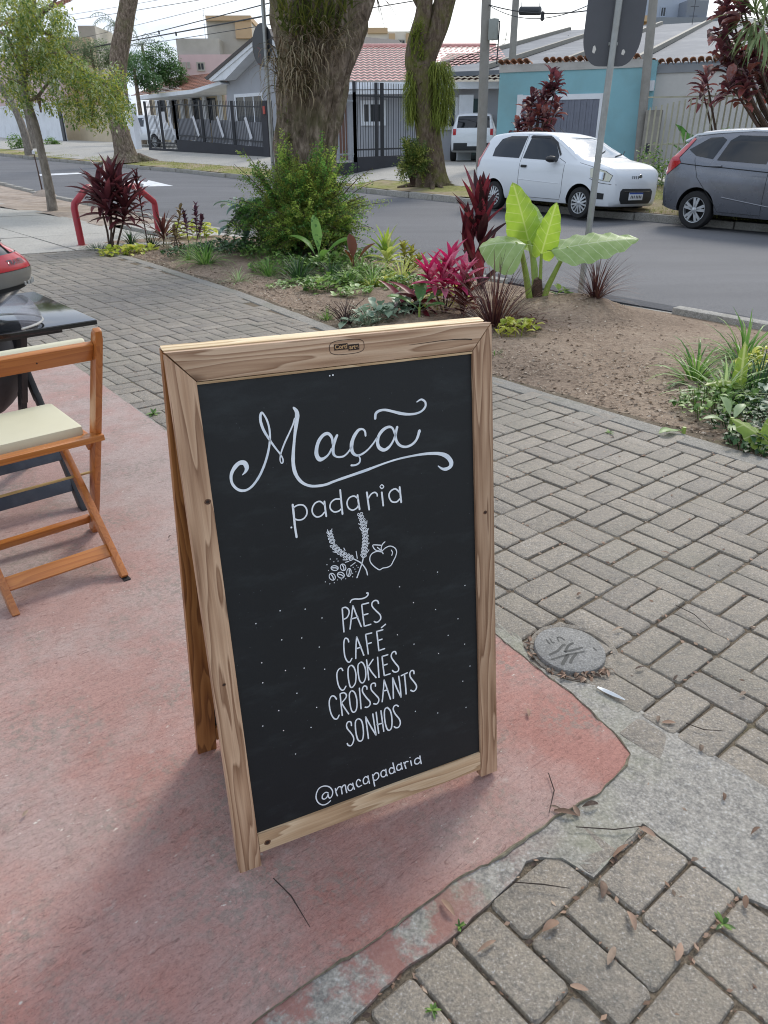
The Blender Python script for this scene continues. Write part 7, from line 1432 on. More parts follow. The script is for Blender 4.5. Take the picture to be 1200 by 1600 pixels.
# ---- cream bar fence on the right, bar after bar
fen = root('bar_fence', 'cream painted upright bar fence above the verge, behind the dark grey car', 'fence')
NF = 19.4
tF0, tF1 = on_n(1012, 200, NF)[0], on_n(1262, 200, NF)[0]
zb_ = fz(NF, (tF0 + tF1) / 2) + .02
bmh = MB(); bmh.box((0, 0, .5), (.018, .034, 1.0)); bme = bmh.mesh('bar', creamf)
k_ = int(abs(tF1 - tF0) / .115)
for i in range(k_ + 1):
    u = i / k_; t = tF0 + (tF1 - tF0) * u; px = 1012 + 250 * u
    zt = on_n(px, 168 - 42 * min(1, u * 1.35) if u < .35 else 148 - 14 * min(1, (u - .35) * 3), NF)[1]
    o = link('bar', bme, fen); o.matrix_local = M_ST @ Matrix.Translation((NF, t, zb_ - .1)) @ Matrix.Diagonal((1, 1, zt - zb_ + .1, 1))
for py in (152, 226):
    m = MB(); a = on_n(1012, py, NF); b = on_n(1262, py - 4, NF); m.beam(st(NF + .03, *a), st(NF + .03, *b), .03, .03); m.build('rail', creamf, fen)
wall('plinth', 1012, 1262, 287, NF - .04, .14, greyc, parent=fen, yref=280)

set_frame(0)
# ---- grey gabled house with its porch wing
gh = root('grey_house', 'grey gabled house with a white framed window behind the dark railing, left of the trunk', 'house')
NG = 24.5
# gable end
def gq(x, y, n0=NG): return on_n(x, y, n0)
fpoly('gable_wall', [(354, 250), (354, 124), (412, 62), (486, 122), (486, 255)], NG, .25, greyw, gh)
for nm, pts, n0, dp, mt in (('barge_board', [(322, 122), (410, 49), (414, 55), (330, 127)], NG - .75, .9, whitew), ('barge_board', [(410, 49), (506, 128), (498, 132), (410, 57)], NG - .75, .9, whitew),
                            ('roof_edge', [(319, 122), (410, 44), (411, 49), (323, 125)], NG - .8, 9.0, simple('dark_roof_edge', '#55504e', .8, .1, 3, .1, space='pos')), ('roof_edge', [(410, 44), (512, 128), (508, 130), (410, 49)], NG - .8, 9.0, bpy.data.materials['dark_roof_edge']),
                            ('soffit', [(330, 127.5), (352, 124), (413, 59), (413, 55.5)], NG - .7, .68, whitew)):
    fpoly(nm, pts, n0, dp, mt, gh)
window(gh, 368, 414, 150, 197, NG, whitew, 3, fr=.16)
# porch: white fascia over a tan wall with shuttered openings
wall('porch_wall', 243, 352, 140, NG + 2.0, .2, tanw, parent=gh)
for a, b in ((252, 262), (268, 281), (303, 316), (326, 340)): wall('dark_opening', a, b, 153, NG + 1.96, .05, winm, parent=gh, zb=192)
for a in (247, 265, 285, 298, 320, 344): wall('porch_post', a, a + 4, 146, NG + 1.7, .15, whitew, parent=gh)
fpoly('porch_roof', [(214, 150), (300, 140), (342, 127), (347, 131), (302, 146), (216, 156)], NG - .5, 2.6, whitew, gh)
m = MB(); m.lathe([(0, .14), (.10, .10), (.14, 0), (.10, -.1), (0, -.14)], Matrix.Translation(st(NG + 1.6, *on_n(279, 153, NG + 1.6))), 10); m.build('porch_lamp', simple('lamp_globe', '#d8d6cc', .3, .02, 5, 0), gh, sm=True)
# old red tiled roof beyond the porch
a = on_n(205, 151, NG + 4); b = on_n(330, 148, NG + 4); r1 = on_n(240, 126, NG + 8)
tile_roof('tile_roof', NG + 4, a[1], NG + 8, r1[1], a[0], b[0], redt, gh)
# long wing with the pink tiled roof (right of the trunk)
pk = root('pink_roof_house', 'long grey house wing with pinkish tiled roof and white fascia, right of the big trunk', 'house')
set_frame(52); NP = 33.0
ea = on_n(500, 129, NP - .6); eb = on_n(748, 129, NP - .6); rg = on_n(640, 74, NP + 5)
tile_roof('tile_roof', NP - .6, ea[1], NP + 5, rg[1], ea[0], on_n(778, 74, NP + 5)[0], pinkt, pk, .24, .40)
m = MB(); r0, r1 = on_n(500, 74, NP + 5), on_n(772, 74, NP + 5)
for i in range(70):
    t = r0[0] + (r1[0] - r0[0]) * i / 70; m.lathe([(.07, -.16), (.085, .17)], Matrix.Translation(st(NP + 5, t, r0[1] + .05)) @ Matrix.Rotation(ANG_N, 4, 'Z') @ Matrix.Rotation(R(90), 4, 'X'), 8)
m.build('ridge_tiles', pinkt, pk, sm=True, kind='stuff')
wall('fascia', 500, 800, 128, NP - .75, .3, whitew, parent=pk, zb=139)
wall('porch_beam', 500, 660, 141, NP - 1.2, .3, whitew, parent=pk, zb=147)
wall('wall', 500, 800, 136, NP, .25, greyw, parent=pk)
wall('white_pier', 716, 738, 148, NP - .3, .28, whitew, parent=pk)
wall('dark_opening', 738, 752, 154, NP - .05, .06, winm, parent=pk)
window(pk, 566, 600, 160, 193, NP, whitew, 3, fr=.14)
window(pk, 690, 712, 155, 200, NP, whitew, 2, fr=.12)
wall('door_leaf', 530, 542, 156, NP - .05, .06, simple('brown_door', '#6a4a3c', .6, .1, 5, .1, space='pos'), parent=pk)
set_frame(0)
# garden furniture behind the railing
gd = root('garden_table', 'white garden table and chairs behind the dark railing, right of the big trunk', 'table')
wall('table_top', 530, 556, 208, 25.6, .8, whitew, parent=gd, zb=212)
for x in (533, 541, 551): wall('table_leg', x, x + 3, 212, 25.7, .08, whitew, parent=gd)
bx = root('terracotta_planter', 'terracotta coloured planter behind the railing beside the white garden table', 'planter')
wall('planter_box', 546, 552, 210, 25.3, .3, simple('terracotta', '#8a5342', .8, .1, 5, .2, space='pos'), parent=bx)
ps = root('patio_set', 'dark and white patio things stacked behind the railing, left of the mossy tree', 'patio furniture')
for a, b, c_, mt in ((592, 612, 205, whitew), (612, 634, 212, plinth), (618, 630, 200, darkm), (636, 650, 206, whitew)): wall('patio_piece', a, b, c_, 26.2 + .02 * a % 1, .4, mt, parent=ps)

# ---- dark railings along the lots
def railing(label, A, B, z_a, z_b, h, mat_, step=.125, plinth_h=.5, posts=(0, 1), name='railing', r_=.017, rails=(.12, .88), skip=None):
    th = root(name, label, 'fence'); A, B = Vector(A), Vector(B); L_ = (B - A).length; k = int(L_ / step)
    bb = MB(); bb.box((0, 0, .5), (r_ * 1.2, r_, 1.0)); me = bb.mesh('bar', mat_)
    for i in range(k + 1):
        u = i / k; p = A.lerp(B, u); z0 = z_a + (z_b - z_a) * u
        o = link('bar', me, th); o.matrix_local = Matrix.Translation((p.x, p.y, z0 + plinth_h)) @ Matrix.Diagonal((1, 1, h - plinth_h, 1))
    for q in rails:
        m = MB(); zz = lambda z: z + plinth_h + (h - plinth_h) * q
        m.beam((A.x, A.y, zz(z_a)), (B.x, B.y, zz(z_b)), .04, .05); m.build('rail', mat_, th)
    for u in posts:
        p = A.lerp(B, u); z0 = z_a + (z_b - z_a) * u; m = MB(); m.box((p.x, p.y, z0 + h * .5), (.11, .11, h)); m.build('post', mat_, th)
    if plinth_h > .05:
        m = MB(); m.beam((A.x, A.y, z_a + plinth_h / 2 - .15), (B.x, B.y, z_b + plinth_h / 2 - .15), .2, plinth_h + .3); m.build('plinth', plinth, th)
    return th
A1 = st(18.45, 41.0); B1 = st(19.1, 30.4); C1 = st(18.7, 38.2)
rl1 = railing('black upright bar railing on a charcoal plinth in front of the grey gabled house', C1, B1, .45, .16, 2.25, darkm, posts=(0, .32, .66, 1))
railing('black bar gate at the left end of the railing, by the white post', A1, C1, .50, .45, 2.2, darkm, plinth_h=.06, posts=(0, .5, 1), name='bar_gate')
# pale screens fixed on the railing behind the bars, with leaning white strips
scrm = simple('pale_screen', '#8e9096', .7, .06, 3, .1, space='pos')
u_ = (B1 - C1).normalized(); nb_ = Vector((-u_.y, u_.x, 0)); nb_ = nb_ if nb_.dot(NV) > 0 else -nb_
for i in range(5):
    L_ = (B1 - C1).length; a, b = L_ * i / 5 + .06, L_ * (i + 1) / 5 - .06; z = .45 + (.16 - .45) * (i + .5) / 5
    m = MB(); m.beam(C1 + u_ * a + nb_ * .07 + Vector((0, 0, z + .98)), C1 + u_ * b + nb_ * .07 + Vector((0, 0, z + .98)), .012, .95); m.build('screen_panel', scrm, rl1)
strm = simple('white_strip', '#c9cbd0', .6, .05, 4, .05, space='pos')
for (x, y) in ((219, 195), (232, 195), (247, 196), (270, 197), (308, 197), (346, 198), (390, 200)):
    d = sdir(x, y); k = ((C1 - EYE).cross(u_).z) / (Vector((d.x, d.y, 0)).cross(u_).z); p = EYE + d * k - nb_ * .05
    m = MB(); m.beam(p + u_ * -.22 + Vector((0, 0, .42)), p + u_ * .16 + Vector((0, 0, -.42)), .012, .17, up=nb_.cross(Vector((0, 0, 1)))); m.build('white_strip', strm, rl1)
sgn = root('paper_notice', 'white paper notice tied to the black railing', 'notice'); p = on_n(257, 183, 18.6); m = MB(); m.box((18.55, p[0], p[1]), (.01, .36, .48), M_ST); m.build('sheet', strm, sgn)
gp = root('gate_post', 'white square gate post at the left end of the black railing', 'post'); wall('post', 200, 209, 162, 18.35, .3, whitew, parent=gp)
gp = root('charcoal_post', 'charcoal pier with house number plate at the right end of the railing', 'post'); pp = wall('pier', 409, 418, 157, 18.9, .3, plinth, parent=gp)
m = MB(); p = on_n(413, 172, 18.9); m.box((18.88, p[0], p[1]), (.02, .16, .3), M_ST); m.build('red_plate', simple('red_plate', '#a8453a', .5, .1, 5, 0), gp)
D1, E1 = on_z(556, 264, .17), on_z(658, 258, .17)
railing('black bar railing and gate between big trunk and mossy tree, before the pink roof', D1, E1, .17, .17, 2.5, darkm, posts=(0, .3, .38, 1), plinth_h=.35, rails=(.1, .82))
railing('grey steel post railing beside the big trunk', on_z(505, 266, .17), D1, .17, .17, 2.2, simple('grey_steel', '#8d9297', .5, .1, 8, .1), posts=(0, 1), plinth_h=.2)
railing('low dark railing at the end of the drive beside the white car', st(27.6, 25.5), st(27.8, 21.5), .2, .2, 1.5, darkm, plinth_h=.5, posts=(0, 1), step=.16)

# ---- far cars
th4, c4 = small_car('white compact car on the drive of the pink roofed house, seen from behind', wc, Matrix.Translation(on_z(742, 250, .2)) @ Matrix.Rotation(R(80), 4, 'Z'))
p_ = st(21.2, 46.5, .44)
pickup = thing('parked_pickup', 'white pickup parked by a beige wall in the distance, half hidden by the leaning tree', 'pickup', mat=Matrix.Translation(p_) @ Matrix.Rotation(ANG_N + R(98), 4, 'Z'))
c5 = Car(top=[(-2.5, .70), (-2.45, 1.00), (-.7, 1.02), (-.6, 1.10), (-.45, 1.68), (.2, 1.76), (.6, 1.70), (1.2, 1.18), (1.8, 1.08), (2.3, .95), (2.5, .6)], low=[(-2.5, .45), (2.5, .42)], half=[(-2.5, .82), (-2, .9), (1.6, .9), (2.3, .8), (2.5, .6)], roofh=[(-2.5, .8), (-.7, .8), (-.3, .64), (.6, .64), (1.2, .76), (2.5, .6)], belt=[(-2.5, .97), (-.6, 1.02), (.2, 1.1), (2.5, .95)], x0=-2.5, x1=2.5); c5.axle = .36
c5.body(pickup, wc, (-1.5, 1.5), .42, n=40); c5.side_panel(pickup, [(-.42, 1.14), (1.05, 1.14), (.6, 1.58), (-.35, 1.6)], glassm, 'side_window', sub=.15)
for x in (-1.5, 1.5):
    for sg in (-1, 1): wheel(pickup, x, sg * .82, .36, sg, 'cover', .2)

# ---- left end of the street: white wall, beige wall, pink house
lw_ = root('white_boundary_wall', 'long white boundary wall at the left edge of the photo, behind the tree trunks', 'wall'); wall('wall', -90, 98, 168, 21.5, .2, whitew, parent=lw_)
wall('wall_cap', -90, 98.6, 166, 21.45, .3, whitew, parent=lw_, zb=168.5)
lw_ = root('beige_wall', 'beige wall with dark downpipe beyond the white boundary wall', 'wall'); wall('wall', 98.8, 172, 166, 23.0, .2, tanw, parent=lw_); wall('downpipe', 95, 99, 165, 21.3, .1, darkm, parent=lw_)
ph = root('pink_house', 'pale pink house wall glimpsed through the leaves at the top left', 'house'); pinkw = simple('pink_wall_paint', '#d3b9b8', .8, .05, 1, .2, 50, space='pos')
wall('wall', -120, 108, 92, 27, .4, pinkw, parent=ph); e_ = on_n(-120, 86, 26.5); f_ = on_n(112, 86, 26.5); tile_roof('tile_roof', 26.3, e_[1], 30, e_[1] + 1.7, e_[0], f_[0], redt, ph, .4, .5)
for a in (20, 78): window(ph, a, a + 16, 118, 140, 27, whitew, 2)

set_frame(52)
# ---- distant buildings
def block(label, parts_, wins=(), cat='building', name='building', wm=None):
    th = root(name, label, cat)
    for nm, a, b, top_, n0, dp, mt, zb in parts_: wall(nm, a, b, top_, n0, dp, mt, yref=100, parent=th, zb=zb)
    for a, b, c_, d_, n0 in wins: window(th, a, b, c_, d_, n0, wm or whitew, 2, fr=.10)
    return th
oldc = simple('old_concrete', '#bcb7ad', .9, .10, .35, .2, 10, dirt=('#8b8578', .5), space='pos'); orange = simple('ochre_render', '#c0a482', .85, .08, .4, .2, 10, space='pos'); palec = simple('pale_render', '#d8d0c3', .85, .06, .4, .1, 10, space='pos')
block('old stained concrete block with a higher ochre topped tower, behind the gabled house', [('wall', 279, 345, 60, 70, 12, oldc, None), ('lower_wall', 280.5, 380, 85, 69.6, .39, pinkw, None), ('tower', 328.5, 396, 32, 72, 9, oldc, None), ('tower_band', 328, 397, 24, 71.6, 9.8, orange, 32), ('tower_side', 372, 397, 32, 71.7, .29, orange, 60)], [(286, 290, 98, 106, 69.6), (293, 296.5, 98, 106, 69.6), (308, 320, 98, 110, 69.6)], wm=oldc)
block('small ochre box house with a water tank on top, far left behind the leaves', [('wall', 70, 148, 58, 85, 8, tanw, None), ('tank_house', 131, 157, 40, 86, 6, oldc, None)])
block('cream apartment block with ochre panels peeping over the pink roof', [('wall', 545, 662, 49, 75, 12, palec, None), ('parapet', 575, 606, 43, 74.8, 3, orange, 52), ('panel', 608, 617, 52, 74.85, .14, orange, 76), ('panel', 634, 643, 52, 74.85, .14, orange, 76)], [(598, 608, 62, 72, 74.85), (623, 633, 62, 72, 74.85)], wm=oldc)
block('low white building far behind the blue garage', [('wall', 845, 935, 94, 90, 8, palec, None), ('tank_house', 872, 904, 72, 91, 6, palec, None)], [(886, 894, 80, 86, 91)])
block('low pale building between the power pole and the blue garage', [('wall', 700, 830, 83, 88, 8, palec, None)])
bluew = simple('bluish_render', '#a5adb8', .8, .05, .4, .1, 10, space='pos')
block('modern bluish white building at the top right behind the warehouse roof', [('wall', 996, 1078, -6, 80, 12, bluew, None), ('grey_tower', 1060, 1092, 0, 78, 5, simple('slate_render', '#7b818a', .8, .05, .5, .1, space='pos'), None), ('dark_base', 985, 1110, 27, 77.5, 4, bpy.data.materials['slate_render'], None)], [(1033, 1039, 11, 26, 80)], wm=bluew)
block('small orange tiled house corner beside the leaning pole', [('wall', 975, 1012, 40, 60, 6, tanw, None), ('roof', 972, 1014, 24, 59.5, 7, orange, 33)])
set_frame(23.5)
wh = root('warehouse_roof', 'broad white metal warehouse roof with dark ribs behind the grey wall', 'warehouse'); wmt = simple('white_metal_roof', '#666b72', .8, .05, 1, .1, 20, metal=.0, dirt=('#9a9c9e', .4), space='pos')
nl, nr_ = 30.0, 52.0
zl = on_n(930, 103, nl)[1]; zr_ = on_n(1040, 38, nr_)[1]
tL, tR = on_n(900, 103, nl)[0], on_n(1330, 103, nl)[0]
k_ = 7
m = MB(); m.add([st(nl, tL + 6, zl), st(nl, tR - 4, zl), st(nr_, tR - 4, zr_), st(nr_, tL + 6, zr_), st(nl, tL + 6, zl - .15), st(nl, tR - 4, zl - .15), st(nr_, tR - 4, zr_ - .15), st(nr_, tL + 6, zr_ - .15)], [(0, 1, 2, 3)[::-1], (4, 5, 6, 7), (0, 1, 5, 4), (1, 2, 6, 5), (2, 3, 7, 6), (3, 0, 4, 7)]); m.build('roof_sheet', wmt, wh)
for i in range(k_ + 1):
    t = tL + 6 + (tR - 4 - tL - 6) * i / k_; m = MB(); m.beam(st(nl - .2, t, zl + .08), st(nr_, t, zr_ + .08), .16, .16); m.build('roof_rib', simple('rib_grey', '#7d7a70', .7, .1, 2, .1, space='pos') if i == 0 else bpy.data.materials['rib_grey'], wh)
m = MB(); m.box((nl + 10, (tL + tR) / 2 + 1, zl / 2 - 1), (19.5, abs(tL - tR) - 11, zl + 1.7), M_ST); m.build('wall', palec, wh)

set_frame(0)
# ---- poles and cables
polem = simple('pole_concrete', '#8d8a84', .9, .08, 4, .4, 60, .004, dirt=('#6f6b62', .4))
def pole(label, bx_, by_, tx, ty, n0, r0, r1, up=3.0, name='utility_pole'):
    a = on_n(bx_, by_, n0); b = on_n(tx, ty, n0); A, B = st(n0, *a), st(n0, *b); A.z = far_z(n0, a[0]) - .1; B = B + (B - A).normalized() * up
    th = thing(name, label, 'utility pole', loc=A); m = MB(); m.tube([(0, 0, 0), tuple((B - A) * .5), tuple(B - A)], [r0, (r0 + r1) / 2, r1], 16); m.build('shaft', polem, th, sm=True); return th, A, B
up1, PA, PBt = pole('grey concrete power pole with a meter box, rising right of the mossy tree', 751, 268, 760, 0, 18.6, .155, .115, 4.0)
p = on_n(771, 46, 18.6); m = MB(); m.box((18.6, p[0], p[1]), (.2, .22, .52), M_ST); bx_ = m.build('meter_box', simple('meter_grey', '#8f948f', .6, .06, 6, .1), up1, bevel=.02); bx_.location = -PA
p0, p1 = on_n(781, 33, 18.7), on_n(776, 100, 18.7); m = MB(); m.tube([st(18.7, *p0) - PA, st(18.7, *p1) - PA], .02, 6); m.tube([st(18.7, *p0) - PA, st(18.7, *on_n(773, 34, 18.7)) - PA], .015, 6)
for y in (56, 70): m.tube([st(18.7, *on_n(779, y, 18.7)) - PA, st(18.7, *on_n(764, y - 1, 18.7)) - PA], .012, 6)
m.build('conduit', darkm, up1)
pole('brownish slim pole behind the blue garage wall', 798, 140, 806, 0, 23.0, .13, .11, 3.0)
pole('brownish leaning pole at the junction of blue and grey walls', 1012, 150, 1021, 0, 21.0, .13, .11, 3.0)
cabm = simple('black_cable', '#232427', .6, .1, 10, 0)
def cable(label, A, B, r_, sag, name='overhead_cable', group=None, nodes=()):
    th = root(name, label, 'cable'); th['group'] = group or 'overhead cables'
    P = []
    for i in range(25):
        u = i / 24; p = Vector(A).lerp(Vector(B), u); p.z -= sag * 4 * u * (1 - u); P.append(p)
    m = MB(); m.tube(P, r_, 5, cap=False); m.build('line', cabm, th)
    for u in nodes:
        m = MB(); q = P[int(u * 24)]; m.lathe([(0, -.12), (.05, -.08), (.05, .08), (0, .12)], Matrix.Translation(q + Vector((0, 0, -.06))), 8); m.build('cable_clip', cabm, th)
def far_l(x, y, D): return on_d(x, y, D)
PRt, PRz = on_n(757, 0, 18.6)
WL = (('highest thin cable crossing the sky at the top left', -100, 74, .012, ()), ('upper of the two thick cables between leaves and trunk', -84, 93, .024, (.42,)), ('lower of the two thick cables between leaves and trunk', -42, 87, .034, (.40, .55)), ('thin cable just below the thick ones at the top left', -17, 91, .016, ()), ('second thin cable at the top left with small clips', -78, 38, .016, (.75, .82)), ('thin cable above the box house at the top left', -96, 30, .012, (.8,)))
for lab, yr, yl, r_, nd_ in WL: cable(lab, st(18.6, *on_n(757, yr, 18.6)), on_d(60, yl, 78), r_, .12, nodes=nd_)
cA, cB = st(18.6, *on_n(762, 7, 18.6)), on_d(1010, -4, 16)
cable('cable running right from the power pole across the sky', cA, cB, .014, .25, nodes=(.45,))
cable('slack second cable running right from the power pole', cA, on_d(940, -2, 16), .010, .35)
spl = root('splice_box', 'black cylindrical cable splice box hanging under the overhead cable', 'cable box'); q0, q1 = on_d(812, 17, 21.5), on_d(845, 17, 21.2); m = MB()
ax = (q1 - q0).normalized(); 
m.tube([q0, q0 + ax * .02, q1 - ax * .02, q1], [.06, .11, .11, .06], 12); m.tube([q0 + ax * .05, q0 + ax * .05 + Vector((0, 0, .28))], .008, 4); m.tube([q1 - ax * .05, q1 - ax * .05 + Vector((0, 0, .30))], .008, 4); m.build('case', simple('splice_black', '#2f3338', .5, .1, 5, 0), spl, sm=True)
for lab, x0, y0, x1, y1, D in (('thin leaning roof aerial left of the garage wall gap', 872, 98, 888, 55, 40), ('shorter leaning roof aerial above the garage coping', 886, 94, 892, 44, 44), ('faint aerial above the low pale building', 783, 98, 792, 50, 50), ('aerial mast on the old concrete block', 321, 60, 317, 12, 82), ('tall thin mast beside the modern building', 1072, 100, 1087, 0, 40)):
    th = root('roof_aerial', lab, 'aerial'); a, b = on_d(x0, y0, D), on_d(x1, y1, D); m = MB(); m.tube([a, b], .02, 5)
    for k in range(4):
        q = a.lerp(b, .45 + .15 * k); m.tube([q - _rt * .22, q + _rt * .22], .012, 4)
    m.build('mast', darkm, th)

# ================================================================ TREES
def barkmat(name, lo, mid, hi, moss=None, vs_=7.0):
    m, t, b = newmat(name); v = coord(t, 'obj')
    w_ = tnoise(t, mapped(t, v, (vs_ * 2.0, vs_ * 2.0, vs_ * .8)), 1.0, 7, .7, dist=.6)
    c = ramp(t, w_, [(.28, hexc(lo)), (.5, hexc(mid)), (.72, hexc(hi))])
    if moss:
        c = mixcol(t, math_(t, 'MULTIPLY', ramp(t, tnoise(t, v, 2.2, 7, .7), [(.46, gray(0)), (.62, gray(1))]), moss[1]), c, hexc(moss[0]))
    t.links.new(c, b.inputs['Base Color']); b.inputs['Roughness'].default_value = .95; b.inputs['Specular IOR Level'].default_value = .12
    bump(t, b, w_, 1.0, .05); bump(t, b, tnoise(t, v, 45, 5, .7), .5, .01); return m
bark1 = barkmat('rough_bark', '#342b25', '#7a6c5f', '#b3a393', ('#676a42', .4)); bark2 = barkmat('mossy_bark', '#40362e', '#685a4d', '#8a7c6e', ('#66692f', .7)); bark3 = barkmat('grey_bark', '#5b544c', '#877f75', '#a39b90', None)
def trunk_mesh(par, pts, Y, mat, name='trunk', sides=26, sub=7, rough=.10, off=None, ridge=.5):
    """tapered trunk through (px, py, half width px) at distance Y, with buttress ridges and lumps"""
    P = [(on_y(x, y, Y), h) for x, y, h in pts]; C_, Rr = [], []
    for i in range(len(P) - 1):
        for k in range(sub):
            u = k / sub; p0, p1, p2, p3 = [P[min(max(j, 0), len(P) - 1)] for j in (i - 1, i, i + 1, i + 2)]
            f = lambda a, b, c, d: .5 * ((2 * b) + (c - a) * u + (2 * a - 5 * b + 4 * c - d) * u * u + (3 * b - a - 3 * c + d) * u ** 3)
            q = Vector([f(p0[0][j], p1[0][j], p2[0][j], p3[0][j]) for j in range(3)]); C_.append(q); Rr.append(f(p0[1], p1[1], p2[1], p3[1]) * proj(q)[2] / FPX)
    C_.append(P[-1][0]); Rr.append(P[-1][1] * proj(P[-1][0])[2] / FPX)
    o0 = off or Vector((0, 0, 0)); sd_ = rnd.random() * 50
    def jit(i, k):
        a = 2 * math.pi * k / sides; z = C_[i].z
        return 1 + rough * (1.5 * noise.noise((math.cos(a) * 2.6, math.sin(a) * 2.6, z * .55 + sd_)) + .8 * noise.noise((math.cos(a) * 6, math.sin(a) * 6, z * 2.2 + sd_)) + .35 * noise.noise((math.cos(a) * 12, math.sin(a) * 12, z * 5 + sd_)) - ridge * abs(noise.noise((math.cos(a) * 4.5, math.sin(a) * 4.5, z * .8 + sd_))))
    m = MB(); m.tube([c - o0 for c in C_], Rr, sides, jit=jit); return m.build(name, mat, par, sm=True, ang=75)
# ---- the big leaning trunk behind the shrub
BT = bedP(478, 392); big = thing('big_tree', 'massive rough trunk leaning right, overgrown with dry bromeliads, centre top', 'tree', loc=BT); YB = BT.y
trunk_mesh(big, [(474, 402, 70), (476, 345, 54), (478, 290, 50), (478, 230, 50), (482, 190, 50), (488, 150, 55), (494, 100, 62), (500, 55, 72), (506, 0, 82), (512, -70, 88), (520, -160, 80)], YB, bark1, sides=96, sub=18, rough=.12, off=BT, ridge=2.2)
lm_bro = leafmat('dry_bromeliad', ['#6a5a45', '#8d7c62', '#a89a80', '#5c5a38'], .25, .7); lm_brg = leafmat('green_bromeliad', ['#4b5a2c', '#6a7638', '#8a8a45'], .3, .6)
def epiphyte(par, O, label_name, cx, cy, rx, ry, n, Y, mat, ln, wd, down=True, bulge=0.0, seed=1):
    r_ = random.Random(seed); m = MB()
    for i in range(n):
        a = r_.uniform(0, 6.28); q = r_.random() ** .5; x, y = cx + rx * q * math.cos(a), cy + ry * q * math.sin(a)
        p = on_y(x, y, Y - bulge * (1 - q * q)) - O
        az = r_.uniform(math.pi * .98, math.pi * 2.02); m.blade(p, az, R(r_.uniform(-10, 65) if down else r_.uniform(20, 85)), ln * r_.uniform(.5, 1.15), wd * r_.uniform(.6, 1.2), R(r_.uniform(110, 165)) if down else R(r_.uniform(10, 60)), 6, .25, 'grass', twist=r_.uniform(-.5, .5))
    return m.build(label_name, mat, par, sm=True, ang=80, kind='stuff')
epiphyte(big, BT, 'dry_bromeliads', 462, 108, 34, 48, 240, YB - .42, lm_bro, .46, .022, True, .22, 3)
epiphyte(big, BT, 'dry_bromeliads', 500, 60, 46, 34, 110, YB - .5, lm_bro, .34, .020, True, .1, 4)
epiphyte(big, BT, 'green_bromeliads', 490, 20, 62, 48, 330, YB - .5, lm_brg, .26, .026, False, .1, 5)
epiphyte(big, BT, 'trunk_moss', 446, 240, 14, 90, 80, YB - .36, lm_brg, .09, .018, True, .05, 6)
m = MB()
for k in range(16):
    p = on_y(rnd.uniform(590, 640), rnd.uniform(-30, 45), YB + .4) - BT; q = on_y(585, -20, YB) - BT; m.tube([q, q.lerp(p, .6) + Vector((0, 0, .03)), p], [.006, .004, .002], 4)
m.build('twigs', stemm, big, kind='stuff')
# ---- mossy tree across the road, with hanging tufts
TB = on_z(675, 289, far_z(15.2, 16) + .0); mossy = thing('mossy_tree', 'forked tree across the road with long hanging moss beards on its trunk', 'tree', loc=TB); YT = TB.y
trunk_mesh(mossy, [(676, 293, 30), (674, 270, 23), (671, 230, 20), (667, 190, 20), (664, 150, 20), (660, 112, 21), (664, 88, 17), (680, 50, 16), (692, 10, 16), (704, -40, 16), (716, -90, 15)], YT, bark2, sides=24, off=TB, rough=.10)
trunk_mesh(mossy, [(660, 128, 15), (648, 104, 15), (646, 88, 13), (652, 62, 15), (660, 30, 13), (664, 0, 12), (666, -50, 11)], YT - .1, bark2, name='fork_limb', sides=18, off=TB)
trunk_mesh(mossy, [(680, 60, 10), (665, 20, 9), (652, -5, 8), (640, -40, 8)], YT + .1, bark2, name='fork_limb', sides=14, off=TB)
lm_moss = leafmat('hanging_moss', ['#5f6e2c', '#7d8a38', '#9aa24a', '#4c5a28'], .35, .8)
def beard(cx0, cx1, ytop, ybot, n, seed, Y):
    r_ = random.Random(seed); m = MB()
    for i in range(n):
        u = r_.random(); x = cx0 + (cx1 - cx0) * u; e = 1 - abs(2 * u - 1) ** 2.2; y0 = ytop + (ybot - ytop) * r_.uniform(0, .75) * (1.0) ; 
        w_ = (y0 - ytop) / (ybot - ytop); lo_ = .25 + .75 * math.sin(math.pi * min(.9, .15 + w_)); xm = (cx0 + cx1) / 2; x = xm + (x - xm) * lo_
        p = on_y(x, y0, Y + r_.uniform(-.25, .25) * e) - TB; l = (ybot - ytop) * .28 * r_.uniform(.5, 1) * proj(p + TB)[2] / FPX * (.5 + .5 * e)
        m.blade(p, r_.uniform(0, 6.28), R(r_.uniform(-70, -20)), l, .018 * r_.uniform(.6, 1.4), R(50), 4, .1, 'grass')
    m.build('moss_beard', lm_moss, mossy, kind='stuff')
beard(632, 654, 108, 212, 900, 2, YT - .15); beard(662, 710, 95, 222, 1900, 3, YT - .2)
epiphyte(mossy, TB, 'fern_tufts', 652, 75, 12, 40, 90, YT - .3, lm_moss, .3, .04, False, .05, 8)
frond_cloud('roadside_bush', 'yellow green bush at the foot of the mossy tree across the road', 'bush', on_z(645, 292, far_z(15.2, 16.5)), .52, .5, 1.15, 55, [leafmat('bush_yellow', ['#6a7a38', '#8d9848', '#b0ac60'], .4), leafmat('bush_green', ['#4a5e2c', '#64783a'], .4)], .10, .035, seed=21, leaflets=18)
m = MB(); 
for k in range(9):
    a = rnd.uniform(0, 6.28); m.tube([(math.cos(a) * .2, math.sin(a) * .2, .12), (math.cos(a) * .5, math.sin(a) * .5, .02), (math.cos(a) * .95, math.sin(a) * .95, -.06)], [.09, .07, .03], 7)
m.build('surface_roots', bark2, mossy, sm=True)
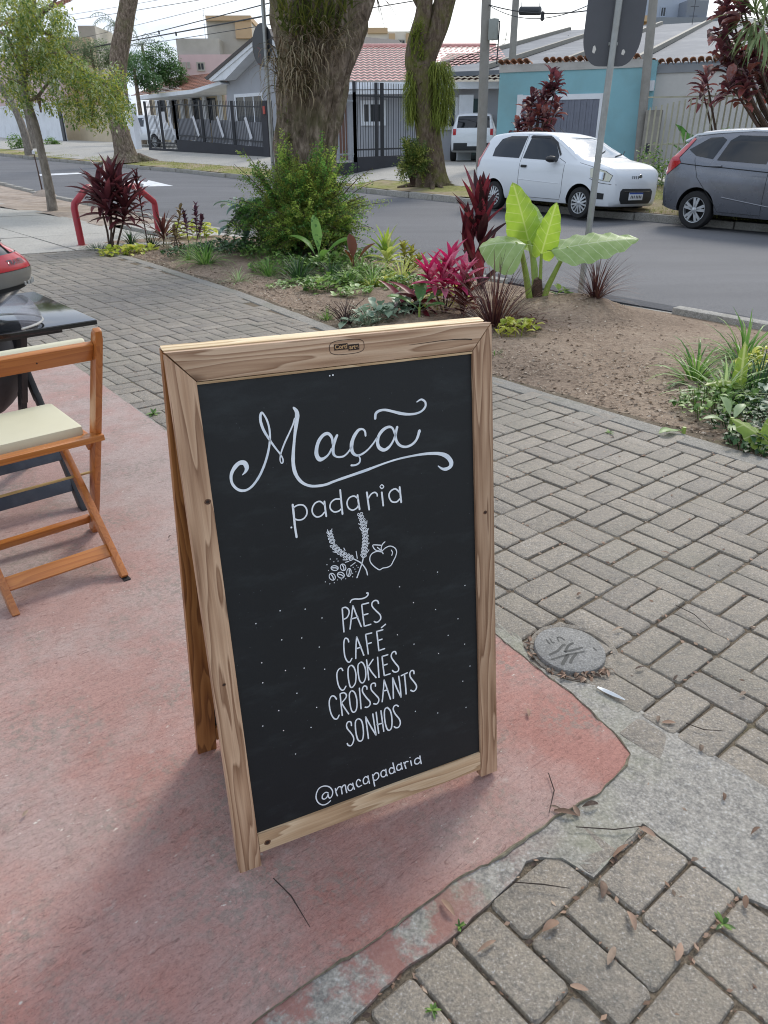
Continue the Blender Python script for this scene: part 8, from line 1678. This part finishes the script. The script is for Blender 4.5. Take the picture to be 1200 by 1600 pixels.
# ---- leaning street tree on the left
TA = st(14.9, 35.3, far_z(14.9, 35.3)); ta_ = thing('leaning_tree', 'slender leaning tree with spreading roots on the verge, left of the black railing', 'tree', loc=TA); YA = TA.y
trunk_mesh(ta_, [(199, 254, 26), (196, 240, 18), (190, 215, 15), (183, 185, 13), (181, 155, 13), (184, 115, 13), (187, 80, 14), (195, 35, 13), (201, 0, 13), (210, -50, 12)], YA, bark1, sides=20, off=TA, rough=.08)
m = MB()
for k in range(8):
    a = rnd.uniform(-.4, 3.6) - .6; m.tube([(math.cos(a) * .35, math.sin(a) * .35, .22), (math.cos(a) * .9, math.sin(a) * .9, .05), (math.cos(a) * 1.7, math.sin(a) * 1.7, -.08)], [.16, .10, .04], 7)
m.build('surface_roots', bark1, ta_, sm=True)
for lab, pts, t_s in (('pale trunk leaning left at the left edge, across the road', [(46, 243, 7), (40, 215, 6), (30, 185, 6), (18, 160, 6), (4, 138, 7), (-15, 110, 7)], 44), ('darker trunk behind the pale one at the left edge', [(56, 232, 8), (50, 205, 6), (42, 170, 6), (36, 135, 7), (34, 90, 8), (36, 40, 8), (40, -20, 8)], 47)):
    Pq = st(14.2, t_s, far_z(14.2, t_s)); th = thing('street_tree', lab, 'tree', loc=Pq); trunk_mesh(th, pts, Pq.y, bark3, sides=14, off=Pq)
# ---- young tree with the hanging branches at the top left
TE = on_sw(82, 329); TE.z += .02; yt = thing('young_tree', 'thin leaning young tree with drooping yellow green leaves, left of the red hoop', 'tree', loc=TE); YE = TE.y
trunk_mesh(yt, [(83, 331, 8), (78, 300, 7), (72, 270, 6.5), (64, 235, 6), (55, 195, 5.5), (44, 160, 5), (36, 120, 5), (40, 70, 5), (50, 20, 4.5), (56, -40, 4)], YE, bark3, sides=12, off=TE, rough=.05)
br = [[(44, 160), (60, 150), (84, 118), (110, 116)], [(38, 120), (80, 80), (104, 92), (130, 112), (160, 128), (182, 152)], [(44, 40), (90, 60), (115, 90)], [(36, 110), (12, 60), (-10, 40)], [(110, 116), (122, 150), (124, 190)], [(130, 112), (146, 150), (143, 195)], [(160, 128), (185, 140), (200, 165)], [(40, 70), (10, 20)], [(46, 40), (80, 10), (100, -20)], [(60, 150), (64, 175)], [(36, 130), (6, 120)]]
m = MB()
for b_ in br: m.tube([on_y(x, y, YE + .3 * math.sin(x)) - TE for x, y in b_], [.035 * (1 - .7 * i / (len(b_) - 1)) + .006 for i in range(len(b_))], 6)
m.build('branches', bark1, yt, sm=True)
lv = [leafmat('young_leaf_lime', ['#7d8c38', '#a0a545', '#b9b458'], .5), leafmat('young_leaf_green', ['#4f6a35', '#6b8545', '#8a9c58'], .45), leafmat('young_leaf_pale', ['#8fa070', '#aab888', '#c2cca5'], .45)]
ms = [MB() for _ in lv]; r_ = random.Random(4)
def hang(cx, cy, rx, ry, n, dep=1.3, wts=(4, 4, 2)):
    for i in range(int(n * 1.5)):
        a = r_.uniform(0, 6.28); q = r_.random() ** .55; k = 0
        x, y = cx + rx * q * math.cos(a), cy + ry * q * math.sin(a)
        p = on_y(x, y, YE + r_.uniform(-dep, dep)) - TE; mb = ms[r_.choices(range(3), wts)[0]]
        for j in range(r_.choice((3, 4, 5))):
            mb.blade(p + Vector((r_.uniform(-.05, .05), r_.uniform(-.06, .06), -.05 * j)), r_.uniform(0, 6.28), R(r_.uniform(-60, 25)), r_.uniform(.06, .125), r_.uniform(.030, .05), R(25), 2, .2, 'ov')
for c in ((20, 20, 40, 55, 330), (60, 40, 38, 55, 330), (95, 40, 18, 45, 90), (25, 90, 34, 40, 230), (75, 95, 30, 32, 190), (30, 140, 30, 26, 120), (112, 105, 26, 22, 150), (140, 122, 28, 18, 150), (165, 148, 30, 22, 150), (125, 165, 24, 24, 110), (185, 165, 22, 22, 110), (90, 150, 28, 20, 90), (150, 180, 22, 16, 50), (180, 115, 16, 20, 60)): hang(*c)
for mb, mt in zip(ms, lv): mb.build('foliage', mt, yt, kind='stuff')
st2 = thing('staked_sapling', 'bare thin sapling with a stake in the sandy strip, left of the young tree', 'sapling', loc=on_sw(68, 306)); YS = on_sw(68, 306).y
O_ = on_sw(68, 306); m = MB(); m.tube([(0, 0, -.05), on_y(60, 270, YS) - O_, on_y(53, 240, YS) - O_], [.022, .018, .012], 6); m.build('stem', stemm, st2)
m = MB(); m.lathe([(0, .05), (.035, .03), (.04, -.04), (0, -.05)], Matrix.Translation(on_y(52, 238, YS) - O_), 8); m.build('stake_cap', strm, st2)
m = MB(); m.lathe([(0, .16), (.15, .12), (.34, 0), (.36, -.05)], None, 14); m.build('soil_mound', sandm, st2, sm=True)

# ---- background greenery
def leafball(name, label, cat, P, blobs, mats, n, ls, seed=1, trunk=None):
    r_ = random.Random(seed); th = thing(name, label, cat, loc=P); ms = [MB() for _ in mats]
    for (dx, dy, dz, rx, rz_) in blobs:
        for i in range(n):
            d = Vector((r_.gauss(0, 1), r_.gauss(0, 1), r_.gauss(0, 1))).normalized() * r_.uniform(.55, 1.03); c = Vector((dx + d.x * rx, dy + d.y * rx, dz + d.z * rz_)); mb = ms[r_.randrange(len(mats))]
            mb.blade(c, r_.uniform(0, 6.28), R(r_.uniform(-50, 40)), ls * r_.uniform(.6, 1.3), ls * .5, R(30), 2, .2, 'ov')
    for mb, mt in zip(ms, mats):
        if mb.v: mb.build('foliage', mt, th, kind='stuff')
    if trunk: m = MB(); m.tube([(0, 0, -.3), (0, 0, trunk)], [.18, .10], 8); m.build('trunk', bark1, th)
    return th
P = on_d(240, 118, 56); P.z = far_z(40, 50); zc = on_d(240, 100, 56).z - P.z
leafball('round_tree', 'round green tree behind the red tiled roof on the left', 'tree', P, [(-.6, 0, zc - .4, 1.7, 1.3), (.5, .5, zc + .2, 1.5, 1.3), (1.4, 0, zc - .7, 1.2, .9)], [leafmat('bg_green', ['#4f7a45', '#6d9658', '#8aa86c'], .4), leafmat('bg_dark', ['#3f5f36', '#557845'], .35)], 2400, .20, 7, zc)
P = on_d(150, 125, 60); P.z = far_z(30, 55); zc = on_d(150, 80, 60).z - P.z
leafball('grey_green_tree', 'hazy grey green trees beyond the beige wall, behind the hanging leaves', 'tree', P, [(-1.5, 0, zc, 1.6, 1.3), (.6, .3, zc - .3, 1.6, 1.1), (2.2, 0, zc - .8, 1.3, 1.0), (-3, 0, zc - .8, 1.5, 1.2)], [leafmat('hazy_green', ['#6a7d5c', '#869874', '#a3ad8a'], .35)], 1500, .24, 17, zc)
P = on_d(212, 125, 46); P.z = far_z(30, 42); zc = on_d(205, 108, 46).z - P.z
leafball('dark_tree', 'darker tree right behind the leaning trunk on the left', 'tree', P, [(0, 0, zc, 1.0, .9), (.8, .3, zc - .7, .8, .6)], [bpy.data.materials['bg_dark']], 800, .2, 8, zc)
def palm(label, px, py, D, n, ln, seed):
    r_ = random.Random(seed); Pt = on_d(px, py, D); P = Pt.copy(); P.z = .3; th = thing('palm_tree', label, 'palm', loc=P); m = MB(); m.tube([(0, 0, 0), (.2, 0, (Pt.z - .3) * .6), tuple(Pt - P)], [.2, .16, .12], 8); m.build('trunk', bark3, th)
    for i in range(n):
        az = 6.283 * i / n + r_.uniform(-.2, .2); el = R(r_.uniform(5, 75)); m = MB(); p = Pt - P; d_el = el; rib = [p]
        for k in range(9):
            q = rib[-1] + Vector((math.cos(az) * math.cos(d_el), math.sin(az) * math.cos(d_el), math.sin(d_el))) * ln / 9; d_el -= R(13); rib.append(q)
        m.tube(rib, .02, 4, cap=False)
        for k in range(1, 10):
            for s_ in (-1, 1):
                m.blade(rib[k], az + s_ * 1.15, R(-25), ln * .26 * math.sin(math.pi * (.12 + .08 * k)), .06, R(40), 2, .1, 'grass')
        m.build('frond', lm_palm, th)
lm_palm = leafmat('palm_green', ['#56705a', '#73896f', '#8a9a80'], .3)
palm('palm tree far behind, left of the leaning trunk', 180, 40, 75, 15, 2.9, 1); palm('second palm tree far behind, right of the leaning trunk', 222, 72, 72, 14, 2.6, 2)
def far_rosettes(name, label, P, heads, ln, wd, nl, mat, el=(-10, 80), Y=None, cat='plant'):
    """cane plant across the road: crowns given by lines of sight at depth Y"""
    th = thing(name, label, cat, loc=P); sm_ = MB(); lf = MB()
    for (x, y) in heads:
        h = on_y(x, y, (Y or P.y) + rnd.uniform(-.5, .5)) - P; sm_.tube([Vector((h.x * .25, h.y * .25, -.1)), Vector((h.x * .7, h.y * .7, h.z * .5)), h], [.03, .025, .018], 6)
        for i in range(nl):
            u = i / nl; lf.blade(h + Vector((0, 0, -.28 * (1 - u))), rnd.uniform(0, 6.28), R(el[0] + (el[1] - el[0]) * u + rnd.uniform(-12, 12)), ln * rnd.uniform(.7, 1.1), wd * rnd.uniform(.8, 1.2), R(55), 4, .3, 'ov')
    sm_.build('stems', stemm, th, kind='stuff'); lf.build('foliage', mat, th, sm=True, ang=80, kind='stuff'); return th
lm_ti = leafmat('ti_plant_red', ['#45292f', '#5e353d', '#7d464f', '#945448', '#a08c92'], .35, .55)  # greyish tone puts leaf highlights into the colour
P = st(16.2, 13.6, far_z(16.2, 13.6))
far_rosettes('ti_plant', 'dark red ti plant in front of the grey shutter, above the white hatchback', P, [(862, 118), (870, 128), (858, 140), (848, 150), (832, 152), (826, 166), (842, 170), (850, 182), (832, 188), (808, 196), (822, 200), (850, 200), (868, 168)], .36, .13, 16, lm_ti)
P = st(18.4, 6.6, far_z(18.4, 6.6))
far_rosettes('ti_plant', 'tall dark red ti plants crowding behind the cream bar fence at the top right', P, [(1136, 6), (1150, -4), (1160, 8), (1126, 30), (1140, 40), (1132, 58), (1150, 68), (1128, 84), (1142, 100), (1160, 96), (1176, 60), (1190, 70), (1182, 90), (1170, 112), (1188, 118), (1150, 122), (1198, 100), (1200, 130), (1165, 140), (1140, 128)], .36, .15, 15, lm_ti, Y=P.y)
P = st(18.0, 8.6, far_z(18, 8.6))
far_rosettes('ti_plant', 'lone dark red ti plant leaning out in front of the grey wall', P, [(1104, 122), (1098, 140)], .40, .11, 16, lm_ti, Y=P.y)
P = st(18.2, 6.0, far_z(18.2, 6.0)); far_rosettes('dracaena', 'spiky green dracaena at the top right corner', P, [(1180, 14), (1196, 26)], .75, .05, 46, leafmat('spiky_green', ['#5f7348', '#7f9160', '#a3ae80'], .3), (-50, 80), Y=P.y)
P = st(17.9, 9.3, far_z(17.9, 9.3)); lm_ban = leafmat('banana_leaf', ['#3d6a3a', '#5a8a48', '#7da35a'], .4)
th = thing('broad_leaf_plant', 'green broad leaved plants behind the cream bar fence, right of the pier', 'plant', loc=P); m = MB()
for i in range(26): m.blade((rnd.uniform(-.9, .9), rnd.uniform(-.4, .4), rnd.uniform(.0, .5)), rnd.uniform(0, 6.28), R(rnd.uniform(25, 80)), rnd.uniform(.6, 1.3), rnd.uniform(.18, .3), R(60), 6, .2, 'ov')
m.build('foliage', lm_ban, th, sm=True, kind='stuff')
P = st(16.6, 9.6, far_z(16.6, 9.6)); leafball('low_bush', 'low green bush in front of the cream fence between the two cars', 'bush', P, [(0, 0, .25, .55, .4), (.6, -.5, .2, .5, .35), (-.5, .4, .35, .4, .5)], [lm_cover, lm_lirio], 330, .10, 12)
P = st(18.5, 7.2, far_z(18.5, 7.2)); th = thing('dark_hedge', 'dark tangled greenery inside the cream bar fence', 'hedge', loc=P); m = MB()
for i in range(700): m.blade((NV * rnd.uniform(-.5, .8) + TV * rnd.uniform(-2.6, 1.6) + Vector((0, 0, rnd.uniform(0, 2.3)))), rnd.uniform(0, 6.28), R(rnd.uniform(-40, 60)), rnd.uniform(.15, .4), .09, R(50), 3, .2, 'ov')
m.build('foliage', lm_dark, th, kind='stuff')
for lab, x, y, D, s_ in (('small green shrub by the white wall at the far left', 22, 216, 45, .8), ('second small shrub by the white wall, near the thin trunk', 77, 214, 47, .6)):
    P = on_d(x, y, D); P.z = far_z(19, 46) - .1; leafball('small_shrub', lab, 'shrub', P, [(0, 0, .5 * s_, .6 * s_, .6 * s_), (.5 * s_, 0, .35 * s_, .5 * s_, .4 * s_)], [lm_lirio, lm_cover], 300, .16, 13)
# grass on the verge between the cars
gm = MB(); r_ = random.Random(9)
for i in range(9000):
    t = r_.uniform(4.5, 13.2); n = kerb_far(t) + r_.uniform(.12, 3.2)
    if noise.noise((n * .5, t * .5, 0)) < -.25: continue
    gm.blade(st(n, t, far_z(n, t) - .01), r_.uniform(0, 6.28), R(r_.uniform(30, 85)), r_.uniform(.03, .09), .012, R(40), 2, .1, 'grass')
for i in range(5000):
    t = r_.uniform(24.5, 50); n = kerb_far(t) + r_.uniform(.15, 1.4)
    if noise.noise((n * .6, t * .35, 3)) < -.1: continue
    gm.blade(st(n, t, far_z(n, t) - .01), r_.uniform(0, 6.28), R(r_.uniform(30, 85)), r_.uniform(.04, .10), .02, R(40), 2, .1, 'grass')
tag(gm.build('verge_grass', leafmat('verge_grass', ['#7f8a4a', '#a0a560', '#b8b27a'], .35)), 'short dry grass of the verge across the road', 'grass', kind='stuff')

# ================================================================ FALLEN LEAVES AND LITTER
lm_fall = leafmat('fallen_leaf', ['#5b473a', '#866b58', '#a98d78', '#3f3129', '#bba48e'], .12, .75)
def dry_leaf(mb, ln, wd, curl):
    vs = []
    for i in range(6):
        u = i / 5; hw = wd * .5 * math.sin(math.pi * (.08 + .9 * u)) ** .8; z = curl * math.sin(math.pi * u) * ln * .5 + .002
        vs += [(u * ln - ln / 2, -hw, z + hw * .5), (u * ln - ln / 2, 0, z), (u * ln - ln / 2, hw, z + hw * .4)]
    mb.add(vs, [(3 * i + k, 3 * i + k + 1, 3 * i + k + 4, 3 * i + k + 3) for i in range(5) for k in range(2)])
DL = []
for q in range(7):
    m = MB(); dry_leaf(m, .038 * rnd.uniform(.75, 1.3), .013 * rnd.uniform(.8, 1.5), rnd.uniform(-.1, .5)); DL.append(m.mesh('dry_leaf', lm_fall, True, 80))
def put_leaf(p, label, group, s=1.0):
    o = link('dry_leaf', rnd.choice(DL)); o.matrix_world = Matrix.Translation(p + Vector((0, 0, .0018))) @ Matrix.Rotation(rnd.uniform(0, 6.28), 4, 'Z') @ Matrix.Rotation(R(rnd.uniform(-14, 14)), 4, 'X') @ Matrix.Diagonal((s * 1.05, s * rnd.uniform(.6, .95), s * rnd.uniform(.5, 1.2), 1)); tag(o, label, 'dry leaf', group)
for x, y, lab in ((900, 1268, 'large pale curled leaf at the seam where red pad and apron meet'), (884, 1272, 'dark folded leaf standing at the red pad edge beside the pale curled one'), (922, 1260, 'brown leaf right of the pale curled leaf, on the apron side'), (940, 1392, 'long reddish leaf in the notch between apron and first pavers'), (970, 1330, 'tan leaf on the apron tongue above the topmost paver'), (985, 1440, 'brown leaf in the joint under the corner of the middle paver'),
    (860, 1450, 'pinkish leaf in the joint between the broken paver and its neighbour'), (1060, 1488, 'long curled leaf bridging the joint near the right hand weed'), (905, 1545, 'faded leaf in the long joint near the bottom edge'), (955, 1495, 'upright dry leaf in the joint left of the long curled one'), (1165, 1410, 'light leaf lying at the lower corner of the apron, far right'), (700, 1420, 'dark leaf crumb in the red seam below the sign'), (760, 1480, 'leaf at the tip of the tiny weed by the first pavers'), (1010, 1300, 'small leaf on the upper corner of the topmost paver')):
    put_leaf(on_sw(x, y, .003), lab, 'dry leaves at the lower right')
for x, y, lab in ((1130, 1246, 'tan leaf alone in the middle of the concrete apron'), (1180, 1300, 'small brown leaf on the apron near the right edge of the photo'), (1045, 1130, 'brown leaf against the apron edge, first of two below the plastic scrap'), (1028, 1125, 'dark leaf against the apron edge, second of two below the plastic scrap'), (1055, 1060, 'leaf in the paver joint right of the plastic scrap'), (1000, 1045, 'leaf in the joint just right of the inspection cover'), (965, 985, 'leaf in the joint above and right of the inspection cover'), (905, 930, 'leaf on the pavers straight above the inspection cover'), (1040, 865, 'tiny leaf on the pavers halfway up the right side'), (1160, 1085, 'leaf in a joint near the right edge above the apron'), (1095, 1170, 'leaf lying on the apron edge, the lowest along it')):
    put_leaf(on_sw(x, y, .003), lab, 'dry leaves in the paving joints', .8)
for x, y, lab in ((40, 1272, 'brown leaf fragment alone at the lower left of the red pad'), (266, 840, 'leaf crumb on the pad beside the rear foot of the sign'), (825, 1115, 'dark shrivelled leaf on the red pad right of the sign'), (92, 830, 'leaf crumb on the pad between chair and table legs'), (130, 857, 'dark crumb on the pad right behind the chair leg'), (868, 1262, 'crumbled leaf at the end of the curved twig')):
    put_leaf(on_sw(x, y, .007), lab, 'leaf bits on the red pad', .6)
# leaves packed round the inspection cover
m = MB()
for i in range(70):
    a = R(rnd.uniform(95, 275)); rr = rnd.uniform(.103, .128); p = Vector((1.488 + rr * math.cos(a), .955 + rr * math.sin(a), 0))
    k = MB(); dry_leaf(k, rnd.uniform(.015, .034), rnd.uniform(.007, .012), rnd.uniform(0, .5)); M = Matrix.Translation(p + Vector((.008, -.004, rnd.uniform(-.004, .006)))) @ Matrix.Rotation(rnd.uniform(0, 6.28), 4, 'Z') @ Matrix.Rotation(R(rnd.uniform(-40, 40)), 4, 'X'); m.add([M @ Vector(v) for v in k.v], k.f)
o = m.build('cover_leaf_litter', lm_fall, sm=True, kind='stuff'); o.matrix_world = M_SW.copy(); tag(o, 'brown leaf litter packed round the inspection cover', 'leaf litter')
# fine twigs
twm = simple('dark_twig_fine', '#332822', .9, .2, 30, 0)
for pts, lab in ([((427, 1372), (455, 1400), (484, 1448)), 'thin dark twig lying on the red pad below the sign'], [((857, 1208), (866, 1235), (858, 1270)), 'curved dark twig on the red pad near the pad corner'], [((900, 1292), (960, 1296), (1010, 1290)), 'long thin twig across the concrete apron'], [((800, 1378), (850, 1382), (890, 1388)), 'thin twig on the paver at the apron edge'], [((1055, 945), (1085, 960), (1112, 985)), 'thin dry stalk on the pavers right of the sign'], [((1072, 1130), (1100, 1140), (1130, 1142)), 'straight dry stalk on a paver right of the apron']):
    m = MB(); m.tube([on_sw(x, y, .010) for x, y in pts], [.0011, .0014, .0007], 5); tag(m.build('twig', twm), lab, 'twig')
# leaf bits scattered over the bed and along the joints
m = MB(); r_ = random.Random(31)
while len(m.v) < 4 * 16000:
    t = r_.uniform(-2.2, 10.5); n = bed_edge(t) + abs(r_.gauss(0, .8)) * (1 if r_.random() < .5 else 2.2) - .03
    if n > kerb_near(t) - .1: continue
    if noise.noise((n * .8, t * .8, 4)) + .38 * (1 if n < bed_edge(t) + .55 else 0) + (.4 if math.hypot(n - 4.4, t - 1.9) < .9 else 0) + (.35 if math.hypot(n - 5.2, t - 4.3) < 1.0 else 0) < r_.uniform(-.35, .5): continue
    h = bed_h(n, t) + .004; a = r_.uniform(0, 6.28); l = r_.uniform(.010, .038) * (.6 + .5 * r_.random()); w_ = l * r_.uniform(.3, .6); ti = r_.uniform(-.7, .7)
    d = Vector((math.cos(a), math.sin(a), ti * .5)) * l; s_ = Vector((-math.sin(a), math.cos(a), ti)) * w_
    p = sw(n, t, h); m.add([p - d * .5, p + s_ * .5 + Vector((0, 0, .003)), p + d * .5, p - s_ * .5], [(0, 1, 2, 3)])
tag(m.build('soil_leaf_litter', leafmat('soil_litter', ['#6e5b4b', '#94806c', '#bba892', '#57473a', '#d0c0ab'], .12, .8), kind='stuff'), 'fine leaf litter strewn over the bare soil of the bed', 'leaf litter')
m = MB()
for i in range(4200):
    t = r_.uniform(-1.6, 9.5); n = 2.0115 + .1 * r_.randrange(-6, 15) + r_.uniform(-.004, .004); tt = t
    if r_.random() < .5: n = r_.uniform(1.45, 3.4); tt = .8817 + .1 * round((t - .8817) / .1) + r_.uniform(-.004, .004)
    if n > bed_edge(tt) - .15 or n < 1.45: continue
    a = r_.uniform(0, 6.28); l = r_.uniform(.004, .020); w_ = l * .5; d = Vector((math.cos(a), math.sin(a), 0)) * l; s_ = Vector((-math.sin(a), math.cos(a), .3)) * w_; p = sw(n, tt, r_.uniform(-.004, .0025)); m.add([p - d * .5, p + s_ * .5, p + d * .5, p - s_ * .5], [(0, 1, 2, 3)])
for i in range(1300):
    n = 1.1252 + .1 * r_.randrange(-12, 2) + r_.uniform(-.004, .004); t = r_.uniform(-.6, .56)
    if r_.random() < .5: t = .4706 + .1 * round((t - .4706) / .1) + r_.uniform(-.004, .004); n = r_.uniform(-.2, 1.12)
    a = r_.uniform(0, 6.28); l = r_.uniform(.004, .019); d = Vector((math.cos(a), math.sin(a), 0)) * l; s_ = Vector((-math.sin(a), math.cos(a), .3)) * l * .5; p = sw(n, t, r_.uniform(-.005, .001)); m.add([p - d * .5, p + s_ * .5, p + d * .5, p - s_ * .5], [(0, 1, 2, 3)])
tag(m.build('joint_leaf_litter', lm_fall, kind='stuff'), 'crumbled leaf bits collected along the paving joints', 'leaf litter')
